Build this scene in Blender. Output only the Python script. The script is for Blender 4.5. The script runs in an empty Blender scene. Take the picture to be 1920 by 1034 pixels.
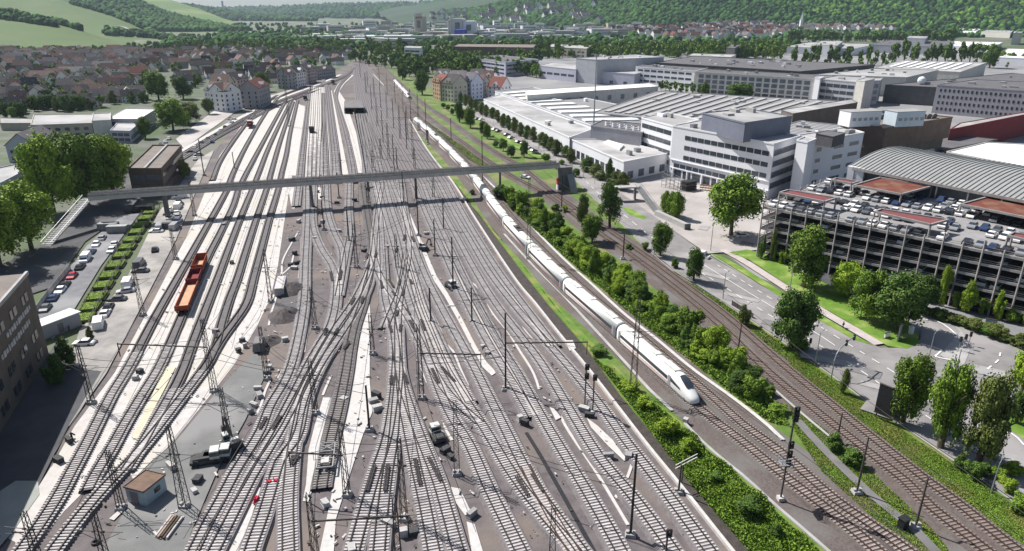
import bpy, math, random
import numpy as np
from mathutils import Vector, Matrix, noise
from mathutils.geometry import tessellate_polygon
R = math.radians
rnd = random.Random(7)
sc = bpy.context.scene
C = sc.collection
# ---------------- camera
F = 1300.0; H = 67.0; PITCH = R(21.1)
cp, sp = math.cos(PITCH), math.sin(PITCH)
cd = bpy.data.cameras.new('camera'); cam = bpy.data.objects.new('camera', cd); C.objects.link(cam)
cam.location = (0, 0, H); cam.rotation_euler = (math.pi/2-PITCH, 0, 0)
cd.sensor_width = 36; cd.lens = 36*F/1920; cd.clip_start = 1; cd.clip_end = 40000
sc.camera = cam
# ---------------- daylight
HAZE = 0.000045
SUN_EL = R(48); SUN_AZ = math.atan2(-.80, .60)
w = bpy.data.worlds.new('World'); sc.world = w; w.use_nodes = True
nt = w.node_tree; sky = nt.nodes.new('ShaderNodeTexSky'); sky.sky_type = 'NISHITA'; sky.sun_disc = False
sky.sun_elevation = SUN_EL; sky.sun_rotation = SUN_AZ; sky.air_density = 1.0; sky.dust_density = 1.5; sky.ozone_density = 1.0
nt.nodes['Background'].inputs['Strength'].default_value = 0.068
nt.links.new(sky.outputs[0], nt.nodes['Background'].inputs[0])
sl = bpy.data.lights.new('sun', 'SUN'); sl.energy = 5.0; sl.angle = R(.5); sl.color = (1, .965, .92)
so = bpy.data.objects.new('sun', sl); C.objects.link(so)
sv = Vector((math.sin(SUN_AZ)*math.cos(SUN_EL), math.cos(SUN_AZ)*math.cos(SUN_EL), math.sin(SUN_EL)))
so.rotation_euler = (-sv).to_track_quat('-Z', 'Y').to_euler(); so.location = (0, 0, 300)
vs = sc.view_settings; vs.view_transform = 'Standard'; vs.look = 'None'; vs.gamma = 1; vs.exposure = 0.45
sc.cycles.volume_bounces = 0; sc.cycles.max_bounces = 5; sc.cycles.diffuse_bounces = 2; sc.cycles.transparent_max_bounces = 8
# ---------------- helpers
def P(px, py, z=0.0):
    """point at height z seen at pixel px,py of the 1920x1034 photograph"""
    u = (px-960)/F; v = (517-py)/F
    d = Vector((u, cp+v*sp, -sp+v*cp))
    t = (z-H)/d.z
    return Vector((0, 0, H))+d*t
def PD(px, py, dist):
    """point at horizontal distance dist (along y) seen at the pixel"""
    u = (px-960)/F; v = (517-py)/F
    d = Vector((u, cp+v*sp, -sp+v*cp))
    return Vector((0, 0, H))+d*(dist/d.y)
def hgt(base, topy):
    v = (517-topy)/F
    return H + base.y*(-sp+v*cp)/(cp+v*sp)
MATS = {}
def M(name, c, c2=None, scale=1.0, rough=.85, metal=0, bump=0, isl=0, obr=0, wave=None, detail=4, spec=.3, c3=None, s3=.05):
    if name in MATS: return MATS[name]
    m = bpy.data.materials.new(name); m.use_nodes = True; t = m.node_tree; n = t.nodes; l = t.links
    b = n['Principled BSDF']; b.inputs['Roughness'].default_value = rough; b.inputs['Metallic'].default_value = metal
    b.inputs['Specular IOR Level'].default_value = spec
    geo = n.new('ShaderNodeNewGeometry'); tc = n.new('ShaderNodeTexCoord')
    col = None
    def mix(a, bb, fac, kind='MIX'):
        x = n.new('ShaderNodeMix'); x.data_type = 'RGBA'; x.blend_type = kind
        for s, val in ((x.inputs[0], fac), (x.inputs[6], a), (x.inputs[7], bb)):
            if hasattr(val, 'links'): l.new(val, s)
            elif isinstance(val, (int, float)): s.default_value = val
            else: s.default_value = (*val, 1)
        return x.outputs[2]
    col = c
    if c2 is None: c2 = tuple(k*.86 for k in c)
    nz = n.new('ShaderNodeTexNoise'); nz.inputs['Scale'].default_value = scale; nz.inputs['Detail'].default_value = detail
    nz.inputs['Roughness'].default_value = .65
    l.new(tc.outputs['Object'], nz.inputs['Vector'])
    rp = n.new('ShaderNodeValToRGB'); rp.color_ramp.elements[0].position = .36; rp.color_ramp.elements[1].position = .64
    l.new(nz.outputs['Fac'], rp.inputs[0])
    col = mix(c, c2, rp.outputs[0])
    if c3 is not None:
        n3 = n.new('ShaderNodeTexNoise'); n3.inputs['Scale'].default_value = s3; n3.inputs['Detail'].default_value = 5
        l.new(tc.outputs['Object'], n3.inputs['Vector'])
        r3 = n.new('ShaderNodeValToRGB'); r3.color_ramp.elements[0].position = .48; r3.color_ramp.elements[1].position = .62
        l.new(n3.outputs['Fac'], r3.inputs[0]); col = mix(col, c3, r3.outputs[0])
    if wave:
        ws, wc, ang = wave[:3]
        mp = n.new('ShaderNodeMapping'); mp.inputs['Rotation'].default_value = (0, 0, ang); l.new(tc.outputs['Object'], mp.inputs[0])
        wv = n.new('ShaderNodeTexWave'); wv.inputs['Scale'].default_value = ws; wv.inputs['Distortion'].default_value = wave[3] if len(wave) > 3 else .6
        l.new(mp.outputs[0], wv.inputs[0])
        if len(wave) > 4: wv.bands_direction = wave[4]
        r2 = n.new('ShaderNodeValToRGB'); r2.color_ramp.elements[0].position = .35; r2.color_ramp.elements[1].position = .6
        l.new(wv.outputs['Fac'], r2.inputs[0]); col = mix(wc, col, r2.outputs[0])
    def bright(src, amt, col):
        mr = n.new('ShaderNodeMapRange'); mr.inputs['To Min'].default_value = 1-amt; mr.inputs['To Max'].default_value = 1+amt
        l.new(src, mr.inputs['Value'])
        vm = n.new('ShaderNodeVectorMath'); vm.operation = 'SCALE'; l.new(col, vm.inputs[0]); l.new(mr.outputs[0], vm.inputs['Scale'])
        return vm.outputs[0]
    if isl: col = bright(geo.outputs['Random Per Island'], isl, col)
    if obr:
        oi = n.new('ShaderNodeObjectInfo'); col = bright(oi.outputs['Random'], obr, col)
    l.new(col, b.inputs['Base Color'])
    if bump:
        bp = n.new('ShaderNodeBump'); bp.inputs['Strength'].default_value = bump; bp.inputs['Distance'].default_value = .1
        nb = n.new('ShaderNodeTexNoise'); nb.inputs['Scale'].default_value = scale*4; l.new(tc.outputs['Object'], nb.inputs['Vector'])
        l.new(nb.outputs['Fac'], bp.inputs['Height']); l.new(bp.outputs[0], b.inputs['Normal'])
    MATS[name] = m
    return m
def tag(o, label=None, cat=None, group=None, kind=None):
    if label: o['label'] = label
    if cat: o['category'] = cat
    if group: o['group'] = group
    if kind: o['kind'] = kind
    return o
def empty(name, loc, label=None, cat=None, group=None, kind=None, rz=0):
    o = bpy.data.objects.new(name, None); C.objects.link(o); o.location = loc; o.rotation_euler = (0, 0, rz)
    o.empty_display_size = .5
    return tag(o, label, cat, group, kind)
def link(name, data, parent=None, loc=(0, 0, 0), rot=(0, 0, 0), scl=(1, 1, 1), mat=None):
    o = bpy.data.objects.new(name, data); C.objects.link(o); o.parent = parent
    o.location = loc; o.rotation_euler = rot; o.scale = scl
    if mat is not None:
        if not data.materials: data.materials.append(mat)
        if data.materials[0] != mat:
            o.material_slots[0].link = 'OBJECT'; o.material_slots[0].material = mat
    return o
class B:
    def __init__(s): s.v = []; s.f = []
    def add(s, vs, fs):
        k = len(s.v); s.v += [tuple(x) for x in vs]; s.f += [tuple(i+k for i in f) for f in fs]; return s
    def box(s, c, d, rz=0, tap=1.0):
        x, y, z = d[0]/2, d[1]/2, d[2]/2; co, si = math.cos(rz), math.sin(rz); vs = []
        for zz, q in ((-z, 1), (z, tap)):
            for a, b in ((-x*q, -y*q), (x*q, -y*q), (x*q, y*q), (-x*q, y*q)):
                vs.append((c[0]+a*co-b*si, c[1]+a*si+b*co, c[2]+zz))
        return s.add(vs, [(3, 2, 1, 0), (4, 5, 6, 7), (0, 1, 5, 4), (1, 2, 6, 5), (2, 3, 7, 6), (3, 0, 4, 7)])
    def beam(s, p, q, w, h, w2=None, h2=None):
        p = Vector(p); q = Vector(q); d = (q-p)
        if d.length < 1e-6: return s
        d.normalize(); up = Vector((0, 0, 1)) if abs(d.z) < .95 else Vector((0, 1, 0))
        sd = d.cross(up).normalized(); u = sd.cross(d); vs = []
        for c, ww, hh in ((p, w, h), (q, w2 or w, h2 or h)):
            for a, b in ((-1, -1), (1, -1), (1, 1), (-1, 1)): vs.append(c+sd*a*ww/2+u*b*hh/2)
        return s.add(vs, [(3, 2, 1, 0), (4, 5, 6, 7), (0, 1, 5, 4), (1, 2, 6, 5), (2, 3, 7, 6), (3, 0, 4, 7)])
    def cyl(s, p, q, r, r2=None, n=8):
        p = Vector(p); q = Vector(q); d = (q-p).normalized(); r2 = r if r2 is None else r2
        up = Vector((0, 0, 1)) if abs(d.z) < .95 else Vector((0, 1, 0)); a = d.cross(up).normalized(); b = a.cross(d); vs = []
        for c, rr in ((p, r), (q, r2)):
            for i in range(n):
                t = 2*math.pi*i/n; vs.append(c+a*math.cos(t)*rr+b*math.sin(t)*rr)
        return s.add(vs, [(i, (i+1) % n, n+(i+1) % n, n+i) for i in range(n)]+[tuple(range(n-1, -1, -1)), tuple(range(n, 2*n))])
    def prism(s, pts, z0, z1, cap=True):
        n = len(pts)
        if sum(pts[i][0]*pts[(i+1) % n][1]-pts[(i+1) % n][0]*pts[i][1] for i in range(n)) < 0: pts = pts[::-1]
        vs = [(p[0], p[1], z0) for p in pts]+[(p[0], p[1], z1) for p in pts]
        fs = [(i, (i+1) % n, n+(i+1) % n, n+i) for i in range(n)]
        if cap:
            fs += [tuple(n+k for k in t) for t in tess([(p[0], p[1], 0) for p in pts])]
        return s.add(vs, fs)
    def build(s, name, mat, parent=None, smooth=False, local=False):
        me = bpy.data.meshes.new(name)
        v = s.v
        if parent is not None and not local:
            o = parent; off = Vector()
            while o is not None: off += o.location; o = o.parent
            v = [(a-off.x, b-off.y, c-off.z) for a, b, c in v]
        me.from_pydata(v, [], s.f); me.materials.append(mat)
        if smooth: me.polygons.foreach_set('use_smooth', [True]*len(me.polygons))
        me.update()
        ob = bpy.data.objects.new(name, me); C.objects.link(ob); ob.parent = parent
        return ob
def tess(pts):
    out = []
    for t in tessellate_polygon([[Vector(p) for p in pts]]):
        a, b, c = (Vector(pts[i]) for i in t)
        out.append(t if (b-a).cross(c-a).z > 0 else t[::-1])
    return out
LZ = [0.0]
def sheet(name, px, mat, z=None, kind='structure', label=None, sub=0, cat=None):
    if z is None: LZ[0] += .006; z = LZ[0]
    pts = [tuple(P(a, b)) for a, b in px]; pts = [(x, y, z) for x, y, _ in pts]
    b = B(); b.add(pts, tess(pts)); o = b.build(name, mat)
    return tag(o, label, cat, None, kind)
def catmull(pts, step):
    pts = [Vector(p) for p in pts]
    if len(pts) == 2: pts = [pts[0], pts[0].lerp(pts[1], .5), pts[1]]
    q = [pts[0]*2-pts[1]]+pts+[pts[-1]*2-pts[-2]]; out = []
    for i in range(1, len(q)-2):
        p0, p1, p2, p3 = q[i-1:i+3]; n = max(2, int((p2-p1).length/2.5))
        for k in range(n):
            t = k/n
            out.append(.5*((2*p1)+(p2-p0)*t+(2*p0-5*p1+4*p2-p3)*t*t+(3*p1-p0-3*p2+p3)*t**3))
    out.append(pts[-1]); res = [out[0]]; acc = 0; nxt = step
    for a, b in zip(out, out[1:]):
        L = (b-a).length
        while acc+L >= nxt:
            res.append(a.lerp(b, (nxt-acc)/L)); nxt += step
        acc += L
    return res
def ribbon(b, line, w, z, w2=None, off=0):
    n = len(line); vs = []
    for i, p in enumerate(line):
        d = (line[min(i+1, n-1)]-line[max(i-1, 0)]); d.z = 0; d.normalize(); s = Vector((d.y, -d.x, 0))
        vs += [p+s*(off-w/2)+Vector((0, 0, z)), p+s*(off+w/2)+Vector((0, 0, z))]
    return b.add(vs, [(2*i, 2*i+1, 2*i+3, 2*i+2) for i in range(n-1)])
def wallband(b, line, w, z0, z1, off=0):
    n = len(line); vs = []
    for i, p in enumerate(line):
        d = (line[min(i+1, n-1)]-line[max(i-1, 0)]); d.z = 0; d.normalize(); s = Vector((d.y, -d.x, 0))
        for o, z in ((-w/2, z0), (-w/2, z1), (w/2, z1), (w/2, z0)): vs.append(p+s*(off+o)+Vector((0, 0, z)))
    fs = []
    for i in range(n-1):
        for k in range(3): fs.append((4*i+k, 4*i+k+1, 4*i+k+5, 4*i+k+4))
    fs += [(0, 3, 2, 1), (4*n-4, 4*n-3, 4*n-2, 4*n-1)]
    return b.add(vs, fs)
ORD = 'first second third fourth fifth sixth seventh eighth ninth tenth eleventh twelfth thirteenth fourteenth fifteenth sixteenth seventeenth eighteenth nineteenth twentieth'.split()
TENS = {20: 'twenty', 30: 'thirty', 40: 'forty', 50: 'fifty'}
def ordn(i):
    if i < 20: return ORD[i]
    t, u = divmod(i+1, 10)
    if u == 0: return {30: 'thirtieth', 40: 'fortieth', 50: 'fiftieth'}[i+1]
    return TENS[t*10]+'-'+ORD[u-1]
def dup(root, loc=None, rz=None, scl=None, mats=None, parent=None):
    o = root.copy(); C.objects.link(o)
    if parent is not None: o.parent = parent
    if loc is not None: o.location = loc
    if rz is not None: o.rotation_euler = (0, 0, rz)
    if scl is not None: o.scale = (scl,)*3
    if mats and root.name.split('.')[0] in mats and o.type == 'MESH':
        o.material_slots[0].link = 'OBJECT'; o.material_slots[0].material = mats[root.name.split('.')[0]]
    for ch in list(root.children): dup(ch, mats=mats, parent=o)
    return o
def kill(root):
    for ch in list(root.children): kill(ch)
    bpy.data.objects.remove(root)
def rawmesh(name, V, Fq, mat):
    me = bpy.data.meshes.new(name); V = np.asarray(V, dtype=np.float32); Fq = np.asarray(Fq, dtype=np.int32); k = Fq.shape[1]
    me.vertices.add(len(V)); me.vertices.foreach_set('co', V.ravel())
    me.loops.add(Fq.size); me.loops.foreach_set('vertex_index', Fq.ravel())
    me.polygons.add(len(Fq)); me.polygons.foreach_set('loop_start', np.arange(len(Fq), dtype=np.int32)*k)
    me.update(calc_edges=True); me.materials.append(mat); return me
# ---------------- materials
m_ballast = M('ballast', (.155, .135, .135), (.105, .09, .092), .5, bump=.5, c3=(.19, .155, .135), s3=.05, detail=9)
m_bed = M('ballast_bed', (.30, .27, .275), (.20, .18, .185), 3.0, bump=.6)
m_bed2 = M('rust_ballast', (.15, .124, .114), (.10, .08, .074), 2.0, bump=.6, c3=(.16, .15, .14), s3=.08)
m_bedl = M('grey_ballast', (.215, .195, .197), (.15, .135, .138), 1.5, bump=.4)
m_bedm = M('worn_ballast', (.33, .31, .31), (.25, .23, .232), .6, bump=.3)
m_bedk = M('fan_ballast', (.16, .147, .147), (.12, .108, .11), 1.0, bump=.4)
m_sleep = M('sleeper_concrete', (.56, .53, .52), (.40, .37, .36), 1.2, isl=.15)
m_sleepb = M('sleeper_brown', (.34, .29, .26), (.24, .19, .17), 1.2, isl=.2)
m_rail = M('rail_steel', (.045, .036, .034), (.03, .024, .022), 2, rough=.6)
m_railr = M('rail_rusty', (.075, .045, .036), (.05, .032, .028), 2, rough=.6)
m_pale = M('pale_gravel', (.60, .57, .545), (.47, .44, .42), .6, c3=(.52, .49, .44), s3=.07, detail=9)
m_path = M('pale_paving', (.60, .58, .56), (.47, .45, .43), 1.2, c3=(.53, .50, .47), s3=.2, detail=8)
m_asph = M('asphalt', (.20, .20, .21), (.14, .14, .15), .4, c3=(.26, .26, .265), s3=.1, detail=9)
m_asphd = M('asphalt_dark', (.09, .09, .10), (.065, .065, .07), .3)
m_road = M('road_asphalt', (.255, .242, .238), (.20, .19, .186), .25, c3=(.31, .293, .288), s3=.07, detail=9)
m_court = M('court_paving', (.42, .385, .365), (.32, .295, .28), .12, c3=(.50, .47, .45), s3=.03)
m_dirt = M('sandy_dirt', (.34, .32, .30), (.22, .21, .20), .25, c3=(.44, .41, .37), s3=.06, detail=9)
m_soil = M('dark_soil', (.075, .062, .055), (.045, .04, .036), .8, bump=.6)
m_grass = M('grass_green', (.13, .23, .035), (.08, .16, .022), .6, bump=.6, c3=(.21, .24, .06), s3=.15, detail=8)
m_grassb = M('lawn_bright', (.14, .25, .03), (.09, .175, .02), .4, bump=.3, c3=(.26, .33, .09), s3=.2)
m_field = M('field_ground', (.08, .12, .045), (.12, .13, .08), .02, c3=(.18, .17, .15), s3=.008)
m_vine = M('vineyard', (.055, .11, .014), (.035, .078, .01), .006, c3=(.08, .11, .025), s3=.009, wave=(.05, (.075, .13, .02), .5, 1.5))
m_vine2 = M('vineyard_far', (.09, .15, .032), (.06, .11, .022), .008, c3=(.22, .25, .09), s3=.006, wave=(.05, (.11, .19, .035), -.4, 2))
m_wood = M('wooded_hill', (.03, .06, .022), (.02, .045, .016), .03)
m_white = M('white_wall', (.80, .80, .82), (.74, .74, .77), .1)
m_whiteb = M('white_render', (.70, .69, .69), (.62, .61, .62), .4)
m_conc = M('concrete', (.42, .41, .40), (.33, .32, .31), .3)
m_concd = M('concrete_dark', (.20, .19, .19), (.14, .135, .135), .3)
m_glass = M('window_glass', (.035, .042, .055), (.05, .06, .075), .6, rough=.15, spec=.6)
m_glassl = M('window_glass_pale', (.16, .18, .21), (.10, .115, .14), .6, rough=.2, spec=.6)
m_steel = M('mast_steel', (.085, .075, .07), (.06, .053, .05), 1, rough=.6)
m_steell = M('galvanised_steel', (.34, .345, .35), (.27, .275, .28), 1, rough=.5, metal=.3)
m_black = M('black_paint', (.02, .02, .022), (.03, .03, .033), 2, rough=.5)
m_paint = M('road_paint', (.78, .78, .76), (.68, .68, .66), 2)
m_leaf = M('leaves', (.17, .265, .028), (.095, .17, .018), 1.2, isl=.5, obr=.22, rough=.7, spec=.2)
m_leaf2 = M('leaves_dark', (.10, .175, .028), (.06, .115, .018), 1.2, isl=.5, obr=.25, rough=.7, spec=.2)
m_leaf3 = M('leaves_bright', (.26, .37, .03), (.16, .25, .02), 1.2, isl=.45, obr=.12, rough=.7, spec=.2)
m_leaf4 = M('leaves_olive', (.14, .17, .04), (.09, .12, .028), 1.2, isl=.5, obr=.2, rough=.7, spec=.2)
m_far = M('far_leaves', (.05, .115, .022), (.022, .06, .014), .005, isl=.75, rough=.9, spec=.1)
m_bark = M('bark', (.12, .095, .07), (.07, .055, .04), 3)
# ================= SETTING: ground, hills, sky-line
b = B(); b.add([(-16000, -300, 0), (16000, -300, 0), (16000, 17000, 0), (-16000, 17000, 0)], [(0, 1, 2, 3)])
tag(b.build('ground', m_field), kind='structure')
def ridge(name, foot, crest, mat, rows=16, amp=8, back=500, nscale=.004, pw=.9):
    """hillside lofted from a foot line to a crest line; returns a sampler"""
    fp = [P(x, y) if len(v) == 0 else PD(x, y, v[0]) for x, y, *v in foot]; cpn = [PD(x, y, d) for x, y, d in crest]
    for p in fp: p.z = 0
    def lerpl(L, s):
        s *= len(L)-1; i = min(int(s), len(L)-2); return L[i].lerp(L[i+1], s-i)
    def S(s, t):
        a = lerpl(fp, s); c = lerpl(cpn, s)
        if t <= 1:
            p = a.lerp(c, t); p.z = c.z*t**pw
        else:
            d = (c-a); d.z = 0; d.normalize(); p = c+d*back*(t-1)*4; p.z = c.z*(1-(t-1)*1.2)
        p.z += noise.noise(Vector((p.x, p.y, 0))*nscale)*amp*min(1, max(t, 0)*1.5)*(1-max(0, t-.85)*2 if t < 1 else .7)
        return p
    nc = 14*(len(fp)-1); T = [i/rows for i in range(rows+1)]+[1.1, 1.4, 1.9]
    V = [S(i/nc, t) for i in range(nc+1) for t in T]; k = len(T)
    Fq = [(i*k+j, (i+1)*k+j, (i+1)*k+j+1, i*k+j+1) for i in range(nc) for j in range(k-1)]
    b = B(); b.add(V, Fq); o = b.build(name, mat, smooth=True); tag(o, kind='structure'); return S
bpy.ops.mesh.primitive_ico_sphere_add(subdivisions=2, radius=1); ico = bpy.context.object
ICO2 = (np.array([v.co[:] for v in ico.data.vertices]), np.array([p.vertices[:] for p in ico.data.polygons])); bpy.data.objects.remove(ico)
bpy.ops.mesh.primitive_ico_sphere_add(subdivisions=1, radius=1); ico = bpy.context.object
ICO1 = (np.array([v.co[:] for v in ico.data.vertices]), np.array([p.vertices[:] for p in ico.data.polygons])); bpy.data.objects.remove(ico)
rng = np.random.default_rng(3)
def blobs(name, pts, mat, label, size=(4, 7), ico=ICO2, cat='woodland', tall=1.0, jit=.3):
    V0, F0 = ico; n = len(pts); pts = np.array([tuple(p) for p in pts])
    r = rng.uniform(size[0], size[1], n)
    V = V0[None]*(1+rng.uniform(-jit, jit, (n, len(V0), 1)))*r[:, None, None]
    V[:, :, 2] *= tall*rng.uniform(.8, 1.3, (n, 1)); V += pts[:, None, :]; V[:, :, 2] += (r*.45)[:, None]
    Fq = F0[None]+(np.arange(n)*len(V0))[:, None, None]
    me = rawmesh(name, V.reshape(-1, 3), Fq.reshape(-1, 3), mat); o = bpy.data.objects.new(name, me); C.objects.link(o)
    return tag(o, label, cat, None, 'stuff')
def onridge(S, n, t0, t1, s0=0, s1=1, thin=None):
    out = []
    for _ in range(n):
        s, t = rnd.uniform(s0, s1), rnd.uniform(t0, t1); p = S(s, t)
        if thin and noise.noise(p*thin[0]) < thin[1]: continue
        out.append(p)
    return out
# far blue ridge across the valley
Sf = ridge('hills_far', [(300, 34, 5600), (520, 34, 5300), (700, 36, 4900), (860, 38, 4700), (1000, 40, 4300)],
      [(300, 18, 8200), (430, 18, 7900), (640, 9, 7600), (800, 7, 7300), (880, 0, 7000), (1000, -25, 6500)], m_wood, amp=25, back=900, nscale=.0012)
Se = ridge('hills_wooded', [(360, 45, 4200), (430, 46, 4100), (520, 46, 4000), (600, 44, 4000)], [(290, 6, 5000), (350, 12, 4950), (400, 19, 4900), (480, 30, 4800), (570, 39, 4700)], m_wood, amp=10, back=700)
Sd = ridge('hills_vineyard', [(180, 58, 3000), (300, 58, 3000), (400, 57, 3000), (480, 52, 3000)], [(200, -40, 3900), (300, -7, 3800), (370, 16, 3700), (450, 48, 3600)], m_vine2, amp=8, back=500)
Sc = ridge('hills_wooded', [(80, 75, 2200), (240, 75, 2200), (360, 74, 2200), (470, 66, 2300)], [(60, -60, 2900), (215, -12, 2800), (310, 28, 2700), (450, 62, 2600)], m_wood, amp=8, back=400)
Sb = ridge('hills_vineyard', [(-250, 88, 1800), (0, 88, 1800), (180, 88, 1700), (330, 84, 1650)], [(-250, -110, 2500), (70, -12, 2300), (200, 26, 2200), (310, 72, 1900)], m_vine, amp=6, back=300)
Sa = ridge('hills_vineyard', [(-420, 96, 1150), (-100, 96, 1150), (130, 97, 1200), (270, 98, 1230), (350, 97, 1250)], [(-420, -70, 1650), (-40, 14, 1550), (100, 44, 1500), (210, 76, 1420), (330, 92, 1330)], m_vine, amp=5, back=300)
Sr = ridge('hills_wooded', [(740, 50, 3500), (900, 50, 3000), (1050, 54, 2650), (1200, 56, 2450), (1400, 55, 2400), (1650, 50, 2400), (1950, 50, 2300), (2300, 50, 2200)],
      [(700, 22, 5300), (850, -2, 4800), (1000, -60, 4400), (1180, -110, 4100), (1400, -150, 3900), (1650, -160, 3900), (1950, -160, 3800), (2300, -160, 3700)], m_wood, amp=26, back=600, nscale=.0035)
m_farb = M('far_leaves_sunlit', (.10, .18, .025), (.05, .11, .015), .01, isl=.6, rough=.9, spec=.1)  # lighter copy of the far leaves, sunlight painted into the crowns
blobs('forest', onridge(Sr, 15000, 0, .42, .1, .98), m_far, 'dense green forest covering the long ridge behind the valley town on the right', (7, 12), ICO1, 'forest', jit=.22)
blobs('forest', onridge(Sr, 2600, 0, .40, .6, .98, (.004, .02)), m_farb, 'lighter green crowns, sunlight painted into their colour, scattered over the right-hand forested ridge', (7, 13), ICO1, 'forest')
blobs('forest', onridge(Sc, 3600, 0, 1.0, .15, 1), m_far, 'dark woodland on the slope behind the nearest vineyard hills', (7, 12), ICO1, 'forest')
blobs('forest', onridge(Se, 1200, 0, 1.0), m_far, 'blue-hazed woodland beyond the far vineyard on the left', (9, 15), ICO1, 'forest')
blobs('forest', onridge(Sf, 4200, 0, .97), m_far, 'blue wooded crest of the farthest ridge below the sky', (12, 22), ICO1, 'forest')
blobs('forest', onridge(Sa, 160, .97, 1.02, .12, .62)+onridge(Sa, 60, .80, .84, .30, .5), m_far, 'dark hedge of trees along the crest of the nearest vineyard', (5, 8), ICO2, 'hedge')
blobs('forest', onridge(Sb, 90, .97, 1.0, .5, .98)+onridge(Sb, 90, .10, .35, .70, 1), m_far, 'dark trees along the top edge of the second vineyard slope', (6, 9), ICO2, 'hedge')
def hillpath(name, S, st, wd, mat):
    pts = catmull([S(s, t)+Vector((0, 0, .5)) for s, t in st], 12); pts2 = []
    b = B(); ribbon(b, pts, wd, .6); tag(b.build(name, mat), kind='structure')
hillpath('vineyard_path', Sb, [(.72, .55), (.78, .62), (.80, .52), (.77, .42), (.70, .36)], 7, m_dirt)
# ================= GROUND SHEETS
sheet('town_ground', [(-700, 420), (-250, 120), (0, 96), (300, 96), (640, 100), (662, 128), (560, 165), (440, 215), (300, 290), (180, 420), (60, 560), (-300, 800)], M('town_ground_mix', (.06, .09, .03), (.15, .145, .14), .04, c3=(.06, .10, .03), s3=.05))
sheet('factory_ground', [(870, 170), (830, 130), (960, 110), (1300, 95), (2400, 100), (3400, 560), (1920, 700), (1420, 520), (1180, 345), (1000, 250)], M('factory_yard', (.26, .26, .265), (.19, .19, .195), .04, c3=(.30, .295, .29), s3=.02))
# green verge band between yard and street (whole right side)
sheet('grass_verge', [(690, 118), (752, 138), (850, 190), (1000, 265), (1100, 330), (1240, 450), (1330, 530), (1480, 640), (1640, 740), (1800, 850), (2050, 1000), (2300, 1200), (1500, 1200), (1290, 900), (1110, 700), (960, 515), (880, 405), (840, 340), (790, 275), (740, 190)], M('verge_grass', (.12, .20, .035), (.075, .14, .022), .6, bump=.6, c3=(.20, .20, .08), s3=.10, detail=8))
sheet('rail_yard', [(-420, 1230), (-100, 1070), (60, 930), (130, 800), (200, 700), (268, 570), (330, 450), (372, 350), (405, 280), (450, 225), (520, 182), (600, 150), (648, 124), (668, 112), (700, 118), (745, 175), (800, 278), (850, 343), (892, 410), (962, 520), (1051, 632), (1117, 710), (1207, 830), (1280, 920), (1370, 1034), (1480, 1180)], m_ballast)
sheet('soil_strip', [(892, 410), (962, 520), (1051, 632), (1117, 710), (1207, 830), (1280, 920), (1370, 1034), (1480, 1180), (1520, 1180), (1395, 1020), (1300, 910), (1215, 805), (1165, 745), (1100, 655), (1030, 575), (975, 505), (920, 432), (884, 385), (855, 345), (850, 343)], m_soil)
# ballast of the main line (train track pair)
def stripe(name, pts, wd, mat, z=None, off=0):
    if z is None: LZ[0] += .006; z = LZ[0]
    b = B(); ribbon(b, catmull([P(*p) for p in pts], 4), wd, z, off=off); return tag(b.build(name, mat), kind='structure')
A_px = [(1790, 1180), (1637, 1034), (1557, 967), (1467, 897), (1390, 833), (1303, 765), (1155, 632), (1062, 549), (997, 482), (943, 420), (893, 350), (852, 302), (812, 262), (778, 231), (752, 203), (732, 176), (716, 150), (700, 130)]
Bt_px = [(1855, 1180), (1700, 1040), (1563, 943), (1467, 857), (1390, 800), (1323, 740), (1185, 622), (1085, 537), (1018, 472), (962, 412), (910, 346), (868, 300), (828, 262), (793, 230), (764, 202), (742, 175), (726, 150), (708, 130)]
mid = [((a[0]+b_[0])/2, (a[1]+b_[1])/2) for a, b_ in zip(A_px, Bt_px)]
stripe('track_bed', mid, 13.5, m_bed2)
C_px = [(2020, 1180), (1840, 1034), (1743, 957), (1697, 910), (1613, 843), (1530, 777), (1440, 703), (1340, 607), (1270, 548), (1190, 487), (1095, 420), (1020, 365), (960, 333), (905, 297), (858, 262), (812, 228), (785, 205), (757, 176), (733, 150), (712, 128), (690, 116)]
D_px = [(2060, 1160), (1880, 1020), (1790, 947), (1730, 903), (1647, 837), (1573, 777), (1467, 690), (1365, 600), (1290, 543), (1212, 485), (1120, 421), (1040, 367), (980, 318), (925, 285), (884, 258), (838, 225), (800, 200), (768, 174), (742, 149), (718, 127), (695, 115)]
mid2 = [((a[0]+b_[0])/2, (a[1]+b_[1])/2) for a, b_ in zip(C_px[:11], D_px[:11])]
stripe('track_bed', mid2+[(1020, 352)], 12.5, m_bed2)
stripe('track_bed', C_px[10:], 5.5, m_bed2); stripe('track_bed', D_px[10:], 5.5, m_bed2)
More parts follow.
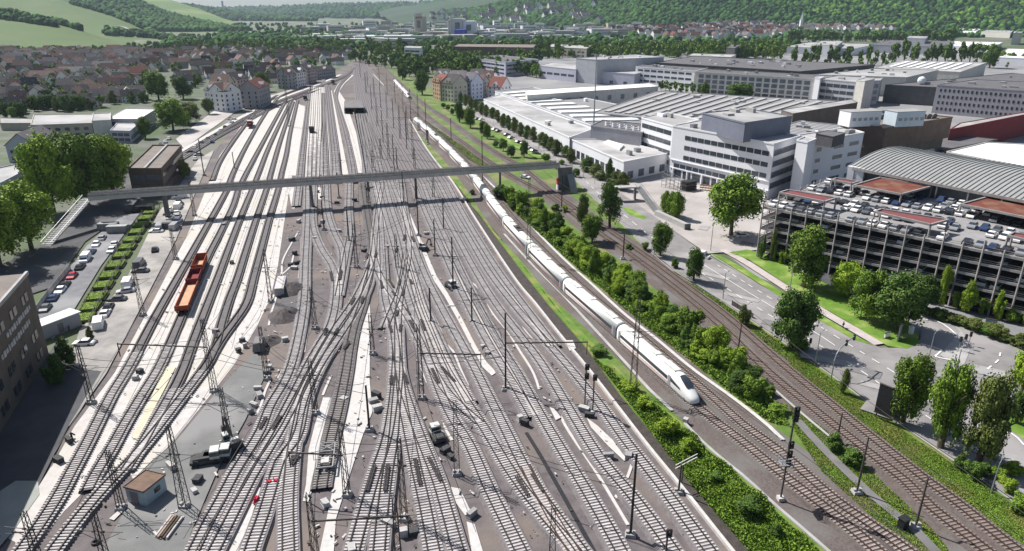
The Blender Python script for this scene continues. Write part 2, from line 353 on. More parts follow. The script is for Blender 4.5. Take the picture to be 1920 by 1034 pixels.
# pale service strips of the left fan
sheet('pale_gravel_field', [(395, 335), (352, 440), (290, 560), (215, 700), (140, 800), (95, 880), (60, 940), (15, 1010), (60, 1034), (120, 960), (180, 900), (262, 885), (320, 835), (400, 735), (440, 683), (482, 612), (507, 560), (521, 500), (531, 430), (543, 352), (558, 280), (573, 205), (548, 185), (510, 195), (455, 236), (412, 292)], m_pale)
PALE = [[(393, 343), (380, 392), (352, 440), (290, 560), (215, 700), (140, 800), (95, 880), (60, 940), (25, 1000), (60, 1034), (110, 930), (170, 830), (235, 710), (318, 560), (412, 392), (430, 352), (455, 300), (490, 232), (510, 197), (495, 196), (460, 225), (420, 285)],
        [(438, 352), (420, 392), (340, 540), (300, 600), (235, 730), (178, 850), (200, 860), (222, 815), (262, 735), (330, 610), (392, 480), (440, 385), (452, 352), (480, 290), (528, 206), (520, 200), (494, 232), (462, 300)],
        [(458, 352), (448, 388), (400, 487), (350, 590), (310, 690), (250, 826), (262, 826), (318, 720), (352, 650), (396, 530), (470, 356), (500, 290), (540, 195), (533, 193), (515, 230), (487, 290)],
        [(480, 352), (466, 392), (410, 527), (362, 660), (345, 700), (372, 680), (395, 620), (440, 527), (494, 352), (516, 280), (548, 200), (541, 196), (530, 225), (504, 290)],
        [(505, 352), (495, 392), (452, 527), (425, 620), (413, 640), (438, 590), (470, 527), (516, 352), (535, 280), (556, 212), (549, 205), (540, 225), (522, 290)],
        [(528, 352), (512, 430), (495, 510), (487, 545), (470, 590), (440, 640), (370, 730), (265, 870), (240, 880), (250, 900), (320, 830), (400, 730), (440, 680), (480, 612), (500, 560), (510, 500), (521, 430), (541, 352), (552, 290), (566, 225), (556, 222), (545, 240)],
        [(541, 330), (558, 330), (572, 200), (560, 196)], [(574, 345), (606, 345), (603, 170), (590, 170)], [(612, 345), (621, 345), (614, 180), (608, 180)],
        [(638, 345), (657, 345), (648, 300), (632, 220), (622, 170), (617, 170), (624, 230)],
        [(668, 325), (682, 325), (668, 250), (648, 190), (636, 172), (645, 158), (664, 141), (656, 141), (634, 158), (626, 172), (640, 205), (655, 250)],
        [(540, 352), (552, 352), (553, 392), (547, 392)], [(582, 350), (590, 350), (592, 388), (586, 388)], [(595, 352), (604, 352), (604, 375), (597, 375)],
        [(462, 918), (490, 916), (461, 1034), (445, 1100), (395, 1100), (420, 1034)],
        [(606, 747), (625, 747), (612, 800), (600, 848), (589, 910), (578, 943), (568, 941), (574, 910), (579, 844), (590, 800)],
        [(690, 535), (695, 595), (693, 710), (698, 775), (681, 816), (655, 895), (630, 975), (622, 1100), (595, 1100), (600, 1034), (630, 891), (636, 844), (651, 775), (661, 710), (680, 595), (686, 560)],
        [(738, 340), (744, 340), (765, 392), (790, 452), (819, 520), (839, 550), (867, 600), (893, 651), (912, 680), (931, 700), (922, 706), (905, 690), (884, 651), (860, 604), (833, 556), (811, 524), (781, 460), (757, 394)],
        [(757, 1180), (800, 1180), (790, 1040), (760, 950), (742, 905), (735, 915), (745, 960), (755, 1020)] if 0 else [(845, 915), (862, 918), (880, 955), (885, 965), (872, 968), (855, 945)],
        [(875, 980), (890, 985), (925, 1100), (895, 1100)], [(1100, 785), (1120, 800), (1165, 842), (1180, 862), (1170, 866), (1140, 838), (1108, 803)],
        [(396, 765), (408, 760), (406, 790), (392, 792), (388, 780)], [(360, 900), (385, 878), (392, 880), (372, 935), (362, 935)],
        [(205, 975), (222, 960), (230, 962), (214, 978)], [(300, 890), (326, 886), (322, 902), (300, 904)], [(1030, 765), (1036, 765), (1052, 785), (1042, 790)], [(1060, 640), (1074, 640), (1080, 655), (1068, 660)]]
for i, q in enumerate(PALE): sheet('pale_gravel_strip', q, m_pale if i < 14 else m_path)
sheet('dark_gravel_patch', [(540, 530), (570, 520), (572, 600), (560, 605), (540, 600), (515, 598)], M('dark_gravel', (.13, .125, .13), (.10, .095, .10), .6))
sheet('dark_gravel_patch', [(330, 830), (400, 745), (440, 700), (480, 660), (500, 700), (460, 790), (410, 880), (365, 985), (300, 1150), (110, 1150), (190, 1040), (232, 965), (262, 890)], M('tar_patch', (.19, .19, .185), (.15, .155, .15), .25, c3=(.24, .235, .23), s3=.08))
sheet('yellow_gravel', [(310, 690), (330, 690), (262, 826), (248, 824)], M('sandy_gravel', (.66, .60, .43), (.55, .50, .38), .5))
sheet('yellow_gravel', [(20, 1000), (95, 880), (125, 850), (135, 860), (90, 935), (50, 1000)], m_pale)
# green slope between yard and main line
sheet('grass_bank', [(850, 343), (855, 345), (884, 385), (920, 432), (975, 505), (1030, 575), (1100, 655), (1165, 745), (1215, 805), (1300, 910), (1395, 1020), (1520, 1180), (1690, 1180), (1548, 1034), (1480, 975), (1400, 902), (1283, 798), (1200, 735), (1120, 655), (1040, 570), (985, 500), (930, 440), (885, 388), (862, 345)], m_grass)
stripe('garden_path', [(945, 440), (1000, 500), (1060, 560), (1120, 625), (1180, 690), (1215, 730), (1280, 790)], .7, m_conc)
stripe('service_path', [(855, 290), (905, 332), (960, 385), (1010, 440), (1060, 490), (1110, 535), (1170, 590), (1230, 637), (1300, 695), (1370, 745), (1440, 800), (1475, 835)], .8, m_path)
stripe('service_path', [(1495, 790), (1530, 830), (1590, 890), (1650, 945), (1720, 1000), (1790, 1080)], 1.5, m_concd)
stripe('service_path', [(1440, 722), (1500, 775), (1560, 825), (1600, 860)], .5, m_conc)
# left roads
sheet('dirt_road', [(130, 690), (160, 610), (230, 540), (300, 395), (330, 370), (372, 345), (395, 285), (370, 345), (330, 450), (268, 570), (200, 700), (130, 800), (120, 760)], m_dirt, z=None)
sheet('dirt_road', [(300, 400), (372, 300), (402, 282), (372, 350), (330, 452), (268, 572), (200, 702), (130, 802), (100, 780), (150, 620), (230, 540)], m_dirt)
sheet('access_road', [(-420, 1230), (-200, 900), (0, 800), (62, 705), (110, 640), (140, 690), (190, 700), (130, 800), (60, 940), (-100, 1080)], M('road_shaded', (.085, .087, .095), (.065, .066, .072), .2))  # dark asphalt tone includes the shadow of the brown building
sheet('parking_lane', [(62, 600), (100, 545), (165, 460), (225, 405), (262, 402), (190, 500), (135, 590), (100, 640)], m_asph)
sheet('paved_lot', [(-420, 1230), (-100, 1060), (0, 925), (30, 905), (72, 905), (75, 930), (25, 1000), (-60, 1100)], M('lot_green_grey', (.36, .38, .35), (.30, .31, .28), .2))
sheet('street', [(-60, 560), (0, 500), (60, 470), (120, 440), (160, 380), (185, 330), (300, 290), (330, 280), (420, 205), (440, 200), (340, 290), (240, 400), (160, 455), (100, 540), (40, 560)], M('street_left_shaded', (.075, .075, .08), (.055, .055, .06), .1, c3=(.12, .12, .12), s3=.05))  # dark asphalt, tree shadows painted into its colour
sheet('forecourt', [(330, 262), (400, 210), (470, 190), (560, 165), (540, 176), (440, 212), (345, 280)], m_court)
stripe('railway_path', [(300, 312), (345, 283), (400, 250), (450, 222), (520, 188), (600, 158), (640, 140)], 3.5, m_path)
stripe('street', [(338, 290), (300, 330)], 6, m_road)
# right road system
sheet('road', [(2300, 1150), (1920, 955), (1800, 872), (1700, 805), (1640, 765), (1560, 705), (1480, 650), (1400, 596), (1330, 552), (1270, 515), (1200, 455), (1150, 405), (1100, 360), (1060, 320), (1000, 282), (930, 245), (870, 205), (835, 168), (822, 140), (836, 140), (855, 168), (900, 200), (960, 235), (1030, 270), (1090, 308), (1140, 345), (1200, 388), (1250, 425), (1325, 480), (1440, 545), (1530, 598), (1650, 655), (1690, 655), (1725, 640), (1728, 600), (1712, 590), (1720, 575), (1780, 600), (1870, 632), (2000, 660), (2400, 700), (2500, 950)], m_road)
sheet('courtyard', [(1180, 345), (1262, 340), (1330, 352), (1450, 368), (1435, 470), (1360, 475), (1325, 478), (1250, 425), (1200, 388), (1140, 348)], m_court)
stripe('foot_path', [(1355, 470), (1400, 495), (1470, 540), (1540, 585), (1600, 620), (1660, 655)], 2.6, M('foot_paving', (.50, .44, .42), (.42, .37, .355), .6))
sheet('lawn', [(1366, 476), (1400, 470), (1440, 480), (1560, 540), (1700, 600), (1722, 630), (1722, 648), (1700, 657), (1664, 652), (1600, 613), (1540, 578), (1470, 533), (1405, 490)], m_grassb)
sheet('lawn', [(1333, 478), (1350, 482), (1400, 508), (1470, 553), (1540, 594), (1600, 630), (1640, 652), (1600, 640), (1520, 595), (1445, 548)], m_grassb)
sheet('lawn', [(1165, 390), (1180, 392), (1213, 410), (1207, 414), (1180, 405)], m_grassb)
stripe('lawn', [(930, 255), (960, 270), (1000, 290), (1018, 300)], 5, m_grassb)
sheet('car_park_shade', [(1510, 490), (1620, 520), (1720, 575), (1700, 600), (1600, 560), (1520, 520)], m_asphd)  # dark sheet that paints the shade onto the car park
stripe('bus_lane', [(1640, 780), (1700, 700), (1745, 660), (1800, 640)], 5, m_road)
sheet('traffic_island', [(1762, 668), (1800, 625), (1790, 612), (1806, 628), (1818, 660), (1808, 685), (1795, 693), (1788, 688)], m_conc)
sheet('lawn', [(1860, 780), (1890, 770), (2100, 860), (2100, 900), (1950, 850), (1880, 800)], m_grassb)
for i, (x, y, w_, l_) in enumerate(((1390, 560, 2, 9), (1450, 610, 3, 5), (1560, 680, 2.5, 12), (1620, 700, 3, 6), (1690, 740, 2, 14), (1750, 770, 3.2, 7), (1340, 520, 2.2, 8), (1230, 440, 2, 12), (1320, 430, 5, 3), (1400, 460, 4, 4), (1850, 700, 4, 6), (1780, 720, 3, 8), (1880, 860, 3, 9))):
    LZ[0] += .004; p = P(x, y); a = -.66+.1*(i % 3); co, si = math.cos(a), math.sin(a); b = B(); b.add([(p.x+u*co-v*si, p.y+u*si+v*co, LZ[0]) for u, v in ((-l_/2, -w_/2), (l_/2, -w_/2), (l_/2, w_/2), (-l_/2, w_/2))], [(0, 1, 2, 3)]); tag(b.build('asphalt_patch', M('patch_dark', (.21, .20, .20), (.17, .165, .165), .5) if i % 2 else M('patch_pale', (.36, .345, .34), (.30, .29, .285), .5)), kind='structure')
# road markings
def dashes(px, n, wd=.18, duty=.5, name='lane_marking'):
    L = catmull([P(*p) for p in px], .5); b = B(); per = len(L)/n
    for i in range(n):
        seg = L[int(i*per):int(i*per+per*duty)+1]
        if len(seg) > 1: ribbon(b, seg, wd, LZ[0])
    tag(b.build(name, m_paint), kind='structure')
LZ[0] += .006
dashes([(1300, 505), (1400, 568), (1500, 630), (1600, 690), (1700, 760), (1850, 860)], 22, .22)
dashes([(1345, 500), (1440, 560), (1530, 612), (1640, 680), (1720, 730)], 18, .22)
dashes([(1320, 500), (1420, 562), (1520, 622), (1570, 655)], 2, .2, .97)
dashes([(1250, 470), (1200, 430), (1130, 372), (1060, 310), (960, 248)], 26, .22)
dashes([(1712, 602), (1752, 604), (1780, 620), (1800, 640), (1812, 656)], 1, .35, .99)
dashes([(1725, 648), (1765, 660), (1752, 672), (1790, 680)], 1, .35, .99)
dashes([(1875, 665), (1870, 680), (1855, 692), (1845, 700)], 3, .3)
dashes([(1835, 610), (1860, 625), (1880, 640)], 3, .3)
dashes([(1590, 690), (1615, 688)], 1, .3, .99)
dashes([(1848, 822), (1892, 815), (1920, 840)], 1, .3, .99)
dashes([(1800, 600), (1830, 612), (1860, 622)], 5, 1.2, .5)
# kerbs
def kerb(px, wd=.25, h=.13, mat=None, name='kerb', off=0):
    b = B(); wallband(b, catmull([P(*p) for p in px], 3), wd, 0, h, off); return tag(b.build(name, mat or m_conc), kind='structure')
kerb([(1920, 955), (1800, 872), (1700, 805), (1640, 765), (1560, 705), (1480, 650), (1400, 596), (1330, 552), (1270, 515), (1200, 455), (1150, 405), (1100, 360), (1060, 320)])
kerb([(1333, 478), (1440, 545), (1530, 598), (1640, 652)]); kerb([(1722, 648), (1700, 657), (1664, 652)])
kerb([(1762, 668), (1800, 625), (1806, 628), (1818, 660), (1808, 685), (1795, 693)], .3, .15)
# ================= RAILWAY TRACKS
TR = [0]
def track(px, sleep_to=420, bed=m_bedl, slp=m_sleep, rail=m_rail, bw=3.1, label=None, rough=0):
    pts = [P(*p) for p in px]; L = catmull(pts, .6); TR[0] += 1; dz = .05+.0045*(TR[0] % 23)+LZ[0]
    root = empty('railway_track', L[0], None, None, None, 'structure')
    Lc = L[::5]+[L[-1]]
    b = B(); n = len(Lc); vs = []
    for i, p in enumerate(Lc):
        d = (Lc[min(i+1, n-1)]-Lc[max(i-1, 0)]); d.z = 0; d.normalize(); s = Vector((d.y, -d.x, 0))
        for o, z in ((-bw/2-.25, 0), (-bw/2, dz), (bw/2, dz), (bw/2+.25, 0)): vs.append(p+s*o+Vector((0, 0, z)))
    b.add(vs, [(4*i+k, 4*i+k+1, 4*i+k+5, 4*i+k+4) for i in range(n-1) for k in range(3)]); b.build('ballast_bed', bed, root)
    b = B()
    for o in (-.7525, .7525): wallband(b, Lc, .15, dz+.05, dz+.26, o)
    b.build('rails', rail, root)
    b = B()
    for i in range(1, len(L)-1):
        p = L[i]
        if p.length > sleep_to or (sleep_to > 300 and rnd.random() < (p.y-250)/150): continue
        d = L[i+1]-L[i-1]; rz = math.atan2(d.y, d.x)
        b.box((p.x, p.y, dz+.015), (.27, 2.6, .16), rz)
    if b.v: b.build('sleepers', slp, root)
    return L
T = []
def tk(*px, **k): T.append(track(px, **k))
# left fan
fk = dict(bed=m_bedk, sleep_to=0, bw=2.3)
tk((425, 359), (407, 392), (370, 458), (335, 520), (287, 605), (243, 690), (215, 735), (200, 763), (163, 837), (133, 893), (110, 937), (67, 1003), (20, 1070), (-20, 1130), bed=m_bedk, sleep_to=150, bw=2.3)
tk((446, 359), (437, 388), (415, 435), (390, 484), (362, 545), (334, 612), (300, 690), (267, 745), (233, 802), (207, 850), (180, 895), (165, 925), bed=m_bedk, sleep_to=150, bw=2.3)
tk((485, 326), (472, 359), (455, 400), (432, 460), (410, 520), (383, 590), (362, 645), (342, 700), (320, 745), (290, 798), (262, 848), (235, 890), bed=m_bedk, sleep_to=130, bw=2.3)
tk((508, 326), (500, 355), (478, 420), (459, 480), (445, 525), (430, 565), (416, 610), (406, 650), (390, 685), (360, 725), bed=m_bedk, sleep_to=120, bw=2.3)
tk((528, 326), (522, 355), (507, 405), (491, 465), (476, 522), (463, 570), (441, 605), (415, 640), (380, 698), (333, 760), (287, 820), (247, 867), (200, 917), (160, 963), (113, 1023), (60, 1100), bed=m_bedk, sleep_to=135, bw=2.4)
tk((425, 359), (437, 326), (460, 278), (490, 226), (510, 198), (530, 180), (570, 165), **fk); tk((446, 359), (462, 326), (492, 270), (522, 215), (536, 190), **fk)
tk((485, 326), (505, 275), (530, 222), (546, 190), **fk); tk((508, 326), (524, 270), (540, 222), (550, 192), **fk); tk((528, 326), (537, 290), (545, 245), (558, 190), **fk)
tk((398, 340), (412, 305), (436, 268), (466, 228), (492, 198), (520, 180), **fk)
tk((561, 345), (568, 280), (579, 188), (584, 165)); tk((561, 345), (556, 385), (556, 390))
for a in ((582, 579), (590, 586), (598, 590), (604, 596)): tk((a[0]-2, 345), (a[0], 280), (a[0]+3, 220), (a[1]+9, 165), bed=m_pale)
tk((610, 345), (610, 300), (607, 220), (606, 176)); tk((627, 345), (625, 290), (618, 220), (612, 165), (606, 150)); tk((635, 345), (631, 290), (623, 225), (616, 165))
tk((664, 345), (661, 310), (648, 250), (634, 200), (630, 180), (638, 160), (656, 142))
# throat: under and below the bridge
tk((577, 345), (577, 400), (576, 440), (573, 500), (571, 560), (564, 614), (550, 679), (535, 720), (520, 745), (505, 771), (490, 812), (468, 850), (442, 891), (420, 934), (392, 985), (365, 1040), (330, 1110))
tk((588, 345), (586, 400), (588, 432), (603, 470), (622, 500), (631, 530), (629, 576), (620, 614), (605, 642), (588, 670), (565, 715), (540, 765), (515, 812), (480, 862), (455, 905), (420, 965), (385, 1030), (345, 1110))
tk((612, 345), (614, 395), (625, 435), (640, 468), (643, 500), (638, 540))
tk((655, 345), (654, 400), (656, 440), (650, 475), (642, 520), (634, 560))
tk((718, 345), (710, 390), (704, 440), (700, 480), (688, 520), (665, 567), (631, 617), (605, 660), (580, 708), (556, 755), (525, 812), (500, 855), (470, 905), (440, 965), (405, 1034), (365, 1110))
tk((680, 345), (690, 410), (698, 460), (697, 500), (685, 548), (678, 576), (665, 614), (656, 655), (649, 700), (638, 756), (629, 794), (620, 830), (613, 870), (606, 900), (603, 925), bed=m_bedk, slp=M('sleeper_dull', (.30, .275, .26), (.22, .20, .19), 1.2))
tk((697, 500), (690, 540), (665, 590), (630, 645), (600, 690), (578, 740), (569, 775), (560, 820), (545, 844), (525, 870), (510, 919), (493, 975), (472, 1031), (450, 1110))
tk((600, 690), (582, 722), (566, 765), (556, 812), (548, 850), (543, 900), (540, 956), (541, 1031), (541, 1110))
tk((700, 345), (712, 400), (716, 450), (718, 500), (722, 560), (735, 610), (742, 650), (742, 700), (737, 760), (725, 830), (705, 890), (685, 960), (665, 1034), (645, 1110))
tk((752, 345), (757, 390), (765, 440), (766, 485), (757, 530), (748, 580), (746, 640), (748, 700), (743, 760), (737, 830), (727, 890), (718, 960), (711, 1034), (705, 1110))
tk((735, 600), (742, 650), (748, 700), (755, 760), (775, 860), (797, 957), (812, 1034), (828, 1110))
tk((745, 680), (757, 735), (787, 823), (820, 907), (857, 1034), (880, 1110))
tk((708, 345), (716, 380), (728, 425), (742, 475), (753, 525), (770, 580), (788, 630), (807, 690), (840, 773), (880, 840), (917, 923), (973, 1034), (1010, 1110))
tk((700, 480), (712, 520), (738, 560), (765, 600), (785, 640), (807, 690))
tk((760, 480), (752, 540), (730, 600), (722, 620))
tk((722, 345), (735, 395), (750, 440), (765, 500), (785, 570), (808, 630), (833, 690), (873, 757), (907, 807), (957, 890), (1007, 957), (1073, 1034), (1130, 1110))
tk((735, 345), (752, 390), (772, 450), (794, 512), (822, 570), (850, 622), (887, 690), (917, 750), (950, 817), (983, 883), (1017, 940), (1060, 1000), (1100, 1055), (1140, 1110))
tk((766, 485), (780, 530), (795, 580), (820, 640), (850, 705), (880, 760)) ; tk((807, 690), (830, 730), (860, 765), (900, 800))
tk((792, 345), (812, 398), (838, 455), (865, 515), (895, 575), (930, 640), (973, 710), (1007, 773), (1057, 857), (1107, 940), (1160, 1034), (1200, 1110))
tk((775, 345), (795, 395), (815, 440), (838, 490), (862, 545), (900, 620), (940, 690), (965, 730), (1000, 790))
tk((807, 345), (828, 395), (860, 455), (893, 515), (930, 575), (972, 630), (1017, 690), (1073, 783), (1123, 863), (1190, 943), (1257, 1034), (1310, 1110))
tk((822, 345), (850, 400), (882, 455), (917, 515), (960, 572), (1005, 625), (1063, 690), (1123, 763), (1173, 833), (1233, 910), (1280, 973), (1325, 1034), (1380, 1110))
tk((838, 345), (866, 400), (898, 455), (936, 515), (980, 575), (1023, 632), (1040, 655))
# above the bridge, right bundle
for a, c in zip(((708, 345), (722, 345), (735, 345), (752, 345), (775, 345), (792, 345), (807, 345), (822, 345), (838, 345)), range(9)):
    k = c/8; tk(a, (698+k*118, 314), (678+k*92, 250), (672+k*62, 200), (666+k*36, 150), (664+k*22, 122), sleep_to=0)
for x0, x1 in ((690, 672), (705, 680), (718, 686)): tk((x0-2, 345), (x0-4, 318), (x0-(x0-x1)*.5, 262), (x1, 214))
# old siding with brown wood by the lower centre
tk((985, 880), (1010, 930), (1040, 985), (1075, 1040), (1105, 1090), slp=m_sleepb, rail=m_railr)
# curve line at left edge of the fan (goes into the town)
tk((300, 318), (345, 289), (400, 256), (450, 228), (520, 194), (600, 164), (645, 145), (665, 128)); tk((290, 330), (345, 297), (405, 260), (455, 233), (522, 199), (600, 169))
# main line with the express, and rust-brown lines
kw = dict(bed=m_bed2, slp=m_sleepb, rail=m_railr)
LA = track(A_px, **kw); LB = track(Bt_px, **kw)
LC = track(C_px, **kw, sleep_to=300) if 0 else track(C_px, bed=m_bed2, slp=M('sleeper_rust', (.27, .215, .185), (.19, .15, .13), 1), rail=m_railr)
LD = track(D_px, bed=m_bed2, slp=M('sleeper_rust', (.2, .15, .12)), rail=m_railr)
# edge walls
def edge(name, px, wd, h, mat, label, cat='wall', z0=0):
    b = B(); wallband(b, catmull([P(*p) for p in px], 3), wd, z0, h); return tag(b.build(name, mat), label, cat)
edge('retaining_wall', [(700, 140), (745, 190), (800, 280), (850, 345), (890, 410), (962, 520), (1004, 572), (1051, 632), (1107, 700), (1207, 830), (1280, 920), (1370, 1034), (1440, 1120)], .5, .55, m_path, 'long white-topped low wall edging the rail yard beside the dark soil and grass bank')
edge('low_wall', [(1283, 797), (1330, 845), (1400, 902), (1440, 940), (1480, 975), (1548, 1034), (1640, 1120)], .5, .5, m_conc, 'pale concrete duct wall between the grass bank and the empty track before the train')
b = B(); wallband(b, catmull([P(*p) for p in ((987, 813), (1010, 850), (1033, 890), (1075, 965), (1113, 1034), (1150, 1100))], 3), .55, 0, .22)
tag(b.build('cable_duct', m_black), 'black open cable duct running down the lower yard from the pale strip end', 'cable duct')
# pale troughs and wiggly hose lines
TL = [([(552, 470), (545, 500), (525, 520), (517, 545), (505, 570), (487, 560), (487, 590), (478, 605), (460, 625), (440, 650)], 'beside the mast left of the long container'),
      ([(560, 435), (545, 460), (530, 490), (528, 515), (519, 540), (517, 562), (508, 590), (504, 612)], 'between the left fan and the long container'),
      ([(566, 445), (563, 490), (560, 530), (559, 560), (556, 600), (552, 640), (540, 670), (528, 700), (520, 712)], 'along the single curved track of the throat'),
      ([(581, 470), (583, 500), (583, 530), (581, 560), (578, 610), (572, 650), (570, 665)], 'right of the single curved track'),
      ([(780, 520), (795, 548), (812, 590), (828, 625), (830, 640), (850, 660), (862, 690), (880, 730)], 'left of the white service strip, ending near the boom'),
      ([(870, 520), (900, 545), (925, 590), (950, 620), (975, 660), (1000, 700), (1012, 735)], 'between the tracks right of the white strip'),
      ([(925, 520), (960, 570), (985, 620), (1010, 645), (1026, 660)], 'beside the grey track bed near the wall'),
      ([(1030, 690), (1045, 725), (1060, 760), (1055, 790), (1120, 890), (1180, 990)], 'thin line between two right-hand tracks'),
      ([(506, 716), (497, 735), (490, 760), (480, 780)], 'short piece beside the excavator'), ([(621, 705), (606, 740), (604, 750)], 'short piece by the throat mast'),
      ([(440, 880), (425, 905), (412, 935), (400, 950)], 'bent piece below the excavator'), ([(372, 985), (352, 1010), (335, 1040)], 'beside the stacked rails'),
      ([(820, 750), (830, 780), (835, 805), (850, 830)], 'through the rubble by the centre mast'), ([(768, 600), (785, 650), (790, 690), (802, 720)], 'left of the lattice mast of the throat'),
      ([(560, 945), (540, 880)] if 0 else [(1185, 870), (1175, 900), (1150, 940)], 'near the single mast in the lower right yard')]
for q, l in TL:
    b = B(); wallband(b, catmull([P(*p) for p in q], 1.5), .45, 0, .16); tag(b.build('cable_trough', m_path), 'white winding cable trough '+l, 'cable trough', 'cable troughs winding between the tracks')
# ================= FOOTBRIDGE
br = empty('footbridge', P(540, 400), 'long grey footbridge crossing the whole rail yard on slender piers', 'footbridge')
zb = 9.3
BL = P(168, 371, zb); BR = P(1046, 311, zb); bd = (BR-BL).normalized(); bn = Vector((-bd.y, bd.x, 0))
b = B(); b.beam(BL, BR, 4.2, 1.1); b.build('deck', m_conc, br)
b = B(); b.beam(BL+Vector((0, 0, .56)), BR+Vector((0, 0, .56)), 3.2, .02); b.build('walkway', M('deck_asphalt', (.38, .37, .35)), br)
for s in (-1, 1):
    b = B(); o = bn*1.95*s+Vector((0, 0, .55))
    for hz in (.35, .7, 1.1): b.beam(BL+o+Vector((0, 0, hz)), BR+o+Vector((0, 0, hz)), .09, .09)
    pb = B(); pb.beam(BL+o+Vector((0, 0, .5)), BR+o+Vector((0, 0, .5)), .06, .9); pb.build('parapet_panel', MATS['bridge_fascia'] if 'bridge_fascia' in MATS else M('bridge_fascia', (.56, .53, .49), (.46, .43, .40), .5), br)
    n = 74
    for i in range(n+1):
        p = BL.lerp(BR, i/n)+o; b.beam(p, p+Vector((0, 0, 1.1)), .07, .07)
    b.build('railing', m_steel, br)
b = B(); b.beam(BL+bn*-2.14+Vector((0, 0, .1)), BR+bn*-2.14+Vector((0, 0, .1)), .1, 1.3); b.build('fascia', M('bridge_fascia', (.56, .53, .49), (.46, .43, .40), .5), br)
for t in (.135, .425, .655, .855):
    p = BL.lerp(BR, t); b = B()
    if t < .2: b.cyl((p.x, p.y, 0), (p.x, p.y, zb-.4), .9, .75, 12)
    else:
        b.beam((p.x, p.y, 0), (p.x, p.y, zb-.45), .9, 1.5, .7, 1.3)
        b.box((p.x, p.y, .3), (2, 2, .6), .3)
    b.build('pier', m_concd, br)
# right abutment and stairs
ra = BR+bd*1.2
b = B(); b.prism([tuple((ra+bd*a+bn*c)[:2]) for a, c in ((-1.5, -2), (4, -2), (5, 2.2), (-.5, 2.2))], 0, zb-.45); b.build('abutment', m_concd, br)
b = B(); q0 = ra+bd*1-bn*1.8; q0.z = 0; b.prism([tuple((ra+bd*a+bn*c)[:2]) for a, c in ((-2.1, -2.4), (-1.5, -2.4), (-1.5, -1.0), (-2.1, -1.0))], 2.2, 4.6); b.build('red_panel', M('red_sign_paint', (.65, .05, .06)), br)
b = B(); b.prism([tuple((ra+bd*a+bn*c)[:2]) for a, c in ((-2.1, -2.4), (-1.5, -2.4), (-1.5, -1.0), (-2.1, -1.0))], 0, 2.2); b.build('white_panel', m_white, br)
def stairs(parent, p, q, wdt, name='stairway'):
    p = Vector(p); q = Vector(q); b = B(); b.beam(p, q, wdt, .3); o = b.build(name, m_conc, parent)
    b = B(); d = (q-p); n = 16; s = Vector((d.y, -d.x, 0)).normalized()*wdt/2
    for sg in (-1, 1):
        b.beam(p+s*sg+Vector((0, 0, 1.1)), q+s*sg+Vector((0, 0, 1.1)), .1, .1)
        for i in range(n+1):
            r = p.lerp(q, i/n)+s*sg; b.beam(r, r+Vector((0, 0, 1.1)), .06, .06)
    for i in range(26):
        r = p.lerp(q, (i+.5)/26)+Vector((0, 0, .2)); b.beam(r-s, r+s, .28, .1)
    b.build('stair_railing', m_steell, o); return o
stairs(br, (ra.x+3, ra.y+2.2, zb-.3), P(1077, 362), 2.6)
stairs(br, (BL.x-1, BL.y+.6, zb-.4), (BL.x-2.5, BL.y-22, .2), 3.2, 'ramp')
# portal where the sunken tracks go under
pc = P(663, 214); pr = empty('rail_underpass', pc, 'concrete underpass portal with dark opening where sunken tracks start', 'underpass')
b = B(); a0, a1 = P(647, 214), P(684, 214); a2, a3 = P(677, 200), P(647, 200)
b.prism([a0[:2], a1[:2], a2[:2], a3[:2]], 3.6, 4.2); b.build('roof_slab', m_concd, pr)
b = B(); b.beam((a0.x, a0.y, 1.8), (a3.x, a3.y, 1.8), .8, 3.6); b.beam((a1.x, a1.y, 1.8), (a2.x, a2.y, 1.8), .8, 3.6); m_ = (a0+a1)/2; m2 = (a2+a3)/2
b.beam((m_.x, m_.y, 1.8), (m2.x, m2.y, 1.8), .5, 3.6); b.beam((a3.x, a3.y, 1.8), (a2.x, a2.y, 1.8), .5, 3.6); b.build('side_wall', m_concd, pr)
edge('retaining_wall', [(663, 215), (669, 245), (676, 280), (686, 345), (688, 360)], .7, 1.6, m_concd, 'dark retaining wall along the left of the sunken track field')
edge('retaining_wall', [(686, 213), (696, 235), (710, 262), (735, 318)], .6, .9, m_concd, 'grey wall along the right of the sunken track field')
# gantry-like grids over the sunken tracks
# ================= TRAINS
m_tw = M('train_white', (.86, .845, .82), (.80, .785, .76), .3, rough=.45, spec=.5)
m_troof = M('train_roof', (.74, .735, .70), (.66, .655, .62), .4, rough=.55)
m_tred = M('train_red', (.55, .02, .03), rough=.4)
m_tgrey = M('train_skirt', (.16, .16, .165), (.11, .11, .115), .8)
def at(L, s):
    s = max(0, min(s, .6*(len(L)-2))); i = int(s/.6); f = s/.6-i; return L[i].lerp(L[i+1], f), (L[i+1]-L[i]).normalized()
SEC = [(-1.30, .55), (-1.42, 1.1), (-1.42, 2.5), (-1.30, 3.15), (-.95, 3.62), (-.4, 3.85), (0, 3.9), (.4, 3.85), (.95, 3.62), (1.30, 3.15), (1.42, 2.5), (1.42, 1.1), (1.30, .55)]
def section(scale_w, zt, zb, sc_=SEC):
    return [(x*scale_w, zb+(z-.55)/3.35*(zt-zb)) for x, z in sc_]
def tube(b, secs):
    n = len(secs[0][1]); vs = [(x, y, z) for x, s in secs for y, z in s]; m = len(secs)
    fs = [(i*n+k, (i+1)*n+k, (i+1)*n+(k+1) % n, i*n+(k+1) % n) for i in range(m-1) for k in range(n)]
    fs += [tuple(range(n)), tuple(range((m-1)*n+n-1, (m-1)*n-1, -1))]
    return b.add(vs, fs)
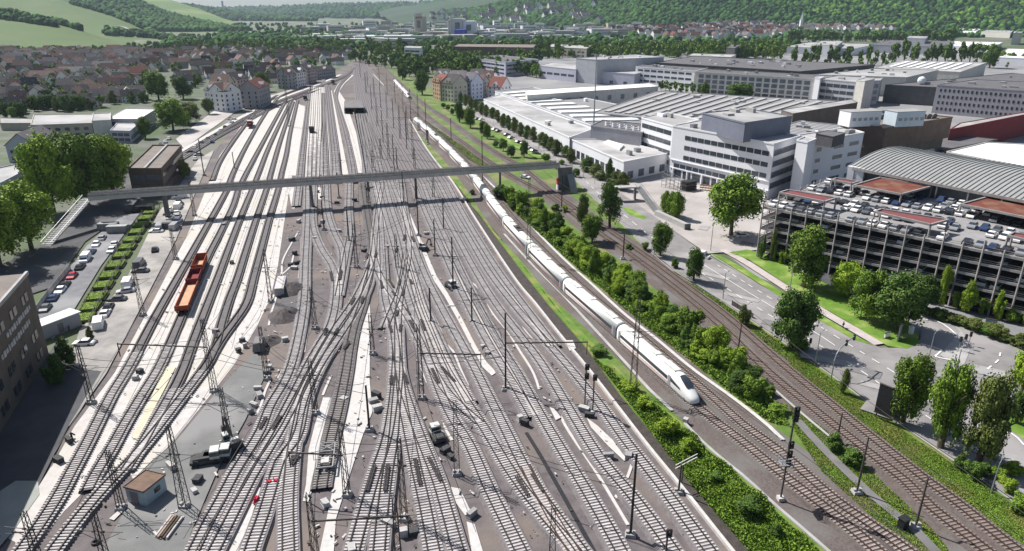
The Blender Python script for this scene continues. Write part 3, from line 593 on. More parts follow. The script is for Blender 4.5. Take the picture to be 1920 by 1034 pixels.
def coach_meshes(Lc, nose):
    """local x forward; returns dict of name -> B"""
    out = {}; h = Lc/2-.42; b = B()
    if nose:
        S = [(-h, 1, 3.9, .55), (h-7.5, 1, 3.9, .55), (h-6, .99, 3.86, .52), (h-4.6, .97, 3.72, .5), (h-3.4, .94, 3.35, .45), (h-2.3, .89, 2.75, .42), (h-1.3, .80, 2.15, .42), (h-.6, .68, 1.75, .45), (h-.15, .50, 1.4, .55), (h, .30, 1.15, .65)]
        tube(b, [(x, section(w_, zt, z0)) for x, w_, zt, z0 in S]); out['body'] = (b, m_tw, True)
        g = B(); vs = []
        for x, zt, w_ in ((h-4.9, 3.80, .62), (h-4.0, 3.58, .82), (h-3.2, 3.28, .86), (h-2.5, 2.9, .82), (h-2.05, 2.64, .62)):
            vs += [(x, -w_, zt-.06), (x, -w_*.5, zt+.05), (x, w_*.5, zt+.05), (x, w_, zt-.06)]
        g.add(vs, [(4*i+k, 4*i+4+k, 4*i+5+k, 4*i+1+k) for i in range(4) for k in range(3)]); out['windscreen'] = (g, m_glass, False)
    else:
        tube(b, [(-h, SEC), (h, SEC)]); out['body'] = (b, m_tw, True)
    x0, x1 = -h+1.6, (h-7.6 if nose else h-1.6)
    g = B()
    for s in (-1, 1):
        g.add([(x0, s*1.432, 1.75), (x1, s*1.432, 1.75), (x1, s*1.425, 2.52), (x0, s*1.425, 2.52)], [(0, 1, 2, 3) if s < 0 else (3, 2, 1, 0)])
    for q_, xx in enumerate((-h+1.1, (h-7.0 if nose else h-1.1))):
        for s in (-1, 1): dr = B(); dr.box((xx, s*1.425, 1.9), (.85, .05, 2.1)); out['door'+' '*(q_*2+(s > 0))] = (dr, M('train_door', (.30, .31, .33)), False)
    if nose:
        for s in (-1, 1): g.add([(h-6.6, s*1.44, 1.95), (h-3.2, s*1.36, 1.75), (h-3.6, s*1.36, 2.15), (h-6.4, s*1.43, 2.75)], [(0, 1, 2, 3) if s < 0 else (3, 2, 1, 0)])
    out['window_band'] = (g, m_glass, False)
    g = B()
    for s in (-1, 1): g.box(((x0+x1)/2, s*1.428, 1.28), (x1-x0+2.4, .03, .1))
    out['red_stripe'] = (g, m_tred, False)
    g = B(); g.add([(x, y*.985, z+.015) for x in (-h+.3, (h-6.2 if nose else h-.3)) for y, z in SEC[3:10]], [(k, k+7, k+8, k+1) for k in range(6)]); out['roof'] = (g, m_troof, True)
    g = B()
    for xx, ll in ((-h+4.5, 4.4), (h-8.5 if nose else h-4.5, 4.0), (0, 1.3)): g.box((xx, 0, 3.97), (ll, 1.4, .14))
    out['roof_unit'] = (g, M('roof_unit_grey', (.62, .61, .59)), False)
    g = B(); g.box((0, 0, .62), (2*h-(4 if nose else 1), 2.5, .7))
    out['underframe'] = (g, m_tgrey, False)
    return out
def bogie_mesh():
    b = B()
    for x in (-1.25, 1.25):
        for y in (-.75, .75): b.cyl((x, y-.07, .46), (x, y+.07, .46), .46, n=12)
    b.box((0, 0, .6), (3.4, 2.2, .3)); return b
def train(L, s0, n, label, Lc=28.75, z=.38, tail=True):
    p0, _ = at(L, s0); root = empty('high_speed_train', (p0.x, p0.y, 0), label, 'train'); cache = {}
    for i in range(n):
        ns = i == 0 or (tail and i == n-1); key = ns
        if key not in cache:
            cache[key] = [(k, v[0], v[1], v[2]) for k, v in coach_meshes(Lc, ns).items()]; first = True; cache[key] = [[k, bb, mt, sm, None] for k, bb, mt, sm in cache[key]]
        p, _ = at(L, s0+Lc*i+1.5*0+1); q, _ = at(L, s0+Lc*(i+1)-1); c = (p+q)/2; d = (p-q) if not (tail and i == n-1) else (q-p)
        co = empty('coach', (c.x-root.location.x, c.y-root.location.y, z)); co.parent = root; co.rotation_euler = (0, 0, math.atan2(d.y, d.x))
        for e in cache[key]:
            if e[4] is None: o = e[1].build(e[0].strip(), e[2], co, e[3], local=True); e[4] = o.data
            else: o = link(e[0].strip(), e[4], co)
        for x in (-9.7, 9.7):
            if 'bogie' not in cache: o = bogie_mesh().build('bogie', m_black, co, local=True); o.location = (x, 0, -.05); cache['bogie'] = o.data
            else: link('bogie', cache['bogie'], co, (x, 0, -.05))
        if i:
            g = link('gangway', cache['gw'], co, (14.35 if not (tail and i == n-1) else -14.35, 0, 0)) if 'gw' in cache else None
            if g is None:
                bb = B(); tube(bb, [(-.45, [(y*.9, zz*.93+.05) for y, zz in SEC]), (.45, [(y*.9, zz*.93+.05) for y, zz in SEC])]); o = bb.build('gangway', m_black, co, local=True); o.location = (14.35, 0, 0); cache['gw'] = o.data
    return root
# distance along LA of the nose (px 1308,765)
nose = P(1308, 768); sA = min(range(len(LA)), key=lambda i: (LA[i]-nose).length)*.6
tr = train(LA, sA, 12, 'white high-speed train with dark window band and long nose running beside the bushes')
# two pantographs on the roof of one coach
for i in (3, 9):
    co = tr.children[i]; b = B(); b.beam((-1, -.6, 4.0), (1, -.6, 4.0), .1, .1); b.beam((-1, .6, 4.0), (1, .6, 4.0), .1, .1); b.beam((-.8, 0, 4.05), (.6, 0, 4.7), .1, .1); b.beam((.6, 0, 4.7), (-.3, 0, 5.4), .08, .08); b.beam((-.3, -.9, 5.45), (-.3, .9, 5.45), .12, .06); b.box((0, 0, 3.98), (6, 1.9, .12))
    b.build('pantograph', m_steel, co, local=True)
q = P(778, 186); sC = min(range(len(LC)), key=lambda i: (LC[i]-q).length)*.6
train(LC, sC, 5, 'short pale train on the far rust-brown line above the trackside trees', Lc=25)
# ---- locomotives and wagons
def place(root_name, px, px2, label, cat, group=None, z=.35):
    a = P(*px); c = P(*px2); d = c-a; return empty(root_name, (a.x, a.y, z), label, cat, group, rz=math.atan2(d.y, d.x))
m_or = M('wagon_orange', (.40, .10, .04), (.28, .07, .035), .9); m_dred = M('wagon_dark_red', (.24, .035, .04), (.16, .03, .035), .7); m_oin = M('wagon_floor', (.60, .36, .22), (.48, .28, .17), .6)
def wagon(px, px2, label, ln, floor, side, hs):
    r = place('freight_wagon', px, px2, label, 'freight wagon', 'orange freight wagons')
    b = B(); b.box((0, 0, 1.05), (ln, 2.8, .25)); b.build('chassis', m_dred, r, local=True)
    b = B(); b.box((0, 0, 1.24), (ln-.3, 2.5, .12)); b.build('load_floor', floor, r, local=True)
    for y in (-1.4, 1.4):
        b = B(); b.box((0, y, 1.2+hs/2), (ln, .12, hs))
        for k in range(int(ln/1.6)): b.box((-ln/2+.8+k*1.6, y*1.04, 1.2+hs/2), (.12, .1, hs))
        b.build('side_wall', side, r, local=True)
    for x in (-ln/2, ln/2):
        b = B(); b.box((x, 0, 1.2+hs*.6), (.14, 2.9, hs*1.2)); b.build('end_wall', side, r, local=True)
        b = B()
        for y in (-.85, .85): b.cyl((x, y, 1.0), (x+(.6 if x > 0 else -.6), y, 1.0), .1); b.cyl((x+(.6 if x > 0 else -.6), y, 1.0), (x+(.68 if x > 0 else -.68), y, 1.0), .24)
        b.build('buffer', m_black, r, local=True)
    for x in (-ln/2+2.2, ln/2-2.2):
        b = B()
        for dx in (-.9, .9):
            for y in (-.75, .75): b.cyl((x+dx, y-.07, .46), (x+dx, y+.07, .46), .46, n=12)
        b.box((x, 0, .7), (2.6, 2, .3)); b.build('bogie', m_black, r, local=True)
    return r
wagon((353, 567), (362, 545), 'orange open wagon with pale load floor, nearest of the pair in the left fan', 17, m_oin, m_or, .9)
wagon((366, 533), (371, 520), 'dark red middle wagon coupled between orange wagons in the left fan', 8, m_dred, m_dred, 1.2)
wagon((376, 508), (383, 490), 'short orange wagon with cabin-high sides, farthest of the row in the left fan', 10, m_oin, m_or, 1.6)
def shunter(px, px2, label, col, ln=9, name='shunting_locomotive'):
    r = place(name, px, px2, label, 'locomotive')
    b = B(); b.box((0, 0, 1.05), (ln, 2.8, .4)); b.build('frame', m_black, r, local=True)
    b = B(); b.box((ln*.17, 0, 2.0), (ln*.55, 1.9, 1.5), tap=.96); b.box((-ln*.4, 0, 1.9), (ln*.16, 1.9, 1.3), tap=.96); b.build('engine_hood', col, r, local=True)
    b = B(); b.box((-ln*.22, 0, 2.5), (ln*.2, 2.8, 2.5), tap=.95); c = b.build('cab', col, r, local=True)
    b = B(); b.box((-ln*.22, 0, 3.85), (ln*.24, 2.9, .16)); b.build('cab_roof', M('loco_roof', (.5, .45, .44)), r, local=True)
    b = B(); b.box((-ln*.22, 0, 3.1), (ln*.2+.04, 2.3, .7)); b.box((-ln*.22, 0, 3.1), (ln*.14, 2.84, .7)); b.build('cab_window', m_glass, c, local=True)
    for x in (-ln*.28, ln*.28):
        b = B()
        for y in (-.75, .75): b.cyl((x, y-.07, .46), (x, y+.07, .46), .5, n=12)
        b.build('wheelset', m_black, r, local=True)
shunter((470, 238), (476, 224), 'dark red shunting locomotive with pink roof in the upper left fan', M('loco_red', (.30, .02, .035)), 17)
shunter((585, 250), (586, 238), 'black shunting engine on the white centre tracks above the footbridge', m_black, 7)
shunter((625, 158), (630, 152), 'small brown-roofed engine at the far neck of the yard', M('loco_brown', (.2, .07, .05)), 12)
shunter((573, 189), (574, 180), 'tiny dark engine beside the tall mast at the far yard', m_black, 7)
# flat trolley wagon on the sunken siding
r = place('track_trolley', (613, 868), (609, 900), 'open frame trolley wagon standing on the darker siding between pale strips', 'trolley')
b = B()
for y in (-1.2, 1.2): b.box((0, y, 1.1), (6.5, .16, .3))
for x in (-3.2, -1, 1, 3.2): b.box((x, 0, 1.1), (.16, 2.5, .25))
b.beam((-3, -1.1, 1.2), (-1, 1.1, 1.2), .12, .12); b.beam((-3, 1.1, 1.2), (-1, -1.1, 1.2), .12, .12); b.build('frame', m_steell, r, local=True)
b = B(); b.box((1.8, 0, 1.35), (1.4, 1.2, .35)); b.build('tool_box', m_path, r, local=True)
for x in (-2.2, 2.2):
    b = B()
    for y in (-.75, .75): b.cyl((x, y-.07, .46), (x, y+.07, .46), .46, n=12)
    b.build('wheelset', m_black, r, local=True)
# ================= CATENARY MASTS
def mast_mesh(kind, h, wd=None):
    b = B()
    if kind == 'lattice':
        w0, w1 = .42 if wd is None else wd, .22
        def c(z, i):
            k = (w0+(w1-w0)*z/h); return Vector(((-1, 1, 1, -1)[i]*k, (-1, -1, 1, 1)[i]*k, z))
        for i in range(4): b.beam(c(0, i), c(h, i), .10, .10, .07, .07)
        n = max(6, int(h/1.1))
        for j in range(n):
            z0, z1 = h*j/n, h*(j+1)/n
            for i in range(4):
                a, d = (i, (i+1) % 4) if j % 2 else ((i+1) % 4, i); b.beam(c(z0, a), c(z1, d), .045, .045)
    elif kind == 'h':
        for s in (-1, 1): b.beam((s*.14, 0, 0), (s*.12, 0, h), .06, .3, .06, .22)
        b.beam((0, 0, 0), (0, 0, h), .26, .05)
    else: b.cyl((0, 0, 0), (0, 0, h), .17, .11, 8)
    return b
MM = {}
def mast(base, topy, label, kind='lattice', boom=None, arm=True, wd=None, dark=False, name='catenary_mast', group='catenary masts along the tracks'):
    p = P(*base); h = min(34, max(5, hgt(p, topy))); key = (kind, round(h), wd)
    r = empty(name, (p.x, p.y, 0), label, 'mast', group, rz=rnd.uniform(-.15, .15))
    if key not in MM:
        o = mast_mesh(kind, h, wd).build('pole', m_steel, r, local=True); MM[key] = (o.data, h)
    else:
        o = link('pole', MM[key][0], r, scl=(1, 1, h/MM[key][1]))
    b = B(); b.box((0, 0, .25), (1.5, 1.3, .6), tap=.8)
    for s in (-.45, .45): b.box((s, 0, .7), (.35, .5, .3))
    if 'fd' in MM: link('foundation', MM['fd'], r)
    else: MM['fd'] = b.build('foundation', m_conc, r, local=True).data
    if boom:
        q = P(*boom[:2], z=h*boom[2] if len(boom) > 2 else h*.62) if 0 else None
        L_, s = boom; z = h*.62; b = B(); b.beam((0, 0, z), (s*L_, 0, z), .16, .22); b.beam((0, 0, z+1.6), (s*L_*.6, 0, z+.1), .06, .06)
        for k in range(int(L_/4.5)): b.beam((s*(k+1)*4.4, 0, z), (s*(k+1)*4.4, 0, z-1.1), .06, .06); b.beam((s*(k+1)*4.4, 0, z-1.1), (s*((k+1)*4.4-1.6), 0, z-.7), .05, .05)
        b.beam((s*L_, 0, z+.2), (s*L_, 0, z-2.6), .14, .14); b.build('boom', m_steel, r, local=True)
    elif arm:
        z = h*.66; k = 'arm%d' % int(z); b = B()
        if k in MM: link('cantilever', MM[k], r)
        else:
            for s in (-1, 1):
                b.beam((0, 0, z), (s*3.2, 0, z+.1), .07, .07); b.beam((0, 0, z-1.5), (s*2.7, 0, z-.1), .06, .06); b.beam((s*2.4, 0, z-.9), (s*3.4, 0, z-1.0), .05, .05); b.cyl((s*.4, 0, z), (s*.8, 0, z), .14)
            MM[k] = b.build('cantilever', m_steel, r, local=True).data
    return r
MAST = [
 ((172, 757), 648, 'leftmost lattice mast beside the shaded access road', {}), ((228, 955), 845, 'lattice mast beside the end of the sandy strip left of the hut', {}),
 ((347, 952), 798, 'thick lattice mast between the hut and the excavator', dict(wd=.6)), ((402, 735), 598, 'tall dark lattice mast below the orange wagons, carrying a long boom', dict(boom=(17, -1), wd=.5)),
 ((432, 838), 727, 'dark mast standing behind the excavator', {}), ((501, 712), 612, 'lattice mast by the rubble heap in the middle of the yard', {}),
 ((592, 777), 675, 'lattice mast on the crossing of the lower throat tracks', {}), ((508, 567), 468, 'lattice mast left of the long container', {}),
 ((268, 592), 500, 'lattice mast on the dirt road edge beside the parked vehicles', {}), ((330, 487), 428, 'lattice mast by the dirt road just left of the nearest fan track', {}),
 ((78, 1070), 960, 'lattice mast in the bottom left corner of the yard', {}), ((205, 1075), 955, 'lattice mast cut by the bottom edge near the black tyre', {}),
 ((591, 617), 538, 'lattice mast right of the curved single track', {}), ((651, 930), 805, 'lattice mast on the pale paving in front of the trolley, with boom over the siding', dict(boom=(8, -1))),
 ((693, 808), 723, 'short twin-leg mast on the edge of the wide pale paving', dict(kind='h', arm=False)), ((758, 975), 820, 'dark lattice mast between the lower sleeper tracks', {}),
 ((748, 1060), 925, 'dark mast at the bottom edge below the double track', {}), ((594, 1060), 925, 'mast at the bottom edge beside the pale strip, carrying a boom', dict(boom=(12, 1))),
 ((857, 890), 752, 'tall mast beside the rubble and the round black tank in the lower centre', {}), ((791, 748), 608, 'tall dark mast with boom reaching right over the sleeper tracks', dict(boom=(11, 1))),
 ((948, 732), 587, 'tall black mast with long boom reaching toward the retaining wall', dict(boom=(15, 1), kind='h')), ((885, 607), 540, 'mast right of the pale service strip', dict(kind='h')),
 ((850, 545), 445, 'mast beside the black box on the pale service strip', dict(kind='h')), ((808, 607), 540, 'thin twin-leg mast left of the pale service strip', dict(kind='h', arm=False)),
 ((1182, 1005), 852, 'single dark mast with white foot in the lower right of the yard', dict(kind='h', arm=False)), ((699, 665), 590, 'mast on top end of the wide pale paving', {}),
 ((669, 502), 420, 'mast in the throat directly below the footbridge shadow', {}), ((785, 443), 350, 'black mast at the footbridge shadow right of the pale strip', dict(kind='h')),
 ((816, 480), 412, 'thin mast between the two tracks right of the pale strip', dict(kind='h')), ((1186, 738), 560, 'tall lattice mast on the grass bank beside the train', dict(wd=.6)),
 ((991, 487), 335, 'tall lattice mast behind the train on the upper grass bank', dict(wd=.55)), ((1382, 672), 606, 'thin brown mast between the rust lines and the bushes', dict(kind='pole', arm=False)),
 ((1168, 487), 440, 'short mast beside the rust line where the bushes begin', dict(kind='h', arm=False)), ((1568, 832), 775, 'grey post between the two rust lines', dict(kind='pole', arm=False)),
 ((1606, 925), 820, 'tall ivy-grown post in the grass below the rust lines', dict(kind='pole', arm=False)), ((1716, 990), 895, 'thin brown mast left of the rust lines near the bottom right', dict(kind='pole', arm=False)),
 ((1035, 1060), 950, 'thin mast at the bottom edge among brown turnout rails', dict(arm=False)), ((1272, 925), 886, 'short mast at the wall holding white cross arms', dict(kind='pole', arm=False)),
 ((543, 238), 92, 'very tall slim light mast at the upper end of the left fan', dict(wd=.6, arm=False)), ((583, 175), 128, 'tall light mast beside the curve line far away', dict(arm=False)),
 ((764, 262), 200, 'dark mast at the top of the green strip near the far end of the express', {}), ((905, 350), 255, 'mast between the express and the rust lines at the footbridge', dict(kind='h', arm=False)),
 ((846, 262), 222, 'thin mast in the green strip between the rust lines above the bridge', dict(kind='h', arm=False)), ((803, 270), 244, 'black signal-like mast left of the express above the bridge', dict(kind='h', arm=False)),
 ((440, 318), 285, 'slim mast in the parking strip above the footbridge', dict(kind='h', arm=False)), ((1053, 392), 330, 'mast in front of the footbridge abutment beside the rust line', dict(kind='h', arm=False)),
 ((365, 405), 340, 'mast under the footbridge beside the parked vans', {}), ((383, 330), 262, 'slim mast beside the dirt road above the footbridge', dict(kind='h', arm=False)),
]
for base, ty, lb, kw2 in MAST: mast(base, ty, lb, **kw2)
# far crowd of masts in the right bundle above the bridge
k = 0
for row, (xa, ya, xb, yb, n) in enumerate([(690, 165, 775, 300, 8), (712, 160, 800, 262, 7), (676, 145, 740, 330, 7)]):
    for i in range(n):
        t = i/(n-1); x, y = xa+(xb-xa)*t, ya+(yb-ya)*t
        mast((x, y), y-(32+44*t), '%s mast from the far end in the %s mast row above the footbridge' % (ordn(i), ('middle', 'right', 'left')[row]), kind='lattice' if i % 2 else 'h')
for i, (x, y, hh) in enumerate(((606, 378, 52), (636, 372, 48), (690, 383, 50), (757, 382, 60), (813, 372, 50), (655, 455, 62), (745, 505, 66), (832, 432, 60), (700, 322, 40), (640, 330, 42), (715, 300, 40), (745, 320, 44), (778, 318, 42), (608, 432, 55))):
    mast((x, y), y-hh, 'thin dark mast near the footbridge, %s of those scattered between the throat tracks' % ordn(i), kind='h' if i % 2 else 'lattice')
# wires along some tracks (contact wires)
def wire(name, L, z, label, s0=0, s1=None):
    pts = L[int(s0/.6):int(s1/.6) if s1 else None:40]; b = B()
    for p, q in zip(pts, pts[1:]): b.beam(p+Vector((0, 0, z)), q+Vector((0, 0, z)), .06, .06)
    tag(b.build(name, m_steel), label, 'overhead wire', 'overhead wires above the tracks')
wire('contact_wire', LA, 6.1, 'thin overhead wire above the express train track'); wire('contact_wire', LD, 6.1, 'thin overhead wire above the outer rust-brown line')
for i, L_ in enumerate(T[:5]+T[10:34:2]): wire('contact_wire', L_, 6.0, 'thin overhead wire above a yard track, wire %s from the left fan' % ordn(i))
SP = [((172, 757), (402, 735)), ((402, 735), (592, 777)), ((228, 955), (347, 952)), ((651, 930), (857, 890)), ((791, 748), (948, 732)), ((508, 567), (591, 617)), ((591, 617), (699, 665)), ((699, 665), (808, 607)), ((885, 607), (948, 732)), ((857, 890), (1182, 1005)), ((669, 502), (785, 443)), ((501, 712), (592, 777)), ((592, 777), (693, 808)), ((816, 480), (885, 607))]
for i, (a, c) in enumerate(SP):
    a, c = P(*a), P(*c); m = (a+c)/2; b = B()
    for z0, sag in ((9.3, 1.6), (7.2, .3)):
        pts = [a.lerp(c, k/10)+Vector((0, 0, z0-sag*4*(k/10)*(1-k/10))) for k in range(11)]
        for p, q in zip(pts, pts[1:]): b.beam(p, q, .065, .065)
    tag(b.build('span_wire', m_steel), 'pair of thin cross wires between two yard masts, span %s' % ordn(i), 'span wire', 'cross wires between the yard masts')
YD = [(150, 830), (268, 600), (372, 400), (410, 345), (848, 345), (960, 530), (1110, 715), (1360, 1034), (20, 1034)]
_pts = [P(*p) for p in YD]; _xs = [p.x for p in _pts]; _ys = [p.y for p in _pts]; _b = [B(), B()]
for _ in range(3600):
    x, y = rnd.uniform(min(_xs), max(_xs)), rnd.uniform(min(_ys), max(_ys)); ins = False; j = len(_xs)-1
    for i in range(len(_xs)):
        if (_ys[i] > y) != (_ys[j] > y) and x < (_xs[j]-_xs[i])*(y-_ys[i])/(_ys[j]-_ys[i])+_xs[i]: ins = not ins
        j = i
    if ins and noise.noise(Vector((x, y, 0))*.12) > -.12:
        s = rnd.uniform(.06, .3); _b[rnd.random() < .4].box((x, y, .3), (s*rnd.uniform(1, 4), s, .12), rnd.uniform(0, 3))
tag(_b[0].build('debris', m_path), 'small pale scraps and stones scattered over the ballast', 'debris', None, 'stuff'); tag(_b[1].build('debris', m_steel), 'small dark scraps and fittings scattered over the ballast', 'debris', None, 'stuff')
# ================= YARD OBJECTS
# hut
p = P(278, 932); r = empty('track_hut', (p.x, p.y, 0), 'small pale blue hut with flat brown roof beside the track junction', 'hut', rz=-.32)
b = B(); b.box((0, 0, 1.35), (3.4, 3.9, 2.7)); b.build('wall', M('hut_blue', (.40, .48, .52), (.32, .39, .42), .8), r, local=True)
b = B(); b.box((0, 0, 2.78), (3.7, 4.2, .16)); rf = b.build('roof', M('hut_roof', (.20, .13, .09), (.13, .09, .07), .9), r, local=True)
b = B()
for x, y, a, c in ((0, -2.05, 3.7, .12), (0, 2.05, 3.7, .12), (-1.8, 0, .12, 4.2), (1.8, 0, .12, 4.2)): b.box((x, y, 2.9), (a, c, .14))
b.build('roof_edge', M('hut_edge', (.16, .10, .08)), rf, local=True)
b = B(); b.box((-.3, -1.97, 1.15), (1.4, .06, 2.1)); b.build('door', M('hut_door', (.22, .19, .20)), r, local=True)
b = B(); b.box((1.72, .3, 1.6), (.06, 1.1, .8)); b.build('window', m_glass, r, local=True)
# excavator
def excavator(px, rz, label, s=1.0):
    p = P(*px); r = empty('excavator', (p.x, p.y, 0), label, 'excavator', rz=rz); r.scale = (s,)*3
    for y in (-1.1, 1.1):
        b = B(); b.box((0, y, .45), (3.6, .55, .75)); b.cyl((-1.8, y-.27, .45), (-1.8, y+.27, .45), .38); b.cyl((1.8, y-.27, .45), (1.8, y+.27, .45), .38); b.build('crawler_track', m_black, r, local=True)
    mw = M('machine_white', (.62, .63, .60), (.45, .46, .44), .6); md = M('machine_dark', (.085, .085, .085), (.055, .055, .055), 1)
    b = B(); b.box((-.4, 0, 1.35), (3.4, 2.6, .9)); b.box((-1.6, 0, 1.9), (1.2, 2.5, .6)); b.build('upper_body', md, r, local=True)
    b = B(); b.box((.7, .8, 2.2), (1.5, 1.0, 1.3), tap=.85); cb = b.build('cab', mw, r, local=True)
    b = B(); b.box((.7, .8, 2.3), (1.45, 1.02, .7)); b.build('window', m_glass, cb, local=True)
    b = B(); b.box((-.9, -.3, 1.95), (1.6, 1.4, .25)); b.build('engine_cover', mw, r, local=True)
    b = B(); b.beam((1.1, -.2, 1.5), (3.6, -.2, 3.9), .4, .5); b.beam((3.6, -.2, 3.9), (5.6, -.2, 3.1), .35, .45); bm = b.build('boom', md, r, local=True)
    b = B(); b.beam((5.6, -.2, 3.1), (6.2, -.2, 1.3), .28, .35); b.box((6.1, -.2, .8), (1.0, 1.0, .8), tap=.7); b.build('bucket', m_steel, bm, local=True)
excavator((437, 840), 2.2, 'dark crawler excavator with white engine cover beside the throat tracks', .95)
excavator((795, 470), 1.2, 'dark machine at the pale service strip just below the footbridge shadow', .7)
# flatbed machines near thick mast
def machine(px, rz, label, d=(4.6, 2.2), mats=None):
    p = P(*px); r = empty('work_machine', (p.x, p.y, 0), label, 'work machine', rz=rz)
    mb = M('machine_dark', (.10, .115, .10)); mw = M('machine_white', (.62, .63, .60))
    b = B(); b.box((0, 0, .8), (d[0], d[1], .5)); b.box((-.6, 0, 1.2), (d[0]*.55, d[1]*.8, .5)); b.build('chassis', mb, r, local=True)
    b = B(); b.box((d[0]*.3, 0, 1.7), (1.5, d[1]*.9, 1.4), tap=.9); cb = b.build('cab', mw, r, local=True)
    b = B(); b.box((d[0]*.3, 0, 1.85), (1.46, d[1]*.92, .6)); b.build('window', m_glass, cb, local=True)
    for x in (-d[0]*.32, d[0]*.32):
        for y in (-d[1]/2, d[1]/2):
            b = B(); b.cyl((x, y-.15, .45), (x, y+.15, .45), .45, n=12); b.build('wheel', m_black, r, local=True)
machine((388, 868), .3, 'white-cabbed work machine, left one of the pair right of the thick mast')
machine((408, 862), .2, 'white-cabbed work machine, right one of the pair below the excavator')
machine((845, 540), -1.0, 'small machine with white cab at the mast beside the pale strip', (3.2, 1.8))
machine((820, 825), 2, 'small rail machine standing in the rubble beside the centre mast', (3.4, 1.8))
# pallets and bins
m_box = [M('crate_white', (.50, .49, .47), (.36, .35, .34), 1), M('crate_grey', (.34, .33, .33), (.26, .25, .25), 1), M('crate_dark', (.05, .05, .055), (.08, .08, .08), 1)]
CR = [((445, 655), 0), ((455, 642), 2), ((460, 652), 0), ((448, 662), 2), ((487, 745), 1), ((484, 732), 0), ((476, 762), 0), ((470, 775), 1), ((500, 700), 1), ((505, 692), 0), ((535, 640), 0), ((545, 500), 2), ((552, 505), 0), ((557, 495), 2),
      ((560, 418), 0), ((598, 425), 2), ((605, 418), 0), ((548, 452), 2), ((553, 478), 2), ((645, 752), 0), ((708, 770), 0), ((706, 745), 2), ((855, 535), 0), ((800, 440), 0), ((790, 462), 2), ((665, 378), 2), ((690, 372), 2), ((697, 355), 2), ((603, 372), 2), ((597, 362), 2), ((632, 382), 2), ((905, 655), 0), ((915, 668), 1), ((975, 790), 0), ((984, 798), 2), ((828, 818), 0), ((835, 848), 2), ((845, 860), 2), ((885, 968), 1), ((700, 755), 1), ((724, 985), 0), ((757, 1005), 0), ((775, 1002), 2), ((1095, 772), 0), ((1105, 782), 2), ((1178, 860), 1), ((610, 948), 0), ((660, 1034), 0), ((735, 990), 1),
      ((322, 880), 0), ((365, 925), 0), ((372, 905), 2), ((130, 830), 2), ((111, 868), 2), ((255, 712), 0), ((263, 700), 2), ((435, 495), 2), ((405, 625), 1), ((420, 424), 1), ((1285, 795), 0), ((1140, 860), 1), ((590, 450), 0), ((635, 435), 0), ((683, 472), 2), ((720, 470), 1), ((726, 465), 0)]
colr = ['white', 'grey', 'black']; near = ['beside the throat tracks', 'on the ballast']
CRd = sorted(CR, key=lambda c: c[0][1]); cm = None
import collections
cnt = collections.Counter()
for (x, y), k in CRd:
    p = P(x, y); sx, sy, sz = rnd.uniform(.8, 1.9), rnd.uniform(.6, 1.1), rnd.uniform(.4, .9)
    zone = 'left' if x < 520 else 'middle' if x < 720 else 'right'
    cnt[(k, zone)] += 1
    b = B(); b.box((0, 0, .08), (sx+.1, sy+.1, .16)); b.box((0, 0, .16+sz/2), (sx, sy, sz)); b.box((0, 0, .2+sz), (sx*1.04, sy*1.04, .08))
    o = b.build('equipment_box', m_box[k]); o.location = (p.x, p.y, .06); o.rotation_euler = (0, 0, rnd.uniform(0, 3))
    tag(o, '%s equipment box, %s of its colour from the bridge in the yard %s' % (colr[k], ordn(cnt[(k, zone)]-1), zone), 'equipment box', 'equipment boxes and cabinets scattered in the yard')
# gravel heaps
def heap(px, r0, hh, label, mat):
    p = P(*px); b = B(); n = 18; vs = [(p.x, p.y, hh)]; fs = []
    for j, (rr, z) in enumerate(((.3, .8), (.62, .42), (1, 0))):
        for i in range(n):
            t = 2*math.pi*i/n; q = 1+.22*noise.noise(Vector((math.cos(t)*2, math.sin(t)*2, j+p.x))); vs.append((p.x+math.cos(t)*r0*rr*q, p.y+math.sin(t)*r0*rr*q*1.2, hh*z*q))
    fs += [(0, 1+i, 1+(i+1) % n) for i in range(n)]+[(1+j*n+i, 1+(j+1)*n+i, 1+(j+1)*n+(i+1) % n, 1+j*n+(i+1) % n) for j in range(2) for i in range(n)]
    b.add(vs, fs); tag(b.build('gravel_heap', mat), label, 'gravel heap')
heap((535, 592), 4.2, 1.8, 'dark heap of earth at the foot of the long container', M('earth_heap', (.10, .085, .085), (.06, .05, .05), 1.5))
heap((545, 545), 4.5, 2.2, 'long dark gravel heap beside the blue-edged container', M('earth_heap', (.10, .085, .085)))
heap((505, 640), 2.6, 1.2, 'small brown earth heap beside the middle rubble mast', M('earth_heap', (.10, .085, .085)))
# container with blue edge
a, c = P(524, 560), P(531, 530); d = c-a; r = empty('skip_container', ((a.x+c.x)/2, (a.y+c.y)/2, 0), 'long white and grey container with a blue tarpaulin edge', 'container', rz=math.atan2(d.y, d.x))
b = B(); b.box((0, 0, 1.1), (9, 2.2, 2.2)); b.build('body', m_conc, r, local=True); b = B(); b.box((0, .2, 2.24), (8.8, 1.7, .06)); b.build('lid', m_path, r, local=True)
b = B(); b.box((0.5, 1.15, 1.6), (7.5, .08, .9)); b.build('tarpaulin', M('tarp_blue', (.03, .08, .55)), r, local=True)
p = P(487, 655); r = empty('trailer', (p.x, p.y, 0), 'grey covered trailer with rounded top beside the middle mast', 'trailer', rz=.2); b = B(); b.box((0, 0, 1.3), (2.2, 4.5, 1.7), tap=.8); b.build('body', M('trailer_grey', (.24, .22, .22)), r, local=True)
b = B(); b.box((0, 0, .5), (1.8, 4.2, .15)); b.build('chassis', m_black, r, local=True)
for y in (-1, 1):
    b = B(); b.cyl((-1, y, .4), (1, y, .4), .4, n=12); b.build('wheel_pair', m_black, r, local=True)
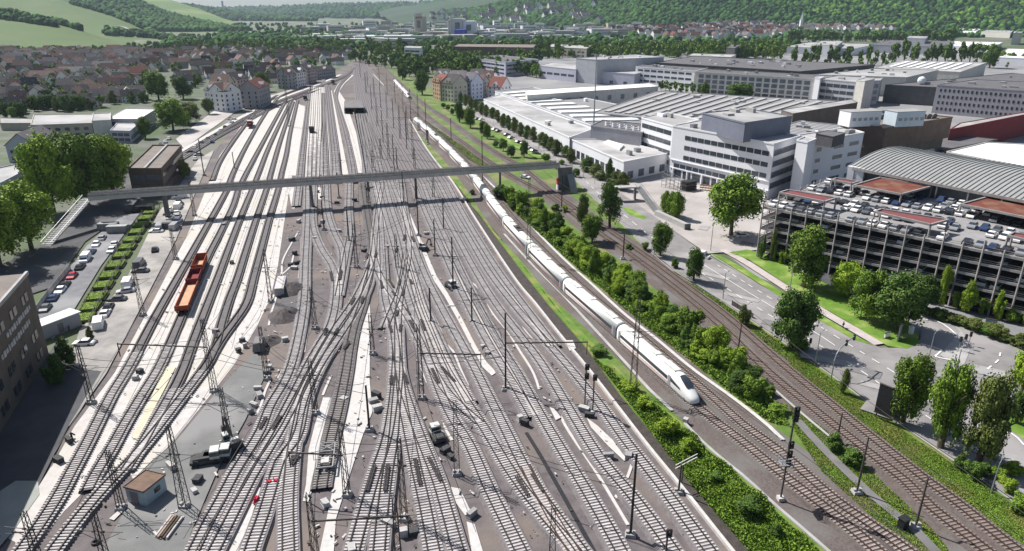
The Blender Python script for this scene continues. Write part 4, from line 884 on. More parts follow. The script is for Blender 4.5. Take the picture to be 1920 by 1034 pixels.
# rail stack, tyre, red machines
p = P(318, 992); r = empty('rail_stack', (p.x, p.y, 0), 'stack of old brown sleepers and planks lying on the dark gravel', 'timber stack', rz=P(326, 975).x and math.atan2(P(336, 972).y-P(308, 1010).y, P(336, 972).x-P(308, 1010).x))
for i, (y, m_) in enumerate(((-.9, m_sleep), (-.45, m_bark), (0, m_bark), (.4, M('plank', (.42, .30, .24))), (.8, m_sleep))):
    b = B(); b.box((rnd.uniform(-.3, .3), y, .2), (4.6, .28, .3)); b.box((rnd.uniform(-.3, .3), y, .48), (4.2, .24, .2)); b.build('beam', m_, r, local=True)
bpy.ops.mesh.primitive_torus_add(major_radius=.42, minor_radius=.17, major_segments=20, minor_segments=8, location=P(180, 1019)+Vector((0, 0, .2))); o = bpy.context.object; o.name = 'tyre'; o.data.materials.append(m_black); tag(o, 'single black tyre lying on the gravel between two bottom masts', 'tyre')
m_hv = M('signal_red', (.55, .03, .06))
for (x, y), s, lb in (((505, 910), (.8, .6, .4), 'red cloth-covered box left on the sleepers of the lower junction'), ((518, 908), (.6, .8, .4), 'red cloth-covered box right on the sleepers of the lower junction'), ((482, 943), (.6, 1.0, .6), 'red marker at the edge of the pale strip in the lower yard')):
    p = P(x, y); b = B(); b.box((0, 0, s[2]/2+.1), s, tap=.75); b.beam((-.3, 0, 0), (-.3, 0, 1.1), .08, .08); b.box((0, 0, .06), (s[0]*1.3, s[1]*1.3, .1)); o = b.build('marker', m_hv); o.location = (p.x, p.y, .3); tag(o, lb, 'marker')
b = B(); b.cyl((0, 0, 0), (0, 0, 1.5), .18, .15, 10); b.cyl((0, 0, 1.5), (.5, .2, .9), .12); b.box((0, 0, .1), (.7, .7, .2)); o = b.build('water_post', m_black); p = P(136, 826); o.location = p; tag(o, 'small black post standing at the yard edge by the shaded road', 'post')
# turnout blades (dark short bars)
m_blade = M('turnout_plate', (.04, .035, .035), (.06, .05, .05), 2)
TB = [(620, 515, 623, 532), (640, 512, 637, 530), (714, 532, 717, 546), (729, 530, 738, 544), (750, 530, 748, 540), (769, 530, 773, 538), (736, 552, 741, 560), (757, 549, 755, 560), (746, 588, 743, 598), (762, 585, 769, 596), (730, 615, 734, 629), (752, 614, 750, 628), (768, 607, 779, 628), (790, 605, 797, 626), (665, 563, 658, 576), (681, 562, 678, 575), (613, 622, 608, 634), (635, 621, 628, 634), (810, 698, 822, 725), (828, 695, 852, 722), (735, 712, 733, 728), (758, 708, 763, 726), (500, 790, 488, 812), (527, 788, 512, 812), (560, 860, 549, 880), (551, 862, 548, 876), (703, 880, 688, 930), (728, 880, 722, 930), (778, 868, 788, 918), (804, 866, 826, 910), (968, 902, 990, 938), (997, 897, 1018, 930), (690, 480, 687, 490), (706, 478, 703, 488), (760, 445, 757, 456), (772, 448, 776, 458), (745, 470, 742, 478), (692, 500, 689, 510), (655, 648, 645, 662), (403, 627, 407, 640)]
TBs = sorted(TB, key=lambda t: t[1])
for i, (x0, y0, x1, y1) in enumerate(TBs):
    a, c = P(x0, y0), P(x1, y1); d = (c-a); L_ = d.length; o_ = B()
    for s in (-.16, .16): o_.box((0, s, 0), (L_, .22, .12))
    for k in range(max(2, int(L_/.9))): o_.box((-L_/2+.4+k*.9, 0, .03), (.2, .7, .12))
    o = o_.build('turnout_plate', m_blade); o.location = ((a.x+c.x)/2, (a.y+c.y)/2, .45+LZ[0]); o.rotation_euler = (0, 0, math.atan2(d.y, d.x))
    tag(o, 'black turnout plate between the rails, %s counted down from the footbridge' % ordn(i), 'turnout plate', 'black turnout plates in the throat')
# ---- signals
def signal(base, topy, heads, label, z0=0, basket=False, arm=None):
    p = P(*base); h = max(3, hgt(p, topy)); r = empty('rail_signal', (p.x, p.y, 0), label, 'signal', rz=.1)
    b = B(); b.beam((0, 0, 0), (0, 0, h), .2, .2); b.build('pole', m_steel, r, local=True); b = B(); b.box((0, 0, .3), (.9, .9, .6)); b.build('foundation', m_path, r, local=True)
    for zz in heads:
        b = B(); b.box((.1, -.25, h*zz), (.75, .25, 1.15)); b.cyl((.1, -.38, h*zz+.3), (.1, -.6, h*zz+.3), .2, n=10); b.cyl((.1, -.38, h*zz-.25), (.1, -.6, h*zz-.25), .2, n=10); b.build('signal_head', m_black, r, local=True)
    if basket:
        b = B(); z = h*.42
        b.box((-.2, -.1, z), (1.8, 1.4, .08))
        for x in (-1.1, .7):
            for y in (-.8, .6): b.beam((x, y, z), (x, y, z+1.1), .06, .06)
        for zz in (.6, 1.1):
            b.beam((-1.1, -.8, z+zz), (.7, -.8, z+zz), .05, .05); b.beam((-1.1, .6, z+zz), (.7, .6, z+zz), .05, .05); b.beam((-1.1, -.8, z+zz), (-1.1, .6, z+zz), .05, .05)
        for k in range(12): b.beam((-.5, .4, h*.1+k*h*.07), (-.1, .4, h*.1+k*h*.07), .04, .04)
        b.build('platform', m_steell, r, local=True)
signal((1463, 938), 765, (.98, .9, .62, .52, .42), 'tall black signal mast with several lamp heads and white platform in the foreground right', basket=True)
signal((1096, 768), 683, (.95, .75), 'dark signal mast with two heads beside the wall, left one of the pair')
signal((1111, 775), 702, (.93,), 'short dark signal with one head beside the wall, right one of the pair')
signal((1247, 1050), 992, (.9,), 'dark signal at the bottom edge of the yard near the single mast')
signal((802, 272), 244, (.9,), 'small black signal left of the express above the footbridge')
b = B(); b.box((0, 0, .9), (1.3, .9, 1.4)); b.box((0, 0, 1.65), (1.5, 1.1, .12)); b.box((0, 0, .12), (1.6, 1.2, .24)); o = b.build('relay_cabinet', m_black); o.location = P(1692, 990); o.rotation_euler = (0, 0, .5); tag(o, 'black relay cabinet at the foot of the rust-line embankment', 'cabinet')
# white cross arms at the wall
r = empty('cross_arm_pole', P(1278, 905), 'pole at the yard wall holding two long white cross arms', 'pole'); b = B(); b.cyl((0, 0, 0), (0, 0, 4.2), .1); b.build('pole', m_steel, r, local=True)
for z in (3.4, 4.0):
    b = B(); b.beam((-1.5, -1.2, z), (2.2, .9, z+.5), .12, .12); b.build('cross_arm', m_path, r, local=True)
# ================= BUILDINGS
UC = bpy.data.meshes.new('unit_box'); _b = B().box((0, 0, 0), (1, 1, 1)); UC.from_pydata(_b.v, [], _b.f); UC.materials.append(m_glass)
def wbox(name, c, d, rz, mat, parent):
    off = Vector(); o = parent
    while o is not None: off += o.location; o = o.parent
    return link(name, UC, parent, (c[0]-off.x, c[1]-off.y, c[2]-off.z), (0, 0, rz), d, mat)
m_rf = {'grey': M('roof_grey', (.36, .355, .35), (.28, .275, .27), .1, c3=(.42, .41, .40), s3=.04), 'pale': M('roof_pale', (.36, .355, .35), (.28, .275, .27), .08, c3=(.46, .45, .445), s3=.05), 'dark': M('roof_dark', (.15, .145, .15), (.11, .105, .11), .2), 'brown': M('roof_brown', (.22, .19, .165), (.17, .145, .13), .15),
        'strip': M('roof_strips', (.32, .31, .30), (.25, .245, .24), .08, wave=(.09, (.20, .20, .21), .75, .3)), 'white': M('roof_white', (.78, .78, .76), (.70, .70, .69), .1)}
m_wl = {'white': m_white, 'grey': M('wall_grey', (.34, .34, .37), (.29, .29, .32), .2), 'beige': M('wall_beige', (.50, .45, .38), (.42, .38, .32), .3), 'brown': M('wall_brown', (.16, .115, .09), (.12, .085, .07), .3), 'cream': M('wall_cream', (.62, .60, .55), (.54, .52, .48), .4),
        'dark': M('wall_dark', (.11, .11, .115), (.08, .08, .085), .2), 'bluegrey': M('wall_bluegrey', (.20, .215, .27), (.16, .17, .22), .1), 'lilac': M('wall_lilac', (.50, .50, .58), (.44, .44, .52), .3), 'red': M('wall_red', (.28, .04, .045), (.22, .035, .04), .3), 'olive': M('wall_olivebrown', (.17, .145, .12), (.13, .11, .09), .3), 'steel': M('wall_steel', (.46, .47, .50), (.40, .41, .44), .2)}
def corners(px, h):
    q = [P(x, y, h) for x, y in px]
    if len(q) == 3: q.append(q[0]+q[2]-q[1])
    return [Vector((a.x, a.y)) for a in q]
def block(name, px, h, wall, roof, label, cat='building', wins=(), units=0, z0=0, par=.6, parent=None, q=None):
    q = q or corners(px, h); r = parent or empty(name, (q[0].x, q[0].y, 0), label, cat)
    b = B(); b.prism([tuple(a) for a in q], z0, h, cap=False); b.prism([tuple(a) for a in q], h-.3, h-.25)
    cen = sum(q, Vector((0, 0)))/len(q); w_ = b.build('wall', m_wl[wall], r)
    b = B(); inn = [a+(cen-a).normalized()*.5 for a in q]; b.prism([tuple(a) for a in inn], h-.2, h+.03); rf = b.build('roof', m_rf[roof], r)
    if par:
        b = B(); n = len(q)
        for i in range(n):
            a, c = q[i], q[(i+1) % n]; b.beam((a.x, a.y, h+par*.2), (c.x, c.y, h+par*.2), .35, par)
        b.build('parapet', m_wl[wall], r)
    for w in wins:
        e, fl, zb_, zs, wh, bay, duty = w[:7]; mat = w[7] if len(w) > 7 else m_glass; m0, m1 = (w[8], w[9]) if len(w) > 9 else (.03, .97)
        a, c = q[e], q[(e+1) % len(q)]; d = c-a; Ln = d.length; d.normalize(); nrm = Vector((d.y, -d.x))
        if (cen-a).dot(nrm) > 0: nrm = -nrm
        rz = math.atan2(d.y, d.x); n = max(1, int(Ln*(m1-m0)/bay)); step = Ln*(m1-m0)/n
        for f in range(fl):
            for k in range(n):
                p = a+d*(Ln*m0+step*(k+.5))+nrm*.03
                wbox('window', (p.x, p.y, zb_+zs*f+wh/2), (step*duty, .14, wh), rz, mat, r)
    rr = random.Random(len(label))
    for k in range(units):
        s, t = rr.uniform(.12, .88), rr.uniform(.15, .85); p = q[0].lerp(q[1], s).lerp(q[3 % len(q)].lerp(q[2], s), t)
        d = q[1]-q[0]; sx = rr.uniform(1.5, 5); sy = rr.uniform(1.2, 3); sz = rr.uniform(.6, 2)
        wbox('roof_unit', (p.x, p.y, h+sz/2), (sx, sy, sz), math.atan2(d.y, d.x), rr.choice((m_steell, m_wl['white'], m_conc)), r)
    return r, q
def skylights(r, q, h, n, mat, frac=(.08, .92), d0=.15, d1=.85):
    for i in range(n):
        s = frac[0]+(frac[1]-frac[0])*(i+.5)/n; a = q[0].lerp(q[1], s); c = q[3].lerp(q[2], s); p = a.lerp(c, d0); t = a.lerp(c, d1); m = (p+t)/2; d = t-p
        wbox('skylight', (m.x, m.y, h+.35), (d.length, (q[1]-q[0]).length*(frac[1]-frac[0])/n*.45, .7), math.atan2(d.y, d.x), mat, r)
# --- right side industry
r, q = block('factory_hall', [(907, 187), (1068, 259), (1112, 243), (938, 178)], 9, 'white', 'pale', 'long low white factory hall with pale roof lining the street of clipped trees', 'factory', wins=[(0, 1, .8, 3, 3, 4, .7, m_glass, .72, .98)], units=3)
r, q = block('factory_hall', [(928, 172), (1108, 236), (1330, 232), (1000, 165)], 8, 'white', 'strip', 'broad flat hall with bright striped skylights behind the long street front', 'factory', units=6)
skylights(r, q, 8, 9, m_rf['white'], (.05, .95), .05, .55)
r, q = block('factory_hall', [(989, 180), (1234, 163), (1215, 157), (985, 170)], 12, 'cream', 'white', 'narrow long white-roofed gallery hall with a row of square gates', 'factory', wins=[(0, 1, 5, 3, 3.5, 11, .28, m_glassl)])
r, q = block('factory_hall', [(1112, 212), (1420, 245), (1600, 192), (1230, 172)], 9, 'grey', 'strip', 'very large sawtooth factory roof in the middle of the works', 'factory', units=16)
skylights(r, q, 9, 14, m_conc, (.03, .97), .06, .94)
block('factory_hall', [(1108, 237), (1203, 250), (1225, 236), (1130, 226)], 14, 'grey', 'dark', 'dark grey windowless block carrying a row of white roof fans', 'factory')
k = 0
for i in range(5):
    for j in range(2):
        p = P(1140+i*13, 233+i*2.2+j*4-3, 14.6); r0 = empty('roof_fan', (p.x, p.y, 14.0), 'white roof fan, %s from the left in the %s row on dark block' % (ordn(i), ('rear', 'front')[j] if j else 'rear'), 'roof fan', 'white roof fans on the dark grey block')
        b = B(); b.cyl((0, 0, 0), (0, 0, .8), 1.5, n=12); b.build('housing', m_white, r0, local=True); b = B(); b.cyl((0, 0, .8), (0, 0, .85), 1.1, n=12); b.box((0, 0, .9), (2.2, .2, .08)); b.build('fan_blade', m_black, r0, local=True)
r, q = block('factory_hall', [(1070, 262), (1170, 305), (1255, 288), (1150, 262)], 8, 'white', 'pale', 'low white corner building with pillars in front of the dark grey block', 'factory', wins=[(0, 1, .6, 3, 3.6, 5, .7), (1, 1, .8, 3, 3, 6, .5, m_glassl)], units=2)
b = B(); b.prism([tuple(P(x, y, 8.6))[:2] for x, y in ((1132, 268), (1162, 281), (1170, 273), (1140, 264))], 8.1, 9.0); b.build('skylight', m_rf['white'], r)
block('office_wing', [(1203, 222), (1262, 238), (1310, 226), (1250, 212)], 20, 'white', 'grey', 'white office wing with dark ribbon windows left of the main office block', 'office building', wins=[(0, 4, 3.5, 4.2, 1.9, 5, .94)], units=2)
A1, A2 = P(1262, 237, 21), P(1452, 271, 21)
r, q = block('office_building', [(1262, 237), (1452, 271), (1500, 256), (1318, 226)], 21, 'white', 'grey', 'big white five-storey office with long dark ribbon windows facing the courtyard', 'office building',
   wins=[(0, 3, 8.2, 4.1, 1.7, 3.4, .88, m_glass, .14, .97), (0, 1, 4.3, 4, 1.6, 3.4, .88, m_glass, .04, .60), (0, 1, .3, 4, 3.0, 5, .8, m_glass, .04, .97), (1, 4, 4.2, 4.1, 2.2, 5, .96, m_glassl)], units=8)
b = B()
for z in (3.9, 7.3): b.beam((A1.x, A1.y-.3, z), (A2.x, A2.y-.3, z), .5, .25)
b.build('cornice', m_white, r)
for t in (.04, .2, .36, .52, .68, .84, .98):
    p = A1.lerp(A2, t); wbox('pillar', (p.x, p.y-.45, 1.9), (.7, .7, 3.8), 0, m_white, r)
block('stair_tower', [(1494, 264), (1515, 268), (1530, 262), (1508, 258)], 22, 'white', 'grey', 'plain white corner tower between the office block and its right wing', 'office building')
block('office_wing', [(1515, 268), (1620, 250), (1585, 240), (1488, 256)], 20, 'white', 'grey', 'shaded white right wing of the office with short strip windows', 'office building', wins=[(0, 4, 3.2, 4.2, 1.5, 9, .62, m_glassl, .42, .98), (0, 4, 3.2, 4.2, 1.5, 3, .8, m_glassl, .16, .26)], units=4)
r, q = block('roof_penthouse', [(1317, 213), (1397, 232), (1485, 219), (1400, 205)], 27.5, 'bluegrey', 'grey', 'dark blue-grey plant storey on the roof of the white office', 'plant room', z0=20.5, units=3)
block('roof_penthouse', [(1363, 228), (1397, 235), (1420, 228), (1385, 222)], 25.5, 'bluegrey', 'pale', 'small blue-grey cube with two white hatches in front of the plant storey', 'plant room', z0=20.5, wins=[(0, 1, 22.6, 3, 1.6, 5, .4, m_white)])
block('roof_penthouse', [(1530, 251), (1562, 257), (1585, 250), (1550, 245)], 23.5, 'dark', 'dark', 'low dark louvred plant box on the right office wing', 'plant room', z0=19.5, par=.2)
r, q = block('factory_hall', [(1487, 214), (1608, 193), (1596, 187), (1465, 207)], 14, 'olive', 'pale', 'long grey-brown windowless hall running behind the office plant storey', 'factory', par=.4)
r, q = block('factory_building', [(1303, 135), (1530, 149), (1560, 143), (1320, 131)], 17, 'cream', 'dark', 'long pale factory block with a grid of square windows over four floors', 'factory', wins=[(0, 3, 4.5, 4.0, 2.9, 6, .72, m_glassl), (0, 1, .8, 4, 2.6, 6, .8)], units=6)
r, q = block('factory_building', [(1536, 149), (1606, 155), (1640, 147), (1570, 143)], 17, 'steel', 'grey', 'glass and white banded end block beside the square-window factory', 'factory', wins=[(0, 3, 3.2, 4.5, 2.4, 5, .9)], units=3)
block('stair_tower', [(1606, 151), (1622, 153), (1640, 149), (1620, 147)], 21, 'cream', 'pale', 'pale stair tower at the right end of the square-window factory', 'tower')
block('stair_tower', [(1528, 147), (1538, 148), (1545, 145), (1534, 144)], 18, 'white', 'pale', 'slim white stair tower in the middle of the square-window factory', 'tower')
block('factory_building', [(1622, 153), (1650, 152), (1655, 147), (1638, 147)], 17, 'steel', 'grey', 'narrow glazed gable side right of the pale stair tower', 'factory', wins=[(0, 3, 3, 4.5, 2.8, 4, .85, m_glassl)])
block('factory_building', [(1192, 126), (1302, 134), (1330, 128), (1215, 121)], 16, 'white', 'dark', 'white three-storey block with dark strip windows left of the square-window factory', 'factory', wins=[(0, 3, 3.5, 4.6, 1.7, 7, .8)], units=5)
block('factory_hall', [(1010, 124), (1080, 131), (1110, 124), (1035, 118)], 12, 'lilac', 'grey', 'pale lilac hall with two dark strips behind the clipped tree row', 'factory', wins=[(0, 1, 5, 3, 2, 9, .8)])
block('factory_hall', [(1080, 110), (1120, 113), (1245, 108), (1190, 103)], 22, 'steel', 'grey', 'tall windowless steel-grey hall with curved vents on its roof', 'factory', units=6)
block('factory_hall', [(1082, 132), (1190, 140), (1215, 134), (1110, 127)], 11, 'lilac', 'grey', 'long low lilac-grey hall in front of the tall steel hall', 'factory', wins=[(0, 1, 1, 3, 3, 14, .25)])
block('factory_hall', [(1230, 118), (1500, 135), (1640, 122), (1300, 106)], 18, 'dark', 'dark', 'wide dark flat roof covered with plant behind the square-window factory', 'factory', units=24)
block('factory_hall', [(1500, 140), (1700, 146), (1760, 132), (1560, 128)], 15, 'cream', 'grey', 'grey roof with pale walls behind the pale stair tower', 'factory', units=10)
r, q = block('factory_hall', [(1640, 128), (1800, 136), (1850, 118), (1690, 114)], 13, 'cream', 'pale', 'pale sawtooth hall roof left of the big dark round tree', 'factory'); skylights(r, q, 13, 8, m_rf['white'])
block('factory_hall', [(1660, 160), (1760, 165), (1990, 150), (1900, 138)], 13, 'dark', 'dark', 'long dark roof running behind the paired-window office', 'factory', units=8)
r, q = block('office_building', [(1757, 160), (1935, 172), (1990, 158), (1830, 150)], 18.5, 'grey', 'dark', 'long grey office with rows of paired square windows at the right edge', 'office building', wins=[(0, 4, 2.5, 4, 1.8, 2.6, .42, m_black)], units=4)
r, q = block('office_building', [(1577, 231), (1661, 241), (1786, 221), (1700, 212)], 21, 'brown', 'brown', 'dark brown box building with a wraparound cladding band, set over a recessed floor', 'office building', z0=12, wins=[])
q2 = [a+((sum(q, Vector((0, 0)))/4)-a)*.09 for a in q]; b = B(); b.prism([tuple(a) for a in q2], 0, 12, cap=False); b.build('recessed_floor', m_wl['olive'], r)
for f in (3.2, 7.2):
    for (a, c) in ((q2[0], q2[1]), (q2[1], q2[2])):
        d = c-a; m = (a+c)/2; wbox('window', (m.x, m.y, f), (d.length*1.003, .3, 1.5), math.atan2(d.y, d.x), m_glassl, r)
for px, d_, mt, lb in (((1612, 222), (15, 7, 6), m_white, 'white plant container on the brown building, left one of the pair'), ((1695, 222), (14, 7, 6), M('wall_ice', (.60, .68, .74)), 'pale blue plant container on the brown building, right one of the pair')):
    p = P(*px, z=24); r0 = empty('plant_container', (p.x, p.y, 21.1), lb, 'plant container', rz=.25)
    b = B(); b.box((0, 0, d_[2]/2), d_); b.build('body', mt, r0, local=True); b = B(); b.box((0, 0, d_[2]+.1), (d_[0]+.3, d_[1]+.3, .2)); b.build('lid', m_rf['pale'], r0, local=True)
    b = B()
    for k in range(5): b.box((-d_[0]/2+2+k*2.7, -d_[1]/2-.05, d_[2]*.5), (1.6, .1, 1.2))
    b.build('vent', m_conc, r0, local=True)
for i in range(9):
    p = P(1642+i*6.4 if i < 5 else 1722+(i-5)*10, 218-i*.2, 22.3); b = B(); b.cyl((-1.6, 0, 0), (1.6, 0, 0), .9, n=10); b.box((0, 0, -.8), (2.6, 1.4, .5)); o = b.build('ventilation_unit', m_concd); o.location = (p.x, p.y, 22.3); o.rotation_euler = (0, 0, 1.3); tag(o, 'round dark ventilation unit on the brown building roof, %s from the left' % ordn(i), 'ventilation unit', 'ventilation units on the brown building')
block('factory_hall', [(1780, 243), (1930, 214), (2100, 214), (1950, 236)] if 0 else [(1781, 244), (2050, 190), (2080, 184), (1800, 232)], 12, 'red', 'pale', 'long dark red sheet-metal hall wall rising to the right edge', 'factory', par=.5)
block('factory_hall', [(1775, 286), (2010, 330), (2080, 280), (1850, 268)], 10, 'cream', 'white', 'flat brilliant white roof behind the curved grey hall roof', 'factory')
block('factory_hall', [(1640, 262), (1770, 282), (1870, 262), (1740, 248)], 7, 'dark', 'dark', 'low dark roof in the shade between the brown building and the curved hall', 'factory', par=.3)  # dark colours paint in the shaded base between the buildings
block('factory_hall', [(1420, 250), (1580, 262), (1660, 244), (1500, 228)], 11, 'steel', 'strip', 'low striped roof between the office wing and the brown building', 'factory', units=8)
p = P(1777, 180); b = B(); b.cyl((0, 0, 0), (0, 0, 14), .5); b.add(*[(lambda s: (s[0], s[1]))(([tuple(np.array(v)*3+np.array((0, 0, 16))) for v in ICO2[0]], [tuple(int(i) for i in f) for f in ICO2[1]]))][0]); o = b.build('ball_tank', m_white); p = P(1720, 192); o.location = p; tag(o, 'small white ball-shaped tank on a stem among the factory roofs', 'tank')
# far-right warehouses
for i, (px, h, wl_, rf, lb) in enumerate([([(1470, 88), (1600, 92), (1640, 84), (1520, 80)], 10, 'white', 'pale', 'white-roofed warehouse left of the big trees beyond the works'), ([(1630, 84), (1760, 88), (1790, 78), (1670, 76)], 12, 'steel', 'dark', 'dark two-storey warehouse beyond the tall tree row'),
    ([(1760, 86), (1860, 90), (1880, 80), (1790, 78)], 9, 'white', 'white', 'bright white warehouse roof right of the dark warehouse'), ([(1870, 108), (2010, 114), (2030, 96), (1890, 92)], 9, 'white', 'white', 'bright flat warehouse roof at the far right edge'), ([(1900, 62), (1915, 62), (1918, 60), (1903, 60)], 22, 'cream', 'pale', 'pale tower block at the far right edge below the forest'),
    ([(1840, 60), (1895, 62), (1900, 58), (1850, 57)], 12, 'cream', 'grey', 'long pale apartment slab below the forest near the right edge'), ([(1790, 58), (1830, 60), (1838, 55), (1800, 54)], 8, 'white', 'white', 'white tents and sheds below the forest'), ([(1530, 84), (1570, 86), (1580, 78), (1540, 77)], 15, 'steel', 'pale', 'small steel tower house in front of the dark tree belt'),
    ([(1700, 72), (1735, 73), (1740, 69), (1705, 68)], 20, 'steel', 'pale', 'pale stepped roof structure above the dark warehouse'), ([(1290, 105), (1370, 108), (1380, 103), (1300, 101)], 12, 'cream', 'pale', 'low pale shed roof before the tree belt')]):
    block('warehouse', px, h, wl_, rf, lb, 'warehouse', units=2)
# mid distance offices
block('office_building', [(873, 108), (948, 118), (1010, 112), (935, 104)], 14, 'lilac', 'dark', 'long violet-grey office among trees with dark ribbon windows', 'office building', wins=[(0, 3, 2, 4, 1.7, 9, .9), (1, 3, 2, 4, 1.7, 9, .9)], units=3)
block('office_building', [(758, 90), (787, 91), (792, 88), (762, 87)], 20, 'white', 'pale', 'small white office block with three dark window bands rising from the trees', 'office building', wins=[(0, 4, 2, 4.4, 2, 6, .92)])
block('school_building', [(850, 88), (1000, 90), (1005, 84), (860, 83)], 16, 'brown', 'brown', 'long dark red-brown roofed building behind the tree belt', 'building')
block('building', [(1022, 88), (1100, 92), (1108, 86), (1030, 83)], 13, 'beige', 'grey', 'long beige building beside the tall poplars', 'building', wins=[(0, 2, 2, 5, 2, 8, .5)])
block('building', [(1570, 78), (1576, 79), (1580, 76), (1574, 75)] if 0 else [(1362, 90), (1378, 91), (1390, 84), (1372, 83)], 16, 'dark', 'dark', 'steep dark church hall roof in front of the hillside village', 'building')
# power station
for px, bh, lb, mt in (((779, 70, 793, 31), 0, 'tall pale power-station tower with reddish top band', 'beige'), ((848, 72, 868, 35), 0, 'broad white boiler house, left of the pair', 'cream'), ((869, 72, 889, 40), 0, 'white boiler house with dark panel, right of the pair', 'white'), ((852, 74, 870, 56), 0, 'deep blue box in front of the boiler houses', 'blue')):
    x0, yb, x1, yt = px; a, c = P(x0, yb), P(x1, yb); h = hgt(a, yt); mm = M('blue_cladding', (.04, .06, .45)) if mt == 'blue' else m_wl[mt]
    r0 = empty('power_station_block', (a.x, a.y, 0), lb, 'power station'); b = B(); b.prism([(a.x, a.y), (c.x, c.y), (c.x+5, c.y+45), (a.x+5, a.y+45)], 0, h); b.build('wall', mm, r0)
    if mt != 'blue':
        m = a.lerp(c, .5); wbox('panel', (m.x, m.y-.4, h*.62), ((c.x-a.x)*.45, .6, h*.35), 0, m_glassl, r0)
    if mt == 'beige': wbox('top_band', (m.x, m.y, h*.94), ((c.x-a.x)*1.02, 2, h*.08), 0, M('brick_red', (.35, .16, .12)), r0); wbox('roof_house', (m.x, m.y+12, h+4), (14, 14, 9), 0, m_wl['cream'], r0)
for x, yb, yt, lb in ((846, 72, 33, 'slender pale chimney beside the boiler houses'), (842, 72, 40, 'shorter slender chimney left of the boiler houses'), (779, 70, 28, 'thin pipe chimney on the left of the pale power-station tower'), (1176, 54, 34, 'lone pale factory chimney in front of the forest'), (421, 36, 3, 'distant tower on the far horizon hill')):
    p = P(x, yb); h = hgt(p, yt); rr_ = max(1.6, p.y*.0012); b = B(); b.cyl((0, 0, 0), (0, 0, h), rr_*1.3, rr_, 10); b.cyl((0, 0, h), (0, 0, h+2), rr_*1.15, rr_*1.15, 10); b.box((0, 0, 2), (rr_*4, rr_*4, 4)); o = b.build('chimney', m_wl['cream']); o.location = p; tag(o, lb, 'chimney')
p = P(1112, 262); h = hgt(p, 105); r0 = empty('light_mast', p, 'very tall slim floodlight mast rising from the factory roof front', 'mast'); b = B(); b.cyl((0, 0, 0), (0, 0, h), .45, .22); b.build('pole', m_steell, r0, local=True); b = B(); b.cyl((0, 0, h-.4), (0, 0, h+.5), 1.1, n=12); b.build('lamp_ring', m_steell, r0, local=True)
# --- left side buildings
r = empty('brown_office', (-95, 110, 0), 'brown windowed building with pale sign lettering in the lower left corner', 'office building')
a, c, dd = Vector((-95.8, 128)), Vector((-73.5, 62)), Vector((-45, -14)); h = 18
q = [a, c, c+dd, a+dd]; b = B(); b.prism([tuple(t) for t in q], 0, h, cap=False); b.build('wall', M('wall_umber', (.15, .125, .10), (.115, .095, .08), .3), r)
b = B(); b.prism([tuple(t) for t in [a+Vector((-.4, 0)), c+Vector((-.4, 0)), c+dd, a+dd]], h-.2, h+.02); b.build('roof', m_rf['brown'], r)
d = (c-a).normalized(); nr = Vector((-d.y, d.x)); nr = nr if nr.x > 0 else -nr; rz = math.atan2(d.y, d.x)
b = B(); b.beam((a.x, a.y, h+.2), (c.x, c.y, h+.2), .5, .7); b.build('parapet', m_conc, r)
for f in range(4):
    for k in range(9):
        if f == 2 and k < 6: continue
        p = a+d*(4+k*7)+nr*.04; wbox('window', (p.x, p.y, 2.6+f*4), (1.5, .16, 1.7), rz, m_glass, r)
        p = p+d*2.1; wbox('window', (p.x, p.y, 2.6+f*4), (1.2, .16, 1.7), rz, m_glass, r)
for zz, n, s0 in ((12.4, 11, 4), (10.2, 13, 6)):
    for k in range(n):
        p = a+d*(s0+k*1.3)+nr*.12; wbox('sign_letter', (p.x, p.y, zz), (.95 if k % 3 else .6, .12, 1.1 if k % 2 else .85), rz, m_path, r)
p = P(108, 622); r0 = empty('entrance_shed', p, 'small white flat-roofed shed at the corner of the brown building', 'shed', rz=1.1); b = B(); b.box((0, 0, 1.6), (9, 3.4, 3.2)); b.build('wall', m_wl['grey'], r0, local=True); b = B(); b.box((0, 0, 3.3), (9.6, 4, .2)); b.build('roof', m_rf['white'], r0, local=True); b = B(); b.box((0, -1.72, 1.3), (1.2, .08, 2.1)); b.build('door', m_concd, r0, local=True)
r, q = block('depot_building', [(240, 318), (302, 318), (340, 274), (286, 274)], 10.5, 'brown', 'brown', 'brown flat-roofed depot building behind the left end of the footbridge', 'building', wins=[(0, 2, 2.4, 4, 2, 5, .85, m_glassl), (1, 1, 7.2, 4, 1.5, 3, .8), (1, 1, 3, 4, 1.5, 3, .8)], par=.8)
b = B(); m1 = (q[0]+q[1])/2; m2 = (q[2]+q[3])/2; b.beam((m1.x, m1.y, 10.9), (m2.x, m2.y, 10.9), .7, .5); b.build('roof_ridge', m_conc, r)
r, q = block('long_house', [(58, 236), (172, 232), (178, 215), (64, 216)], 8, 'beige', 'grey', 'long beige building with grey roof and dormers left of the big trees', 'building', wins=[(0, 2, 1.5, 3.2, 1.6, 4.5, .5)])
block('gable_house', [(172, 228), (207, 226), (207, 213), (175, 214)], 9.5, 'cream', 'grey', 'pale yellow end house at the right of the long beige building', 'house')
block('pavilion', [(200, 224), (262, 224), (291, 206), (236, 205)], 8, 'steel', 'white', 'building with brilliant white roof beside the round green trees', 'building', wins=[(0, 2, 1, 3.4, 2, 4, .8), (1, 2, 1, 3.4, 2, 4, .8)], par=.4)
block('annex_building', [(207, 246), (243, 247), (262, 232), (220, 232)], 6, 'lilac', 'pale', 'low lilac annex with framed balcony front below the white roof', 'building', wins=[(0, 2, .8, 2.6, 1.6, 3, .85), (1, 1, 1.5, 2.6, 2, 3, .8)])
block('annex_building', [(0, 345), (45, 322), (70, 300), (-10, 318)], 7, 'lilac', 'pale', 'pale lilac flat building cut by the left edge below the pitched roof', 'building', wins=[(0, 2, 1, 3, 1.5, 3, .7)])
